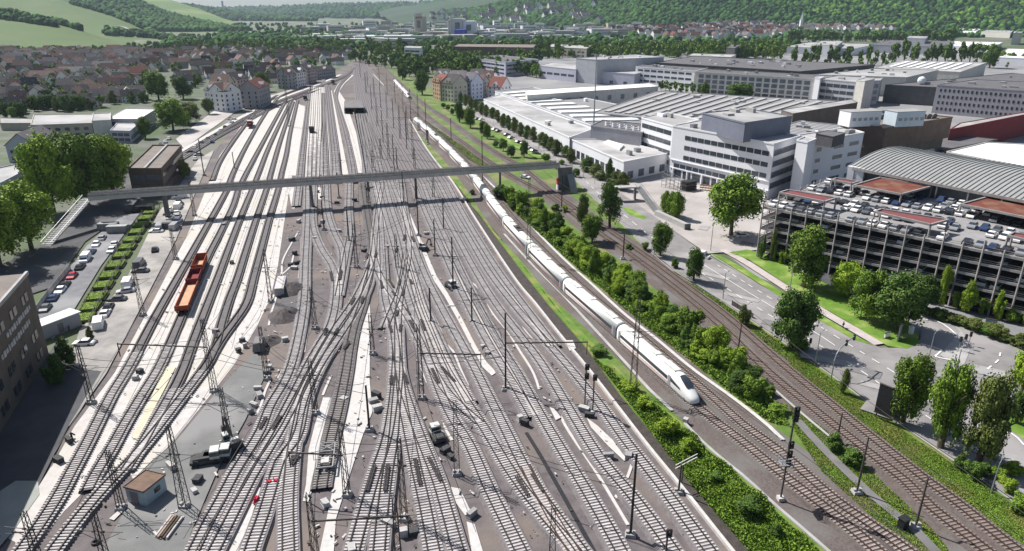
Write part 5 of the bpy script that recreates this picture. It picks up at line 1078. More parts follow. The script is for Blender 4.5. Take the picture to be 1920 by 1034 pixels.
block('garage_row', [(0, 232), (60, 232), (62, 224), (0, 222)], 4, 'beige', 'grey', 'low row of garages left of the long beige building', 'garage')
# houses
def house_meshes(w_, d_, he, hr):
    b = B(); x, y = w_/2, d_/2
    b.add([(-x, -y, 0), (x, -y, 0), (x, y, 0), (-x, y, 0), (-x, -y, he), (x, -y, he), (x, y, he), (-x, y, he), (-x, 0, he+hr), (x, 0, he+hr)], [(0, 1, 5, 4), (2, 3, 7, 6), (1, 2, 6, 9, 5), (3, 0, 4, 8, 7)])
    r_ = B(); o = .5; k = hr/y
    for s in (-1, 1):
        vs = [(-x-o, s*(y+o), he-o*k), (x+o, s*(y+o), he-o*k), (x+o, 0, he+hr), (-x-o, 0, he+hr)]; vs += [(a, bb, c+.28) for a, bb, c in vs]
        r_.add(vs, [(0, 1, 2, 3), (4, 7, 6, 5) if s > 0 else (4, 5, 6, 7), (0, 4, 5, 1), (1, 5, 6, 2), (3, 2, 6, 7), (0, 3, 7, 4)])
    c = B(); c.box((x*.35, y*.2, he+hr*.9), (.8, .8, 2.2)); c.box((x*.35, y*.2, he+hr*.9+1.15), (1, 1, .15))
    return b, r_, c
m_roofs = [M('tiles_brown', (.15, .085, .072), (.10, .06, .052), .8, obr=.25), M('tiles_dark', (.095, .08, .082), (.05, .048, .055), .8, obr=.3), M('tiles_red', (.20, .06, .045), (.13, .045, .035), .8, obr=.25), M('tiles_grey', (.17, .15, .165), (.12, .11, .12), .8, obr=.2)]
m_walls = [M('render_white', (.86, .84, .83), (.78, .76, .76), .6), M('render_cream', (.70, .64, .54), (.62, .56, .47), .6), M('render_pink', (.56, .45, .44), (.48, .39, .39), .6), M('render_grey', (.40, .385, .39), (.33, .32, .33), .6)]
HM = []
for w_, d_, he, hr in ((12, 9, 5.5, 4.5), (16, 10, 6.5, 5), (10, 9, 6, 5.5), (22, 10, 7, 4.2)):
    a, b_, c = house_meshes(w_, d_, he, hr); tmp = empty('tmp', (0, 0, 0)); os_ = [a.build('wall', m_walls[0], tmp, local=True), b_.build('roof', m_roofs[0], tmp, local=True), c.build('chimney', m_conc, tmp, local=True)]
    HM.append(([o.data for o in os_], (w_, d_, he, hr))); kill(tmp)
WN = ['white', 'cream', 'pinkish', 'grey']; RN = ['brown', 'black', 'red', 'grey']
def house(p, k, s, rz, wi, ri, label, detail=0, group='houses of the left town', name='house', zb=0):
    (mw, mr, mc), (w_, d_, he, hr) = HM[k]; r = empty(name, (p.x, p.y, zb), label, 'house', group, rz=rz); r.scale = (s,)*3
    link('wall', mw, r, mat=m_walls[wi]); rf = link('roof', mr, r, mat=m_roofs[ri]); link('chimney', mc, rf)
    if detail:
        fl = int(he//2.8)
        for f in range(fl):
            for sd in (-1, 1):
                n = int(w_/3)
                for i in range(n): link('window', UC, r, (-w_/2+w_*(i+.5)/n, sd*d_/2, 1.7+f*2.8), scl=(1.1, .12, 1.4))
            for sd in (-1, 1):
                for i in range(2): link('window', UC, r, (sd*w_/2, -d_/4+i*d_/2, 1.7+f*2.8), scl=(.12, 1.1, 1.4))
        for i in range(2): link('skylight', UC, rf, (-w_/4+i*w_/2, -d_/4, he+hr*.5+.3), (math.atan2(hr, d_/2), 0, 0), (1.1, 1.3, .1), mat=m_glassl)
    return r
def interp(tab, y):
    for (y0, x0), (y1, x1) in zip(tab, tab[1:]):
        if y0 <= y <= y1: return x0+(x1-x0)*(y-y0)/(y1-y0)
    return tab[-1][1]
XR = [(90, 655), (122, 650), (135, 600), (150, 545), (165, 500), (180, 455), (200, 380), (215, 330), (240, 290)]
def blocked(x, y):
    for x0, y0, x1, y1 in ((195, 196, 300, 260), (50, 210, 215, 262), (378, 150, 470, 215), (-50, 225, 70, 240), (286, 168, 400, 260), (530, 125, 612, 165), (275, 138, 318, 190), (100, 240, 300, 300)):
        if x0 < x < x1 and y0 < y < y1: return True
    return False
rows = [97, 100.5, 104, 108, 112, 117, 122, 128, 134, 141, 148, 156, 164, 173, 182, 192, 203, 213]
TSP = []; FARH = []
for ri_, y in enumerate(rows):
    p0 = P(0, y); pxm = F/((H)/(sp+(517-y)/F*cp*-1)) if 0 else F/math.hypot(p0.y, H)
    x = -10+rnd.uniform(0, 10); xr = interp(XR, y); n = 0; s_ = 14.5*pxm
    while x < xr:
        jx, jy = x+rnd.uniform(-.12, .12)*s_, y+rnd.uniform(-.4, .4)*(2 if y > 130 else .6)
        if not blocked(jx, jy) and rnd.random() < .9:
            wi = rnd.choice((0, 0, 0, 0, 1, 2, 3)); rr_ = rnd.choice((0, 0, 0, 1, 1, 1, 1, 0, 2, 3)); k = rnd.choice((0, 0, 1, 2, 3)) if y > 108 else rnd.choice((1, 3, 1, 0))
            rz = .28+rnd.choice((0, 0, math.pi/2))+rnd.uniform(-.2, .2)+(.25 if x > 330 else 0)
            if y < 107: FARH.append((P(jx, jy), k, rnd.uniform(.7, .95), rz, wi, rr_)); n += 1; x += s_*rnd.uniform(.85, 1.2); continue
            house(P(jx, jy), k, rnd.uniform(.8, 1.08), rz, wi, rr_, '%s-roofed %s house, %s from left in town row %s from the vineyards' % (RN[rr_], WN[wi], ordn(n), ordn(ri_)), detail=y > 140)
            n += 1
        else: TSP.append((jx, jy))
        x += s_*rnd.uniform(.85, 1.25)*(1.25 if k == 3 else 1) if n else s_
for nm, sel, mats in (('walls', 0, m_walls), ('roofs', 1, m_roofs)):
    for mi in range(4):
        b = B()
        for p, k, s, rz, wi, ri in FARH:
            if (wi, ri)[sel] != mi: continue
            me = HM[k][0][sel]; co, si = math.cos(rz)*s, math.sin(rz)*s
            b.add([(p.x+v.co.x*co-v.co.y*si, p.y+v.co.x*si+v.co.y*co, v.co.z*s) for v in me.vertices], [tuple(f.vertices) for f in me.polygons])
        if b.v: tag(b.build('distant_houses', mats[mi]), '%s %s of the farthest small houses below the vineyards' % ((WN, RN)[sel][mi], nm), 'houses', None, 'stuff')
# bigger apartment houses by the station side and half-timbered row right of tracks
def apart(px, px2, dep, he, hr, wi, ri, label, gables=1, name='apartment_house', z=0):
    a, c = P(*px), P(*px2); d = c-a; w_ = d.length; rz = math.atan2(d.y, d.x); n = Vector((-d.y, d.x, 0)).normalized(); n = n if n.y > 0 else -n; cen = (a+c)/2+n*dep/2
    r = empty(name, (cen.x, cen.y, 0), label, 'apartment house', rz=rz); A_, R_, Cm = house_meshes(w_, dep, he, hr)
    A_.build('wall', m_walls[wi] if isinstance(wi, int) else wi, r, local=True); rf = R_.build('roof', m_roofs[ri], r, local=True); Cm.build('chimney', m_conc, rf, local=True)
    fl = int(he//3); nn = max(2, int(w_/3.4)); sd = -1 if cen.dot(n) > 0 else 1
    for f in range(fl):
        for i in range(nn): link('window', UC, r, (-w_/2+w_*(i+.5)/nn, -dep/2, 1.8+3*f), scl=(1.15, .14, 1.6))
        for s in (-1, 1):
            for i in range(3): link('window', UC, r, (s*w_/2, -dep/3+i*dep/3, 1.8+3*f), scl=(.14, 1.1, 1.6))
    for g in range(gables):
        x = -w_/2+w_*(g+.5)/gables; gw = min(4.5, w_/gables*.8); b = B()
        b.add([(x-gw/2, -dep/2-.4, he-.5), (x+gw/2, -dep/2-.4, he-.5), (x+gw/2, -dep/2-.4, he+1.6), (x, -dep/2-.4, he+3.6), (x-gw/2, -dep/2-.4, he+1.6), (x-gw/2, -dep/2+3.5, he-.5), (x+gw/2, -dep/2+3.5, he-.5), (x+gw/2, -dep/2+3.5, he+1.6), (x, -dep/2+3.5, he+3.6), (x-gw/2, -dep/2+3.5, he+1.6)],
              [(0, 1, 2, 3, 4), (9, 8, 7, 6, 5), (0, 4, 9, 5), (1, 6, 7, 2), (2, 7, 8, 3), (3, 8, 9, 4)]); gb = b.build('gable_dormer', m_walls[wi] if isinstance(wi, int) else wi, r, local=True)
        link('window', UC, gb, (x, -dep/2-.4, he+1.2), scl=(1.2, .12, 1.4))
    return r
for i, a in enumerate([((812, 186), (826, 190), 13, 14, 5, M('half_timber', (.55, .40, .26), (.40, .27, .18), .5), 2, 'ochre half-timbered gabled house, leftmost of the old row by the street', 2),
  ((829, 190), (851, 193), 14, 14, 6, M('render_straw', (.55, .52, .43), (.48, .45, .38), .5), 1, 'straw-coloured house with large dark gable in the old row', 1), ((856, 188), (866, 189), 12, 13, 5, 3, 1, 'narrow grey gabled house between straw and white houses', 1),
  ((867, 186), (884, 188), 13, 14, 6, M('render_bluewhite', (.66, .70, .80), (.60, .63, .74), .5), 3, 'bright bluish-white house with stepped gables in the old row', 2), ((887, 183), (903, 184), 13, 12, 5, 3, 0, 'grey-brown terraced house right of the bluish-white one', 1),
  ((915, 184), (940, 186), 14, 9, 7, 0, 2, 'house with big red-brown pitched roof closing the old row on the right', 1), ((845, 172), (870, 173), 12, 12, 5, 1, 3, 'rear house with pale roof behind the straw-coloured one', 1), ((880, 168), (905, 169), 12, 12, 5, 0, 1, 'rear dark-roofed house behind the bluish-white one', 1), ((818, 168), (840, 169), 12, 12, 5, 0, 1, 'rear house with pale dormers at the left of the old row', 2), ((908, 170), (925, 170), 12, 11, 5, 1, 0, 'rear brown-roofed house behind the red-roofed corner', 1),
  ((388, 207), (424, 211), 14, 14, 5, 0, 0, 'curved white apartment block with dark red roof near the curve line, left part', 2), ((425, 211), (449, 207), 14, 14, 5, 0, 0, 'white corner apartment block beside the curve line, middle part', 1), ((452, 204), (474, 195), 14, 14, 5, 3, 2, 'pale grey apartment block with red dormer roof right of the corner block', 1),
  ((398, 186), (430, 186), 13, 13, 5, 1, 0, 'second-row apartment house behind the corner block', 1), ((405, 172), (440, 172), 13, 13, 5, 0, 1, 'third-row apartment house behind the corner block', 1), ((448, 180), (470, 176), 13, 13, 5, 2, 1, 'second-row pinkish apartment house behind the grey block', 1),
  ((542, 168), (556, 166), 12, 13, 5, 3, 0, 'grey tenement beside the tall light mast, first of the far row', 1), ((560, 164), (575, 161), 12, 13, 5, 0, 1, 'white tenement of the far row, second after the tall mast', 1), ((578, 158), (594, 154), 12, 13, 5, 2, 1, 'pinkish tenement of the far row, third after the tall mast', 1), ((596, 150), (630, 145), 12, 8, 4, 3, 1, 'low station building with black roof at the yard neck', 1),
  ((135, 224), (165, 223), 12, 6, 5, 1, 1, 'steep dark-roofed house with bright gable above the long beige building', 1) if 0 else ((126, 192), (168, 190), 11, 7, 5, 1, 1, 'long dark-roofed house with two pale solar rows in the left town', 1), ((208, 192), (276, 188), 11, 7, 4, 1, 1, 'long low black-roofed house left of the round trees', 1), ((18, 305), (62, 285), 12, 8, 5, M('render_lavender', (.56, .55, .66), (.50, .49, .60), .5), 3, 'lavender building with violet-grey pitched roof at the left edge', 0)]): apart(*a)
# far-right hillside village
k = 0
for ri_, (y, x0, x1) in enumerate([(47, 1340, 1440), (49.5, 1290, 1470), (52, 1300, 1660), (55, 1180, 1680), (58, 1150, 1500), (61, 1160, 1480), (64, 1200, 1470), (68, 1230, 1440), (72, 1250, 1400)]):
    x = x0; n = 0
    while x < x1:
        wi = rnd.choice((0, 0, 0, 1, 0)); rr_ = rnd.choice((0, 3, 0, 2, 3, 1)); p = PD(x+rnd.uniform(-1, 1), y, {0: 2330, 1: 2300, 2: 2270, 3: 2210, 4: 2100, 5: 1980, 6: 1850, 7: 1730, 8: 1610}[ri_]); zz = max(0, p.z)
        house(Vector((p.x, p.y, 0)), rnd.choice((0, 1, 2)), 1.35, rnd.uniform(-.5, 2), wi, rr_, '%s-roofed %s village house, %s from left in the %s village row down the forest edge' % (RN[rr_], WN[wi], ordn(n), ordn(ri_)), group='houses of the village below the forest', name='village_house', zb=zz-(2 if zz > 0 else 0)); n += 1; x += rnd.uniform(9, 14)
p = P(1500, 62); h = hgt(p, 22); r0 = empty('church', p, 'church with slim pale spire standing in the village below the forest', 'church'); b = B(); b.box((0, 0, h*.3), (8, 8, h*.6)); b.build('tower', m_walls[0], r0, local=True); b = B(); b.cyl((0, 0, h*.6), (0, 0, h), 5.4, .2, 4); b.build('spire', M('spire_copper', (.50, .58, .56)), r0, local=True); b = B(); b.box((16, 0, 6), (26, 12, 12)); b.build('nave', m_walls[1], r0, local=True)
for i in range(64):
    s, t = rnd.uniform(.07, .36), rnd.uniform(.03, .34)*(1 if i % 3 else .4); p = Sr(s, t); wi = rnd.choice((0, 0, 0, 1)); rr_ = rnd.choice((0, 1, 3)); house(Vector((p.x, p.y, 0)), rnd.choice((0, 1, 2)), 2.0, rnd.uniform(0, 1.5), wi, rr_, '%s hillside house among trees on the ridge behind the power station, %s from below' % (WN[wi], ('lower', 'middle', 'upper')[min(2, int(t*9))]), group='houses climbing the forested ridge', name='hillside_house', zb=p.z+7)
# far city boxes
k = 0
for ri_, (y, x0, x1, n, hmin, hmax) in enumerate([(88, 600, 760, 9, 8, 14), (82, 645, 800, 10, 8, 16), (76, 560, 1080, 22, 7, 14), (71, 600, 1100, 22, 7, 16), (66, 640, 1180, 24, 8, 18), (61, 560, 1240, 26, 8, 20), (56, 600, 1230, 24, 10, 24), (51, 680, 1150, 18, 10, 25), (47, 860, 1060, 12, 10, 26)]):
    for i in range(n):
        x = x0+(x1-x0)*(i+rnd.uniform(.2, .8))/n; p = P(x, y); w_ = rnd.uniform(18, 60); d_ = rnd.uniform(14, 40); h = rnd.uniform(hmin, hmax); wl_ = rnd.choice(('white', 'white', 'cream', 'steel', 'beige')); rf_ = rnd.choice(('pale', 'white', 'grey', 'dark'))
        r0 = empty('city_building', p, '%s-walled %s-roofed city block, %s from left in distant row %s behind trees' % ({'steel': 'grey'}.get(wl_, wl_), rf_, ordn(i), ordn(ri_)), 'building', 'distant city buildings', rz=rnd.uniform(-.5, .5))
        b = B(); b.box((0, 0, h/2), (w_, d_, h)); b.build('wall', m_wl[wl_], r0, local=True); b = B(); b.box((0, 0, h+.3), (w_+.6, d_+.6, .6)); b.build('roof', m_rf[rf_], r0, local=True)
        for f in range(2):
            wd = B(); wd.box((0, -d_/2-.1, h*(.35+.35*f)), (w_*.85, .2, h*.13)); wd.build('window_band', m_glassl, r0, local=True)
for i, (x, lb) in enumerate(((1190, 'red-roofed factory shed'), (1215, 'orange-red roofed depot'), (1150, 'pale red flat roof'))):
    p = P(x, 60+i); r0 = empty('red_roofed_shed', p, lb+' in front of the forest below the lone chimney', 'building'); b = B(); b.box((0, 0, 5), (70, 30, 10)); b.build('wall', m_wl['cream'], r0, local=True); b = B(); b.box((0, 0, 12), (72, 32, 5), tap=.6); b.build('roof', M('roof_orange', (.55, .16, .09)), r0, local=True)
# ================= PARKING GARAGE
G0 = P(1432, 388, 15); U = Vector((.707, -.707, 0)); Vv = Vector((.707, .707, 0)); G0.z = 0; NB, BAY, DEP = 21, 4.1, 44.0; LEN = NB*BAY
def guv(u, v, z=0): return G0+U*u+Vv*v+Vector((0, 0, z))
m_gar = M('garage_steel', (.33, .305, .30), (.25, .23, .225), .8); m_gshade = M('garage_shaded_floor', (.085, .078, .08), (.06, .055, .058), .3); m_gfl = M('garage_floor', (.31, .30, .30), (.25, .24, .235), .15)  # lower floors use a darker copy, interior shade painted into the colour
gr = empty('parking_garage', (G0.x, G0.y, 0), 'open steel parking garage on five levels, packed with cars on its roof deck', 'parking garage')
for i in range(1, 6):
    b = B(); z = 3*i; b.prism([tuple(guv(a, c))[:2] for a, c in ((0, 0), (LEN, 0), (LEN, DEP), (0, DEP))], z-.3, z); b.build('floor_slab', m_gfl if i == 5 else m_gshade, gr)
b = B(); b.prism([tuple(guv(a, c))[:2] for a, c in ((0, 0), (LEN, 0), (LEN, DEP), (0, DEP))], .02, .1); b.build('ground_floor', m_asphd, gr)
for i in range(1, 6):
    z = 3*i; b = B()
    b.beam(guv(0, -.15, z-.2), guv(LEN, -.15, z-.2), .3, .62); b.beam(guv(-.15, 0, z-.2), guv(-.15, DEP, z-.2), .3, .62); b.build('edge_beam', M('garage_beam', (.42, .39, .385), (.34, .315, .31), .8), gr)
    b = B()
    for zz in (.5, .95): b.beam(guv(0, -.1, z+zz), guv(LEN, -.1, z+zz), .08, .1); b.beam(guv(-.1, 0, z+zz), guv(-.1, DEP, z+zz), .08, .1)
    b.build('guard_rail', m_gar, gr)
for i in range(NB+1):
    b = B(); b.beam(guv(i*BAY, -.35, 0), guv(i*BAY, -.35, 17.6 if i % 2 else 16.2), .28, .32); b.build('column', m_gar, gr)
for j in range(1, 10):
    b = B(); b.beam(guv(-.35, j*DEP/9, 0), guv(-.35, j*DEP/9, 16.2), .38, .42); b.build('column', m_gar, gr)
for v in (9, 18, 27, 36):
    for i in range(0, NB+1, 3):
        b = B(); b.beam(guv(i*BAY, v, 0), guv(i*BAY, v, 14.7), .4, .4); b.build('inner_column', m_gar, gr)
b = B(); b.beam(guv(0, 14, 7.2), guv(LEN, 14, 7.2), .3, 14.3); b.build('added_shade_wall', m_wl['dark'], gr)  # dark wall added to keep the open storeys dark
m_rust = M('canopy_rust', (.18, .052, .032), (.12, .04, .027), .5, c3=(.20, .10, .065), s3=.25); m_rred = M('canopy_red', (.22, .07, .07), (.17, .055, .055), .6)
CAN = [([(1478, 357), (1462, 362), (1546, 379), (1568, 372)], m_rred, 'narrow red canopy at the left front of the garage roof deck'), ([(1650, 334), (1601, 348), (1690, 365), (1747, 350)], m_rust, 'square rusty canopy in the middle of the garage roof deck'),
       ([(1652, 393), (1640, 398), (1745, 422), (1778, 413)], m_rred, 'narrow red canopy at the front centre of the garage roof deck'), ([(1856, 369), (1802, 384), (1940, 412), (2000, 392)], m_rust, 'large rusty canopy at the right side of the garage roof deck'),
       ([(1900, 437), (1890, 443), (1985, 464), (2010, 454)], m_rred, 'narrow red canopy at the right front edge of the garage roof deck'), ([(1568, 335), (1560, 338), (1597, 345), (1610, 341)], m_rred, 'short red canopy strip at the rear left of the garage deck')]
for px, mt, lb in CAN:
    q = [P(x, y, 18.2) for x, y in px]; r = empty('deck_canopy', (q[1].x, q[1].y, 15), lb, 'canopy')
    b = B(); b.prism([tuple(a)[:2] for a in q], 18.0, 18.15); b.build('roof_panel', mt, r)
    b = B()
    for i in range(4): b.beam(q[i], q[(i+1) % 4], .5, .55)
    b.build('roof_frame', m_gar, r)
    for a in q:
        if 0 < (a-G0).dot(Vv) < DEP+6:
            b = B(); b.beam((a.x, a.y, 15), (a.x, a.y, 18), .35, .35); b.build('post', m_gar, r)
# curved hall roof behind
E0, E1 = P(1590, 310, 20), P(1928, 374, 20); E1 = E0+(E1-E0)*1.5; Dv = P(1690, 278, 23)-E0; Dv.z = 0
r = empty('curved_roof_hall', (E0.x, E0.y, 0), 'hall with long grey curved ribbed roof rising behind the parked cars', 'hall')
def arc(s, t): p = E0.lerp(E1, s)+Dv*t; p.z = 19.5+4.2*math.sin(min(1, t*1.05)*math.pi*.62); return p
b = B(); ns, nt_ = 2, 14; vs = [arc(i/ns, j/nt_) for i in range(ns+1) for j in range(nt_+1)]; b.add(vs, [(i*(nt_+1)+j, (i+1)*(nt_+1)+j, (i+1)*(nt_+1)+j+1, i*(nt_+1)+j+1) for i in range(ns) for j in range(nt_)])
b.build('roof', M('curved_roof', (.33, .335, .32), (.28, .285, .27), .2), r, smooth=True)
b = B(); n = 56
for i in range(n+1):
    for j in range(nt_): b.beam(arc(i/n, j/nt_)+Vector((0, 0, .1)), arc(i/n, (j+1)/nt_)+Vector((0, 0, .1)), .22, .25)
b.build('roof_rib', m_steell, r)
b = B(); b.beam(E0+Vector((0, 0, -.8)), E1+Vector((0, 0, -.8)), .5, .8); b.build('gutter', m_gar, r)
e0, e1 = E0+Dv*.06, E1+Dv*.06; b = B(); b.prism([tuple(x)[:2] for x in (e0, e1, e1+Dv*.9, e0+Dv*.9)], 0, 19.2, cap=False); b.build('wall', m_wl['dark'], r)
p = P(1590, 322, 16); wbox('stair_cabin', (E0.x+3, E0.y-1, 17.3), (5, 4, 5), -.78, m_white, r)
for i in range(0, 9):
    p = E0.lerp(E1, (i+.3)/9); wbox('post', (p.x, p.y, 17.2), (.35, .35, 4.6), -.78, m_gar, r)
# ================= CARS
def car_proto(van=False, pickup=False):
    r = empty('parked_car' if not van else 'van', (0, 0, 0)); b = B(); L_, W_, = (4.4, 1.8) if not van else (5.6, 2.05)
    if not van:
        prof = [(-2.2, .35), (-2.2, .8), (-1.95, .98), (1.0, .98), (2.05, .8), (2.2, .6), (2.2, .35)]; cab = [(-1.75, .96), (-1.25, 1.42), (.25, 1.44), (1.05, .96)]
    else:
        prof = [(-2.8, .4), (-2.8, 1.15), (2.0, 1.15), (2.75, 1.0), (2.8, .4)]; cab = [(-2.78, 1.1), (-2.7, 2.2), (1.4, 2.25), (2.1, 1.1)]
    def ext(pr, w0, w1, z0, z1):
        n = len(pr); vs = []
        for s in (-1, 1):
            for x, z in pr: w_ = w0+(w1-w0)*max(0, min(1, (z-z0)/(z1-z0))); vs.append((x, s*w_, z))
        return vs, [tuple(range(n)), tuple(range(2*n-1, n-1, -1))]+[(i, n+i, n+(i+1) % n, (i+1) % n) for i in range(n)]
    b.add(*ext(prof, W_/2, W_/2*.96, .5, 1)); 
    if van: b.add(*ext(cab, W_/2*.97, W_/2*.9, 1.1, 2.2))
    else: b.add([(-1.2, -.66, 1.46), (.2, -.66, 1.46), (.2, .66, 1.46), (-1.2, .66, 1.46), (-1.3, -.7, 1.36), (.3, -.7, 1.36), (.3, .7, 1.36), (-1.3, .7, 1.36)], [(0, 1, 2, 3), (0, 4, 5, 1), (1, 5, 6, 2), (2, 6, 7, 3), (3, 7, 4, 0)])
    b.build('body', m_tw, r, local=True)
    g = B()
    if van: g.add([(1.42, -.85, 2.12), (1.42, .85, 2.12), (2.09, .92, 1.2), (2.09, -.92, 1.2)], [(0, 3, 2, 1)]); g.box((1.0, 0, 1.65), (1.0, W_*.965, .55))
    else: g.add(*ext(cab, .80, .66, .96, 1.44))
    g.build('window', m_glass, r, local=True)
    for x in (-L_*.3, L_*.3):
        for s in (-1, 1):
            w_ = B(); w_.cyl((0, -.11, 0), (0, .11, 0), .33, n=10); o = w_.build('wheel', m_black, r, local=True); o.location = (x, s*(W_/2-.1), .33)
    return r
pc_, pv_ = car_proto(), car_proto(True)
PAINT = {'white': m_tw, 'silver': M('paint_silver', (.42, .43, .45), rough=.35, metal=.4), 'black': M('paint_black', (.015, .015, .018), rough=.3), 'blue': M('paint_blue', (.03, .06, .16), rough=.3), 'red': M('paint_red', (.45, .02, .04), rough=.3), 'grey': M('paint_grey', (.12, .125, .13), rough=.35)}
for nm in ('silver', 'black', 'blue', 'red', 'grey'): pass
def car(p, rz, col, label, group, van=False, s=1.0, cat=None):
    o = dup(pv_ if van else pc_, p, rz, None, {'body': PAINT[col]}); tag(o, label, cat or ('van' if van else 'car'), group); return o
gang = math.atan2(Vv.y, Vv.x); GC = ('white', 'white', 'white', 'silver', 'black', 'grey', 'blue', 'white', 'silver', 'black')
for ri_, (v, dens) in enumerate([(2.9, .85), (13.5, .8), (18.7, .85), (29, .8), (34.2, .8), (41.2, .5)]):
    n = 0; u = 1.6
    while u < LEN-2:
        if rnd.random() < dens:
            c_ = rnd.choice(GC); car(guv(u, v, 15.0), gang+(math.pi if rnd.random() < .5 else 0)+rnd.uniform(-.04, .04), c_, '%s car on garage roof, %s from left in deck row %s' % (c_, ordn(n), ordn(ri_)), 'cars parked on the garage roof deck'); n += 1
        u += 2.65
for lv in range(5):
    n = 0; u = 2+rnd.uniform(0, 3)
    while u < LEN-3:
        if rnd.random() < (.5 if lv else .8):
            c_ = rnd.choice(('white', 'white', 'silver', 'blue', 'grey')); car(guv(u, 3.1, 3*lv+.1 if lv == 0 else 3*lv), gang, c_, '%s car inside garage, storey %s upward, %s from the left' % (c_, ordn(lv), ordn(n)), 'cars parked inside the garage'); n += 1
        u += rnd.choice((2.7, 5.4))
# left lane cars along the kerb
a0 = math.atan2(P(225, 420).y-P(110, 560).y, P(225, 420).x-P(110, 560).x)
LC_ = [((192, 450), 'silver', 0), ((181, 462), 'white', 0), ((172, 476), 'blue', 0), ((161, 490), 'white', 1), ((151, 505), 'black', 0), ((136, 522), 'red', 0), ((123, 538), 'black', 0), ((114, 549), 'white', 0), ((101, 563), 'blue', 0), ((86, 583), 'grey', 0), ((216, 461), 'white', 0), ((210, 473), 'white', 0), ((120, 595), 'black', 0)]
for i, ((x, y), c_, v) in enumerate(LC_):
    car(P(x, y), a0+rnd.uniform(-.08, .08)+(math.pi if i % 2 else 0), c_, '%s %s on the lane by the hedge beds, %s from the footbridge' % (c_, 'van' if v else 'car', ordn(i)), 'vehicles on the lane beside the hedge beds', van=bool(v))
DC = [((337, 373), 'white', 1), ((336, 383), 'black', 1), ((334, 391), 'white', 1), ((318, 396), 'white', 0), ((319, 404), 'grey', 0), ((332, 402), 'white', 0), ((334, 409), 'silver', 0), ((334, 417), 'white', 0), ((319, 411), 'white', 0), ((300, 431), 'silver', 1), ((313, 430), 'grey', 1), ((328, 430), 'silver', 1), ((293, 437), 'white', 0), ((240, 537), 'white', 1), ((236, 550), 'silver', 0), ((220, 565), 'grey', 0), ((204, 580), 'black', 0), ((198, 592), 'white', 0), ((186, 613), 'white', 1), ((158, 648), 'white', 0), ((291, 472), 'black', 0), ((262, 500), 'grey', 1), ((264, 512), 'grey', 0),
      ((283, 395), 'black', 1), ((264, 398), 'black', 1), ((366, 300), 'white', 0), ((372, 292), 'silver', 0), ((356, 288), 'black', 0), ((366, 278), 'white', 0), ((378, 270), 'black', 0), ((390, 262), 'grey', 0), ((404, 255), 'black', 0), ((414, 247), 'silver', 0), ((422, 240), 'black', 0), ((434, 232), 'white', 0), ((438, 226), 'white', 0), ((310, 268), 'white', 0), ((301, 272), 'silver', 0), ((317, 262), 'white', 0), ((345, 252), 'silver', 0), ((352, 246), 'white', 0), ((430, 224), 'silver', 0), ((398, 268), 'blue', 0)]
for i, ((x, y), c_, v) in enumerate(sorted(DC, key=lambda t: t[0][1])):
    car(P(x, y), a0+rnd.choice((0, 0, 1.57))+rnd.uniform(-.2, .2), c_, '%s %s at the dirt road, %s downward from the curve line' % (c_, 'van' if v else 'car', ordn(i)), 'vehicles along the dirt road by the yard', van=bool(v))
RC = [((1312, 484), -.65, 'white', 1, 'white open pickup van driving on the road near the courtyard entrance'), ((1392, 445), .2, 'white', 0, 'white car under the big round tree'), ((1050, 318), -.6, 'silver', 0, 'silver car on the street beside the footbridge stairs'), ((1130, 372), -.7, 'white', 0, 'white car on the street near the small covered bridge'), ((985, 335), -.6, 'white', 0, 'white car parked on the street above the abutment')]
for (x, y), rz, c_, v, lb in RC: car(P(x, y), rz, c_, lb, None, van=bool(v))
for i in range(26):
    t = i/25; x, y = 842+(1040-842)*t, 196+(308-196)*t+rnd.uniform(-2, 2)
    if rnd.random() < .75: c_ = rnd.choice(('white', 'black', 'grey', 'silver')); car(P(x+rnd.uniform(-3, 6), y), -.75+rnd.choice((0, 1.5)), c_, '%s car on the tree-lined street, number %s from the old row of houses' % (c_, ordn(i)), 'cars on the tree-lined street')
for i in range(8):
    p = P(1480+i*28, 528+i*13); c_ = rnd.choice(('silver', 'white', 'blue')); 
kill(pc_); kill(pv_)
# ================= HEDGE BEDS
HB = [(283, 400), (275, 411), (266, 424), (257, 437), (248, 452), (239, 466), (229, 481), (217, 500), (205, 519), (194, 538), (181, 560), (170, 579), (157, 600)]
m_hedge = M('hedge_leaves', (.17, .25, .03), (.11, .18, .02), 1.5, isl=.3, bump=.8)
def leafbox(b, c, d, rz, n, size):
    co, si = math.cos(rz), math.sin(rz)
    for _ in range(n):
        x, y, z = rnd.uniform(-.5, .5)*d[0], rnd.uniform(-.5, .5)*d[1], rnd.uniform(.3, 1)*d[2]
        if rnd.random() < .6: z = d[2]*rnd.uniform(.9, 1.1)
        p = Vector((c[0]+x*co-y*si, c[1]+x*si+y*co, c[2]+z)); a = Vector((rnd.uniform(-1, 1), rnd.uniform(-1, 1), rnd.uniform(-.5, .5))).normalized()*size; e = a.cross(Vector((rnd.uniform(-1, 1), rnd.uniform(-1, 1), rnd.uniform(-1, 1)))).normalized()*size
        b.add([p-a, p+e, p+a, p-e], [(0, 1, 2, 3)])
for i, (x, y) in enumerate(HB):
    p = P(x, y); r = empty('hedge_bed', p, 'rectangular clipped hedge bed, %s from the footbridge, between lane and dirt road' % ordn(i), 'hedge', 'clipped hedge beds in a row', rz=a0)
    b = B(); b.box((0, 0, .45), (4.7, 4.2, .8), tap=.97); leafbox(b, (0, 0, .1), (4.7, 4.2, .8), 0, 500, .10); b.build('foliage', m_hedge, r, local=True)
    b = B()
    for dx, dy, sx, sy in ((0, -2.25, 5.2, .25), (0, 2.25, 5.2, .25), (-2.5, 0, .25, 4.6), (2.5, 0, .25, 4.6)): b.box((dx, dy, .2), (sx, sy, .4))
    b.build('border', m_soil, r, local=True)
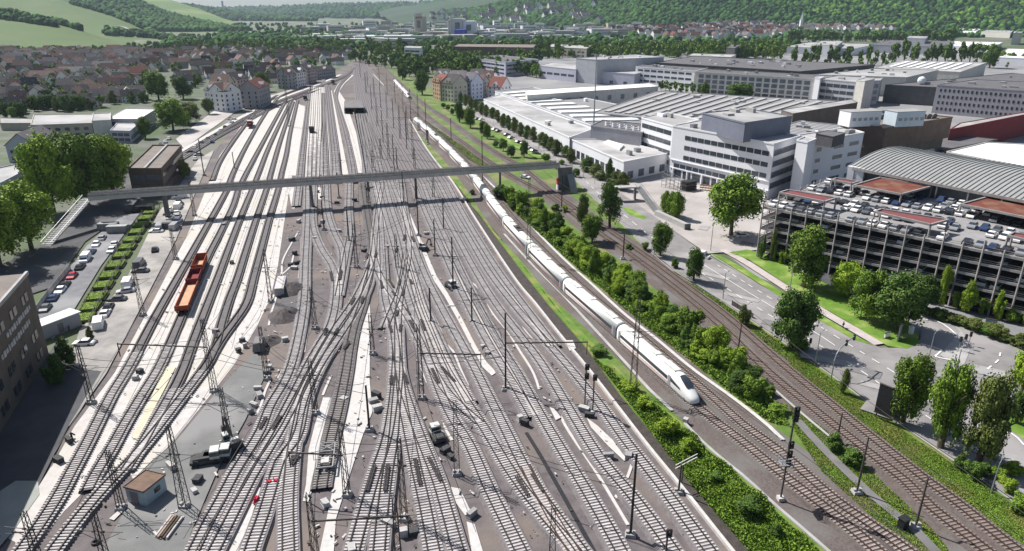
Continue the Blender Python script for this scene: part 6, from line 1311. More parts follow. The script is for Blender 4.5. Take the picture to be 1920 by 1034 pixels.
for nm, px, lb, hh in (('fence', [(300, 392), (262, 444), (222, 508), (178, 590), (165, 615)], 'dark fence along the right side of the hedge beds', 1.6), ('fence', [(268, 400), (232, 455), (190, 520), (150, 590), (130, 622)], 'dark fence along the left side of the hedge beds', 1.2), ('fence', [(70, 588), (90, 560), (112, 533), (135, 505)], 'pale fence of boards beside the parked cars in front of the brown building', 2.0)):
    L_ = catmull([P(*p) for p in px], 2.5); r = empty(nm, L_[0], lb, 'fence')
    for q in L_[::2]: wbox('post', (q.x, q.y, hh/2), (.14, .14, hh), a0, m_steel if hh < 2 else m_conc, r)
    b = B()
    for z in ((.35, .7, 1.05, hh-.1) if hh < 2 else (.5, .9, 1.3, 1.7)): 
        for q, s in zip(L_, L_[1:]): b.beam(q+Vector((0, 0, z)), s+Vector((0, 0, z)), .06, .12 if hh < 2 else .34)
    b.build('rail', m_steel if hh < 2 else m_conc, r)
# rail/pipes on left, sheds under bridge
p = P(247, 395); b = B(); b.box((0, 0, 1.4), (7, 3, 2.8)); b.box((0, 0, 2.9), (7.4, 3.4, .15)); b.box((0, -1.52, 1.3), (1.2, .06, 2)); o = b.build('storage_shed', m_wl['dark']); o.location = p; o.rotation_euler = (0, 0, a0); tag(o, 'dark storage shed beneath the left end of the footbridge', 'shed')
for i, (x, y) in enumerate(((205, 432), (222, 437))):
    b = B(); b.box((0, 0, 1.3), (6, 2.4, 2.4)); 
    for k in range(9): b.box((-2.7+k*.67, 0, 1.3), (.12, 2.5, 2.3))
    o = b.build('freight_container', m_steell); o.location = P(x, y); o.rotation_euler = (0, 0, a0+1.4); tag(o, ('left', 'right')[i]+' one of two grey freight containers at the head of the car lane', 'container')
# ================= TREES
def crown_mesh(name, seed, kind, n, ls, lobes=16, core=True):
    g = np.random.default_rng(seed); cs, rs = [], []
    for i in range(lobes):
        if kind == 'broad':
            t = g.uniform(0, 2*np.pi); z = g.uniform(.12, .86); m = math.sin(math.pi*min(.95, z*.85+.12))**.6; rr_ = m*g.uniform(.25, .68); r0 = g.uniform(.17, .38)
        elif kind == 'column': t = g.uniform(0, 2*np.pi); z = (i+.5)/lobes*.84+.06; m = math.sin(math.pi*min(.97, z*.8+.18))**.7; rr_ = .25*m; r0 = .62*m
        else: t = g.uniform(0, 2*np.pi); z = g.uniform(.05, .9); m = (1-abs(z-.4)); rr_ = m*g.uniform(.2, .9); r0 = g.uniform(.14, .30)
        cs.append((math.cos(t)*rr_, math.sin(t)*rr_, z)); rs.append(r0)
    cs = np.array(cs); rs = np.array(rs); zr = .5 if kind != 'column' else .26
    w_ = rs**2/np.sum(rs**2); idx = g.choice(len(rs), n, p=w_); d = g.normal(size=(n, 3)); d /= np.linalg.norm(d, axis=1)[:, None]; d[:, 2] = np.where(g.random(n) < .6, np.abs(d[:, 2]), d[:, 2])
    rad = rs[idx]*g.uniform(.80, 1.18 if kind != 'loose' else 1.45, n)*(1+.22*np.sin(d[:, 0]*7+idx)*np.sin(d[:, 1]*6+idx*2)+.12*np.sin(d[:, 2]*9+idx)); scl = np.stack([rad, rad, rad*zr/.5*.62], 1); c = cs[idx]+d*scl
    a = g.normal(size=(n, 3)); nrm = d+g.normal(size=(n, 3))*.45; nrm /= np.linalg.norm(nrm, axis=1)[:, None]; a = np.cross(nrm, a); a /= np.linalg.norm(a, axis=1)[:, None]; e = np.cross(nrm, a); s = (ls*g.uniform(.6, 1.3, n))[:, None]
    zs = np.array([1, 1, .5]); V = np.stack([c-a*s*zs, c+e*s*zs*.8, c+a*s*zs, c-e*s*zs*.8], 1).reshape(-1, 3); Fq = np.arange(4*n).reshape(n, 4)
    if core:  # unseen inner blobs added to block light through the crown
        V0, F0 = ICO1; cv = []; cf = []; off = len(V)
        for cc, rr_ in zip(cs, rs):
            k = rr_*.60; cv.append(V0*np.array([k, k, k*zr/.5*.62])+cc); cf.append(np.hstack([F0, F0[:, 2:3]])+off); off += len(V0)
        # triangles stored as their own faces
        me = bpy.data.meshes.new(name); V2 = np.vstack([V]+cv); tri = np.vstack([f[:, :3] for f in cf]); nl = Fq.size+tri.size
        me.vertices.add(len(V2)); me.vertices.foreach_set('co', V2.astype(np.float32).ravel()); me.loops.add(nl); me.loops.foreach_set('vertex_index', np.concatenate([Fq.ravel(), tri.ravel()]).astype(np.int32))
        me.polygons.add(len(Fq)+len(tri)); me.polygons.foreach_set('loop_start', np.concatenate([np.arange(len(Fq))*4, Fq.size+np.arange(len(tri))*3]).astype(np.int32)); me.update(calc_edges=True); me.materials.append(m_leaf); return me
    return rawmesh(name, V, Fq, m_leaf)
CM = {'broad': [crown_mesh('crown', s, 'broad', 12000, .040, 30) for s in (1, 2, 3)], 'column': [crown_mesh('crown', s, 'column', 6500, .05, 9) for s in (4, 5)], 'loose': [crown_mesh('crown', s, 'loose', 8000, .045, 30, False) for s in (6, 7)],
      'bush': [crown_mesh('crown', s, 'broad', 6500, .05, 16) for s in (8, 9)], 'far': [crown_mesh('crown', s, 'broad', 420, .17, 12) for s in (10, 11, 12)], 'farcol': [crown_mesh('crown', s, 'column', 360, .18, 7) for s in (13, 14)]}
b = B(); b.cyl((0, 0, 0), (0.02, 0.02, .55), .035, .022, 8)
for i in range(6):
    t = i*1.05; z = .28+.05*i; b.cyl((0, 0, z), (math.cos(t)*.22, math.sin(t)*.22, z+.28), .015, .006, 5)
_o = b.build('trunk', m_bark); TRK = _o.data; bpy.data.objects.remove(_o)
def tree(p, h, w_, kind, mat, label, group=None, cat='tree', name='tree', cb=None):
    r = empty(name, p, label, cat, group, rz=rnd.uniform(0, 6.28)); cb = {'broad': .13, 'column': .06, 'loose': .18, 'bush': 0, 'far': .12, 'farcol': .04}[kind] if cb is None else cb
    if kind not in ('bush',): link('trunk', TRK, r, scl=(h, h, h))
    link('crown', rnd.choice(CM[kind]), r, (0, 0, h*cb), scl=(w_/2, w_/2, h*(1-cb)), mat=mat); return r
def ptree(px, topy, wpx, kind, mat, label, group=None, cat='tree', name='tree'):
    p = P(*px); h = max(1.2, hgt(p, topy)); depth = (H/(sp-(517-px[1])/F*cp)); tree(p, h, wpx*depth/F, kind, mat, label, group, cat, name)
L1_, L2_, L3_, L4_ = m_leaf, m_leaf2, m_leaf3, m_leaf4
TL2 = [((1370, 443), 330, 112, 'broad', L1_, 'very large round tree on the courtyard in front of the white office'), ((1506, 541), 434, 96, 'broad', L1_, 'dark round tree before the garage front'), ((1482, 655), 543, 92, 'broad', L2_, 'tall irregular tree between the road and the rust lines'),
 ((1300, 528), 468, 44, 'broad', L2_, 'small rounded tree at the road edge below the small bridge'), ((1143, 428), 348, 52, 'loose', L2_, 'dark feathery tree beside the rust line near the abutment'), ((1238, 482), 418, 42, 'broad', L1_, 'small green tree beside a lamp post near the long concrete block'),
 ((1583, 560), 494, 70, 'broad', L3_, 'left tree of the clump before the garage entrance'), ((1622, 600), 508, 78, 'broad', L1_, 'second tree of the clump behind the three flagpoles'), ((1678, 620), 514, 112, 'broad', L2_, 'largest tree of the clump at the garage entrance loop'), ((1725, 590), 520, 60, 'broad', L2_, 'rear tree of the clump at the garage entrance loop'),
 ((1692, 795), 672, 78, 'broad', L1_, 'bushy tree beside the black board at the lower right road'), ((1762, 842), 682, 76, 'broad', L1_, 'tall leafy tree, left of the pair at the lower right'), ((1832, 872), 702, 88, 'broad', L4_, 'tall dark trunked tree, right of the pair at the lower right'), ((1912, 750), 652, 62, 'broad', L3_, 'bright yellow-green tree at the right edge'), ((1905, 795), 735, 40, 'broad', L2_, 'dark tree under the bright one at the right edge'),
 ((1580, 738), 690, 20, 'column', L4_, 'small dark pointed tree at the road edge behind the signal arm'), ((1395, 610), 575, 30, 'bush', L4_, 'brownish low shrub along the fence by the road'), ((1092, 425), 365, 30, 'broad', L4_, 'olive tree next to the footbridge stairs'), ((1110, 455), 405, 50, 'broad', L1_, 'round tree standing among the bushes beside the train'),
 ((60, 470), 345, 120, 'broad', L3_, 'huge bright tree at the left edge below the others'), ((0, 500), 360, 130, 'broad', L3_, 'bright tree cut by the left edge'), ((100, 400), 255, 105, 'broad', L3_, 'large bright tree, left one of the group behind the footbridge end'), ((165, 385), 262, 95, 'broad', L1_, 'large tree in the middle of the group behind the footbridge end'), ((216, 372), 255, 88, 'broad', L3_, 'large tree right in the group beside the brown depot'), ((130, 330), 250, 80, 'broad', L1_, 'rear tree of the big group at left'), ((195, 320), 258, 60, 'broad', L1_, 'rear right tree of the big group at left'),
 ((325, 245), 186, 76, 'broad', L1_, 'big round tree beside the white-roofed building'), ((355, 232), 192, 54, 'broad', L4_, 'olive tree right of the big round one near the curve line'), ((298, 188), 136, 50, 'broad', L1_, 'round tree alone in the left town above the black-roofed house'), ((344, 186), 142, 42, 'broad', L2_, 'dark round tree right of the solitary one in the town'), ((492, 172), 136, 32, 'broad', L4_, 'yellowish tree between the apartment blocks near the curve'), ((392, 215), 185, 26, 'broad', L4_, 'brownish tree at the corner of the white apartment block'),
 ((273, 260), 220, 30, 'broad', L1_, 'slim tree in front of the framed annex'), ((792, 178), 132, 30, 'broad', L2_, 'big dark tree left of the half-timbered houses'), ((755, 150), 122, 24, 'broad', L2_, 'dark round tree beside the rust lines far away'), ((1385, 188), 158, 60, 'broad', L2_, 'broad dark tree in front of the square-window factory'), ((1855, 128), 83, 36, 'broad', L2_, 'very big dark round tree above the sawtooth hall'), ((350, 335), 300, 30, 'bush', L4_, 'olive bush at the right wall of the brown depot'), ((128, 690), 640, 46, 'bush', L2_, 'dark bush beside the brown office and the shaded road'), ((105, 720), 670, 50, 'bush', L2_, 'second dark bush along the wall of the brown office'), ((170, 640), 615, 18, 'bush', L4_, 'small yellow-green bush below the last hedge bed'), ((1760, 275), 262, 40, 'bush', L3_, 'roof bush on the dark roof beside the red wall')]
for a in TL2: ptree(*a)
for i, (x, y, t, w_) in enumerate(((1246, 402, 357, 22), (1257, 406, 358, 24), (1268, 412, 358, 32))): ptree((x, y), t, w_, 'column', L1_, 'dense pointed evergreen on the courtyard, %s of the three from the left' % ordn(i), 'three evergreens on the courtyard', name='conifer')
HR = [(670, 590, 520, 26), (700, 600, 530, 26), (730, 620, 545, 28), (760, 630, 560, 30), (790, 650, 575, 32), (815, 660, 590, 32), (850, 670, 605, 34), (880, 690, 620, 34), (910, 720, 640, 36), (940, 735, 650, 36), (975, 750, 660, 38), (1010, 770, 690, 38), (1045, 785, 705, 40), (1080, 800, 715, 42), (1125, 820, 745, 42), (1150, 835, 755, 42), (1175, 850, 770, 44), (1210, 880, 785, 50), (1260, 890, 820, 42), (1290, 920, 835, 52), (1345, 890, 815, 28), (1380, 970, 885, 62), (1430, 1000, 920, 62), (1460, 1015, 962, 64), (1505, 1030, 890, 34), (1540, 1062, 965, 56), (1580, 1075, 970, 70)]
for i, (x, y, t, w_) in enumerate(HR): ptree((640+x/3, y/3), t/3-1, w_/3*1.45, 'column', (L4_, L2_)[i % 3 == 0], 'clipped egg-shaped street tree, %s in the row along the white factory front' % ordn(i), 'clipped trees along the street', name='street_tree')
for i, (x, y, t, w_) in enumerate([(665, 690, 570, 50), (725, 720, 610, 56), (800, 765, 685, 44), (820, 782, 700, 40), (955, 885, 820, 44), (910, 850, 780, 44), (1028, 885, 795, 46), (1150, 910, 865, 40), (1320, 1000, 950, 40), (870, 830, 790, 30), (575, 610, 580, 24), (600, 625, 590, 24), (625, 650, 610, 22), (1240, 930, 900, 30)]): ptree((640+x/3, y/3), t/3, w_/3*1.4, 'broad', (L2_, L1_)[i % 2], 'loose round tree between rust line and street, %s from the old houses' % ordn(i), 'round trees beside the rust lines')
# bush belt between main line and rust lines
BBt = catmull([P(*p) for p in ((945, 372), (985, 398), (1030, 432), (1075, 468), (1120, 505), (1165, 542), (1210, 576), (1260, 618), (1320, 663), (1380, 708), (1432, 752))], 1.5)
for i, p in enumerate(BBt):
    d = rnd.uniform(-2.4, 2.0); h = rnd.uniform(2.4, 6.2)*(1 if i % 7 else 1.25)
    tree(p+Vector((d, d*.6, 0)), h, rnd.uniform(3.6, 6.4), rnd.choice(('bush', 'bush', 'broad')), rnd.choice((L1_, L1_, L3_, L3_, L2_)), 'green bush beside the express train, %s counted from the footbridge' % ordn(i) if i < 58 else 'green bush at the lower end of the trackside bush belt', 'bushes between the express and the rust lines', cat='bush', name='bush')
for i, (x, y) in enumerate([(1460, 775), (1442, 742), (1120, 665), (1180, 735), (1210, 770), (1290, 850), (1340, 905), (1400, 965), (1450, 1010), (1560, 845), (1600, 870), (1250, 820), (1870, 905), (1840, 890), (1885, 925), (1918, 960), (1800, 880), (1900, 890), (1500, 655), (1210, 470), (1060, 400), (1040, 395), (1180, 470), (935, 360), (975, 375), (1265, 505), (885, 365), (1820, 900)]):
    tree(P(x, y), rnd.uniform(1.6, 3.2), rnd.uniform(2.5, 5), 'bush', rnd.choice((L1_, L2_, L3_)), 'low green shrub in the grass right of the yard wall, shrub %s by list from upper rows' % ordn(i) if 0 else 'low green shrub in the grass verges right of the yard wall, %s' % ('near the train' if x < 1300 else 'near the road'), 'low shrubs on the grass verges', cat='shrub', name='shrub')
# climbers on the garage
for i in range(15):
    u = LEN*(.52+.034*i); h = rnd.uniform(6.5, 10) if i % 2 else rnd.uniform(3, 5); p = guv(u, -.7-rnd.random()); tree(p, h, rnd.uniform(2.6, 5), 'bush', L3_ if i % 2 else L1_, 'climbing plant on the garage columns at right, %s from the left' % ordn(i), 'climbing plants on the garage front', cat='climber', name='climbing_plant')
for i, u in enumerate((1.5, 5, 8)): tree(guv(u, -1), (7, 9, 4)[i], 2.8, 'bush', (L2_, L4_, L3_)[i], 'climbing shrub at the left end of the garage front, %s from the corner' % ordn(i), 'climbing plants on the garage front', cat='climber', name='climbing_plant')
for i in range(16):
    p = P(1722+i*14, 585+i*5); tree(p, rnd.uniform(1.6, 3.2), rnd.uniform(3.4, 5.5), 'bush', L4_ if i % 3 else L2_, 'clipped hedge shrub along the garage road, %s from the left' % ordn(i), 'hedge shrubs along the garage road', cat='hedge', name='hedge_shrub')
# belts
FARW = []
def belt(x0, y0, x1, y1, n, h, kind, where, mats=(L1_, L2_), asp=.75):
    for i in range(n):
        t = (i+.5)/n; x = x0+(x1-x0)*t+rnd.uniform(-.4, .4)*(x1-x0)/n; y = y0+(y1-y0)*t+rnd.uniform(-1.5, 1.5); hh = h*rnd.uniform(.75, 1.2)
        if y < 113: FARW.append((P(x, y), hh, hh*asp*rnd.uniform(.8, 1.2), kind)); continue
        tree(P(x, y), hh, hh*asp*rnd.uniform(.8, 1.2), kind, rnd.choice(mats), 'tree %s from left %s' % (ordn(i), where), 'trees '+where)
belt(655, 116, 800, 130, 16, 15, 'far', 'in the green belt just above the yard neck'); belt(800, 128, 900, 150, 14, 15, 'far', 'in the park behind the old houses'); belt(670, 104, 1010, 122, 30, 16, 'far', 'in the long belt before the violet office'); belt(900, 134, 1010, 146, 14, 15, 'far', 'in the belt behind the old houses and before the halls')
belt(860, 140, 1000, 122, 16, 15, 'far', 'in the second row of the park'); belt(690, 122, 850, 145, 14, 11, 'far', 'in the lower park row by the rust lines')
belt(1010, 148, 1235, 160, 26, 8, 'far', 'in the tidy row behind the long gallery hall', (L1_,), .8); belt(1232, 168, 1330, 182, 11, 9, 'far', 'before the white three-storey factory block'); belt(960, 96, 1100, 104, 14, 15, 'far', 'around the poplars'); belt(1005, 104, 1050, 112, 6, 27, 'farcol', 'as tall dark poplars left of the works', (L2_,), .25); belt(1060, 100, 1400, 104, 34, 16, 'far', 'in the dark belt above the steel halls', (L2_, L1_))
belt(1290, 108, 1470, 112, 18, 18, 'far', 'in the belt in front of the hillside village', (L2_,)); belt(1480, 122, 1680, 124, 13, 22, 'far', 'as big dark trees above the pale hall roofs', (L2_,), .5); belt(1670, 116, 1850, 119, 13, 24, 'far', 'as tall rounded dark trees near the sawtooth hall', (L2_,), .6)
belt(1480, 80, 1790, 79, 34, 24, 'far', 'in the dense dark belt before the village', (L2_,), .9); belt(1490, 124, 1900, 128, 18, 9, 'far', 'as low trees below the tall rounded ones'); belt(1860, 118, 1930, 120, 6, 14, 'far', 'at the far right edge above the dark roof')
belt(240, 97, 480, 96, 30, 14, 'far', 'below the vineyards along the town edge'); belt(470, 99, 650, 104, 22, 16, 'far', 'above the far tenements at the yard neck'); belt(0, 98, 240, 98, 24, 9, 'far', 'in the gardens right under the vineyards'); belt(560, 90, 660, 92, 12, 18, 'far', 'behind the station at the yard neck')
for i in range(230):
    y = rnd.uniform(90, 150); x = rnd.uniform(interp([(90, 690), (127, 738), (150, 775)], y), 1010)
    if (752 < x < 795 and 88 < y < 104) or (865 < x < 1015 and 103 < y < 122) or (800 < x and y > 142) : continue
    if y < 113: FARW.append((P(x, y), rnd.uniform(12, 19), rnd.uniform(10, 15), 'far')); continue
    hh = rnd.uniform(10, 17); tree(P(x, y), hh, hh*rnd.uniform(.7, 1), 'far', rnd.choice((L1_, L2_, L2_)), 'park tree right of the rust lines, ' + ('left' if x < 850 else 'right') + (' upper' if y < 130 else ' lower') + ' part of the park', 'trees in the park behind the old houses')
for i in range(260): FARW.append((P(rnd.uniform(1010, 1480), rnd.uniform(92, 110)), rnd.uniform(10, 18), rnd.uniform(9, 14), 'far'))
for i in range(160): FARW.append((P(rnd.uniform(330, 660), rnd.uniform(84, 97)), rnd.uniform(9, 16), rnd.uniform(9, 14), 'far'))
# town garden trees
TG = [(rnd.uniform(0, 1), rnd.uniform(0, 1)) for _ in range(1000)]; n_ = 0
for j_, (a, c) in enumerate(TG):
    y = 100+(a**1.6)*128; x = c*(interp(XR, y)-8)
    if j_ < 90: y = 186+a*50; x = c*235
    if blocked(x, y): continue
    hh = rnd.uniform(5, 10)
    if y < 160: FARW.append((P(x, y), hh, hh*.95, 'far')); continue
    tree(P(x, y), hh, hh*rnd.uniform(.7, 1), 'far' if y < 190 else 'bush', rnd.choice((L1_, L2_, L2_, L4_)), 'garden tree among the houses of the left town, ' + ('left' if x < 150 else 'centre' if x < 330 else 'right') + (' near the vineyards' if y < 125 else ' in mid town' if y < 165 else ' near the railway'), 'garden trees in the left town', name='garden_tree')
def merged(name, items, mat, label):
    VV, FF, off = [], [], 0
    for p, h, w_, kind in items:
        me = rnd.choice(CM[kind]); nv = len(me.vertices)
        if me.name not in MCACHE:
            co = np.empty(nv*3); me.vertices.foreach_get('co', co); q = [tuple(f.vertices) for f in me.polygons]; MCACHE[me.name] = (co.reshape(-1, 3), np.array([f if len(f) == 4 else (f[0], f[1], f[2], f[2]) for f in q]))
        co, fq = MCACHE[me.name]; keep = fq[:, 2] != fq[:, 3]; t = rnd.uniform(0, 6.28); rot = np.array([[math.cos(t), math.sin(t), 0], [-math.sin(t), math.cos(t), 0], [0, 0, 1]])
        VV.append(co@rot*np.array([w_/2, w_/2, h])+np.array(tuple(p))); FF.append(fq[keep]+off); off += nv
    me = rawmesh(name, np.vstack(VV), np.vstack(FF), mat); o = bpy.data.objects.new(name, me); C.objects.link(o); tag(o, label, 'woodland', None, 'stuff')
MCACHE = {}
merged('woodland', [t for t in FARW if t[0].y > 1300], m_leaf2, 'distant belts of trees beyond the works and the town')
merged('woodland', [t for t in FARW if t[0].y <= 1300], m_leaf, 'dense green tree belts and gardens at the far edge of the town')
blobs('woodland', [P(rnd.uniform(400, 1500), y) for y in np.random.default_rng(5).uniform(46, 92, 1500)], m_far, 'scattered far trees between the distant city blocks', (5, 9), ICO1)
blobs('woodland', [P(rnd.uniform(1450, 1950), y) for y in np.random.default_rng(6).uniform(52, 72, 500)], m_far, 'scattered far trees before the village on the right', (5, 9), ICO1)
blobs('woodland', [P(x, y) for x, y in zip(np.random.default_rng(8).uniform(300, 700, 500), np.random.default_rng(9).uniform(70, 95, 500))], m_far, 'scattered far trees beyond the left town', (5, 9), ICO1)
# weeds and tall grass
m_weed = M('weeds', (.20, .31, .045), (.13, .215, .028), .3, isl=.5, rough=.8, spec=.1, c3=(.22, .25, .06), s3=.15)
def weeds(px, n, size, hh, mat, label):
    pts = [P(*p) for p in px]; b0 = Vector((min(p.x for p in pts), min(p.y for p in pts))); b1 = Vector((max(p.x for p in pts), max(p.y for p in pts))); g = np.random.default_rng(len(px)+n)
    xs = [p.x for p in pts]; ys = [p.y for p in pts]; N = len(pts); out = []
    X = g.uniform(b0.x, b1.x, n*14); Y = g.uniform(b0.y, b1.y, n*14); ins = np.zeros(len(X), bool); j = N-1
    for i in range(N):
        c = ((ys[i] > Y) != (ys[j] > Y)) & (X < (xs[j]-xs[i])*(Y-ys[i])/(ys[j]-ys[i]+1e-9)+xs[i]); ins ^= c; j = i
    X, Y = X[ins][:n], Y[ins][:n]; n = len(X); hfac = np.array([.35+.9*max(0, noise.noise(Vector((x, y, 0))*.25)+.25) for x, y in zip(X, Y)])
    Z = g.uniform(0, 1, n)*hh*hfac; c = np.stack([X, Y, Z], 1); a = g.normal(size=(n, 3)); a /= np.linalg.norm(a, axis=1)[:, None]; e = np.cross(a, g.normal(size=(n, 3))); e /= np.linalg.norm(e, axis=1)[:, None]; s = (size*g.uniform(.6, 1.4, n))[:, None]
    V = np.stack([c-a*s, c+e*s*.6, c+a*s, c-e*s*.6], 1).reshape(-1, 3); o = bpy.data.objects.new('grass', rawmesh('grass', V, np.arange(4*n).reshape(n, 4), mat)); C.objects.link(o); tag(o, label, 'grass', None, 'stuff')
weeds([(920, 425), (1030, 565), (1110, 660), (1200, 775), (1300, 905), (1400, 1020), (1500, 1150), (1660, 1150), (1545, 1034), (1400, 905), (1283, 802), (1195, 735), (1080, 625), (985, 505), (930, 440)], 110000, .10, .5, m_weed, 'tall weeds and grass on the bank between yard wall and express line')
weeds([(1110, 670), (1200, 785), (1300, 915), (1400, 1030), (1500, 1150), (1640, 1150), (1530, 1034), (1390, 905), (1275, 805), (1190, 740)], 90000, .17, 1.5, m_leaf, 'dense low shrubs covering the lower bank between the yard wall and the empty track')
weeds([(950, 385), (1010, 440), (1065, 488), (1130, 545), (1200, 605), (1290, 675), (1370, 738), (1440, 792), (1478, 800), (1440, 740), (1340, 660), (1262, 590), (1190, 530), (1105, 462), (1030, 412), (985, 378)], 60000, .22, 1.7, m_leaf, 'dense undergrowth between the bushes beside the express train')
weeds([(1480, 655), (1560, 712), (1640, 772), (1800, 880), (1920, 965), (2050, 1060), (1940, 1040), (1760, 905), (1600, 780), (1480, 690)], 90000, .085, .26, m_weed, 'tall grass on the verge between the rust lines and the road')
weeds([(1480, 760), (1560, 815), (1650, 900), (1740, 985), (1800, 1060), (1740, 1060), (1640, 975), (1540, 885), (1490, 810)], 50000, .09, .28, m_weed, 'rough grass between the express line and the rust lines')
weeds([(1240, 500), (1340, 575), (1480, 680), (1480, 655), (1340, 558), (1260, 508)], 14000, .13, .35, m_weed, 'rough grass strip beside the road above the tall irregular tree')
weeds([(768, 200), (795, 225), (860, 270), (930, 310), (900, 312), (850, 285), (800, 240)], 12000, .2, .35, m_weed, 'grass strip between the tracks above the footbridge')
# ================= STREET FURNITURE
def lamp(base, topy, label, arms=1, name='street_lamp'):
    p = P(*base); h = max(4, hgt(p, topy)); r = empty(name, p, label, 'street lamp', 'street lamps on the right', rz=.8)
    b = B(); b.cyl((0, 0, 0), (0, 0, h), .12, .07); b.build('pole', m_steell, r, local=True)
    for s in ((1, -1)[:arms]):
        b = B(); b.beam((0, 0, h-.1), (s*1.3, 0, h+.1), .07, .07); b.box((s*1.6, 0, h+.1), (.8, .28, .14)); b.build('lamp_head', m_steell, r, local=True)
for a in [((1332, 472), 420, 'lamp post on the road kerb left of the big round tree'), ((1427, 488), 395, 'tall lamp post at the left garage corner'), ((1355, 563), 512, 'lamp post on the verge beside the road above the tall irregular tree'), ((1480, 550), 498, 'lamp post on the foot path above the tall irregular tree'), ((1528, 685), 624, 'lamp post at the road near the curved signal arm'), ((1733, 706), 626, 'lamp post between the traffic island and the lower right trees'), ((1600, 590), 528, 'left pole of the three by the entrance clump'), ((1607, 592), 532, 'middle pole of the three by the entrance clump'), ((1613, 597), 536, 'right pole of the three by the entrance clump'), ((1226, 482), 424, 'lamp post beside the small green tree at the long block'), ((1858, 985 - 60), 868, 'pale pole in the shrubs at the lower right'), ((1791, 700), 655, 'small lamp on the traffic island')]: lamp(*a)
for i in range(13):
    x, y = 905+i*21, 225+i*12.2; p = P(x, y); r = empty('street_lamp', p, 'curved pale street lamp along the clipped tree row, %s from the top' % ordn(i), 'street lamp', 'curved lamps along the clipped trees', rz=-.7)
    b = B(); pts = [Vector((0, 0, 0)), Vector((0, 0, 3.6)), Vector((.4, 0, 4.8)), Vector((1.3, 0, 5.3)), Vector((2.4, 0, 5.2))]
    for q, s in zip(pts, pts[1:]): b.cyl(q, s, .08, .07, 6)
    b.build('pole', m_steell, r, local=True); b = B(); b.box((2.7, 0, 5.12), (.8, .3, .14)); b.build('lamp_head', m_steell, r, local=True)
# curved traffic-signal arm
p = P(1558, 712); r = empty('traffic_light', p, 'curved mast arm holding two traffic lights over the road', 'traffic light', rz=.75); b = B()
pts = [Vector((0, 0, 0)), Vector((0, 0, 4)), Vector((.5, 0, 5.3)), Vector((1.8, 0, 6.1)), Vector((4.2, 0, 6.5)), Vector((8.5, 0, 6.6))]
for q, s in zip(pts, pts[1:]): b.cyl(q, s, .13, .11, 8)
b.build('arm', m_steell, r, local=True)
for x in (4.6, 8.2):
    b = B(); b.box((x, 0, 6.3), (.5, .35, 1.2)); b.build('signal_head', m_black, r, local=True)
for (x, y), lb in (((1796, 660), 'traffic light post, left one on the island at the loop'), ((1806, 655), 'traffic light post, middle one on the island at the loop'), ((1815, 650), 'traffic light post, right one on the island at the loop'), ((1516, 663), 'low traffic light on the kerb in the tree shadow')):
    p = P(x, y); r = empty('traffic_light', p, lb, 'traffic light'); b = B(); b.cyl((0, 0, 0), (0, 0, 3), .07); b.build('pole', m_steell, r, local=True); b = B(); b.box((0, 0, 2.9), (.4, .35, 1.1)); b.build('signal_head', m_black, r, local=True)
def board(px, sz, z, rz, mat, label, cat='sign', posts=True):
    p = P(*px); r = empty('billboard', p, label, cat, rz=rz); b = B(); b.box((0, 0, z+sz[1]/2), (sz[0], .25, sz[1])); b.build('panel', mat, r, local=True); b = B()
    b.box((0, 0, z+sz[1]+.06), (sz[0]+.2, .35, .12)); b.box((0, 0, z-.06), (sz[0]+.2, .35, .12)); b.build('frame', m_steel, r, local=True)
    for s in (-1, 1):
        b = B(); b.beam((s*sz[0]*.4, 0, 0), (s*sz[0]*.4, 0, z), .16, .16); b.build('post', m_steel, r, local=True)
board((1660, 792), (4.2, 5.5), 1.2, -.9, m_black, 'big black back side of a board beside the bushy tree at the lower right', 'board'); board((1684, 640), (2.6, 3.6), .3, .9, m_steell, 'grey panel standing under the clump at the loop')
board((1662, 636), (1.7, 1.0), .5, .5, m_white, 'small white sign on the lawn tip'); board((1855, 618), (2.2, 1.8), .6, -.6, m_wl['steel'], 'grey info board on the garage road')
b = B(); b.cyl((0, 0, 0), (0, 0, 1.9), .55, n=14); b.cyl((0, 0, 1.9), (0, 0, 2.15), .62, .3, 14); o = b.build('advertising_column', m_white); o.location = P(1707, 628); tag(o, 'round white column beside the grey panel at the loop', 'column')
p0, p1 = P(1230, 405), P(1288, 432); d = p1-p0; r = empty('concrete_block', p0, 'long pale concrete block with dark end face on the courtyard edge', 'wall'); b = B(); b.beam(p0+Vector((0, 0, 1)), p1+Vector((0, 0, 1)), 1.6, 2); b.build('body', m_conc, r); b = B(); b.beam(p1+Vector((0, 0, 1)), p1+d.normalized()*.3+Vector((0, 0, 1)), 2.2, 2.4); b.build('end_face', m_concd, r)
# small covered bridge with stairs over the street
r = empty('covered_platform', P(1170, 385), 'small flat-roofed crossing platform with long metal stairs at the courtyard', 'platform'); z = 5.2; a, c = P(1150, 352, z), P(1196, 350, z); dd = (c-a); n = Vector((-dd.y, dd.x, 0)).normalized(); b = B(); b.beam(a, c, 3.4, .5); b.build('deck', m_conc, r)
for t in (.1, .9): q = a.lerp(c, t); b = B(); b.beam((q.x, q.y, 0), (q.x, q.y, z), .6, 2.2); b.build('pier', m_concd, r)
stairs(r, (c.x, c.y, z), P(1233, 400), 2.4)
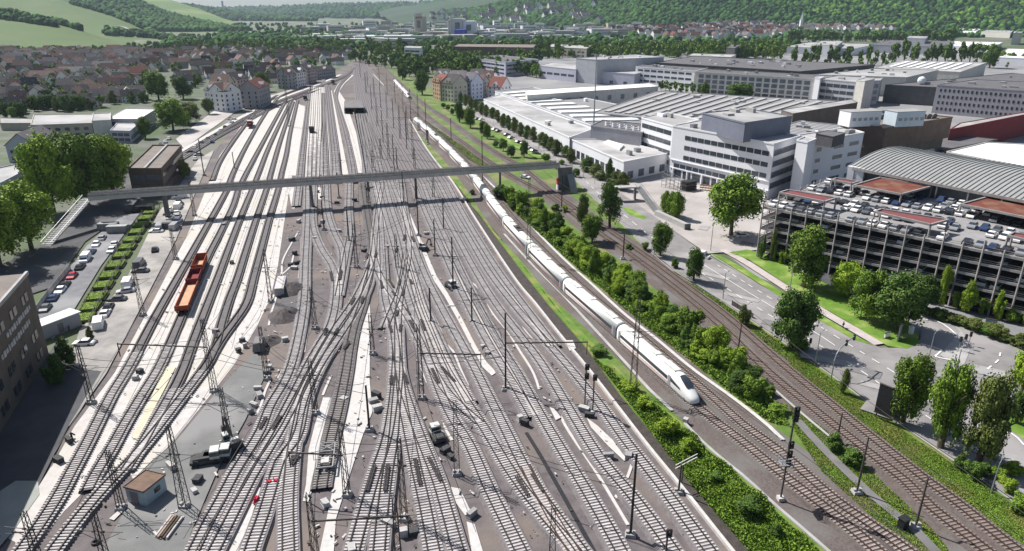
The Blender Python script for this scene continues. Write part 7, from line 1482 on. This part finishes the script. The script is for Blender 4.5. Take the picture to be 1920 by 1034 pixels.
# stacked crates, scaffolding
p = P(1290, 358); r = empty('pallet_stack', p, 'dark stack of pallets beside the office pillars', 'pallet stack', rz=.5); 
for k in range(4):
    b = B(); b.box((0, 0, .5+k*1.0), (5.5, 3.5, .6)); b.box((0, 0, .9+k*1.0), (5.7, 3.7, .12)); b.build('pallet', m_black if k % 2 else m_steel, r, local=True)
b = B(); 
for i in range(9): b.beam((i*1.1, 0, 0), (i*1.1, 0, 2.4), .1, .1)
for z in (.4, 1.4, 2.3): b.beam((0, 0, z), (8.8, 0, z), .12, .5)
o = b.build('barrier', M('orange_barrier', (.65, .30, .12))); o.location = P(1312, 358); o.rotation_euler = (0, 0, -.45); tag(o, 'orange striped barrier in front of the office ground floor', 'barrier')
b = B()
for i in range(6):
    b.beam((i*2, 0, 0), (i*2, 0, 7-i*.9), .12, .12); b.beam((i*2, 3, 0), (i*2, 3, 7-i*.9), .12, .12)
for k in range(4): b.beam((0, 0, 1.5+k*1.6), (10, 0, .5+k*1.2), .12, .12); b.beam((0, 3, 1.5+k*1.6), (10, 3, .5+k*1.2), .12, .12); b.beam((0, 0, 1+k*1.5), (4, 3, 2+k*1.2), .1, .1)
o = b.build('outdoor_staircase', m_steell); o.location = P(1240, 352); o.rotation_euler = (0, 0, -.9); tag(o, 'grey metal framework of an outdoor staircase left of the office corner', 'staircase')
r = empty('person', P(1580, 617), 'small pedestrian in dark clothes walking on the reddish foot path', 'person', rz=.6)
me = bpy.data.meshes.new('body'); sk = [(0, 0, .95), (0, 0, 1.2), (0, 0, 1.45), (0, 0, 1.58), (0, 0, 1.72), (.1, .02, .9), (.12, .18, .5), (.12, .12, .08), (-.1, 0, .9), (-.12, -.12, .5), (-.12, -.3, .1), (.22, 0, 1.4), (.27, -.1, 1.12), (.25, -.05, .88), (-.22, 0, 1.4), (-.27, .1, 1.12), (-.25, .18, .9)]
me.from_pydata(sk, [(0, 1), (1, 2), (2, 3), (3, 4), (0, 5), (5, 6), (6, 7), (0, 8), (8, 9), (9, 10), (2, 11), (11, 12), (12, 13), (2, 14), (14, 15), (15, 16)], []); me.materials.append(M('clothes_dark', (.05, .05, .07))); o = bpy.data.objects.new('body', me); C.objects.link(o); o.parent = r
o.modifiers.new('skin', 'SKIN'); rad = [.15, .15, .16, .06, .11, .1, .07, .05, .1, .07, .05, .07, .05, .04, .07, .05, .04]
for v, q in zip(me.skin_vertices[0].data, rad): v.radius = (q, q)
o.modifiers.new('sub', 'SUBSURF').levels = 1; b = B(); b.box((0, -.01, 1.79), (.2, .22, .12), tap=.7); b.build('hair', m_bark, r, local=True)
# fence by the road
L_ = catmull([P(*p) for p in ((1372, 575), (1400, 592), (1420, 606))], 2); r = empty('fence', L_[0], 'short dark slatted fence between road verge and rust line', 'fence'); b = B()
for q, s in zip(L_, L_[1:]): b.beam(q+Vector((0, 0, .8)), s+Vector((0, 0, .8)), .1, 1.4); b.beam(q, q+Vector((0, 0, 1.6)), .16, .16)
b.build('panel', m_steel, r)
# ================= HAZE
b = B(); b.box((0, 8300, 175), (17000, 17300, 352.5)); hz = b.build('haze', m_white); me = hz.data; me.materials.clear(); hm = bpy.data.materials.new('haze_air'); hm.use_nodes = True; n = hm.node_tree.nodes; n.remove(n['Principled BSDF']); pvn = n.new('ShaderNodeVolumePrincipled'); pvn.inputs['Density'].default_value = HAZE; pvn.inputs['Color'].default_value = (.68, .85, 1, 1); pvn.inputs['Anisotropy'].default_value = .2
hm.node_tree.links.new(pvn.outputs[0], n['Material Output'].inputs['Volume']); me.materials.append(hm); tag(hz, 'pale blue haze filling the valley air', 'haze', None, 'stuff'); hz.display_type = 'WIRE'
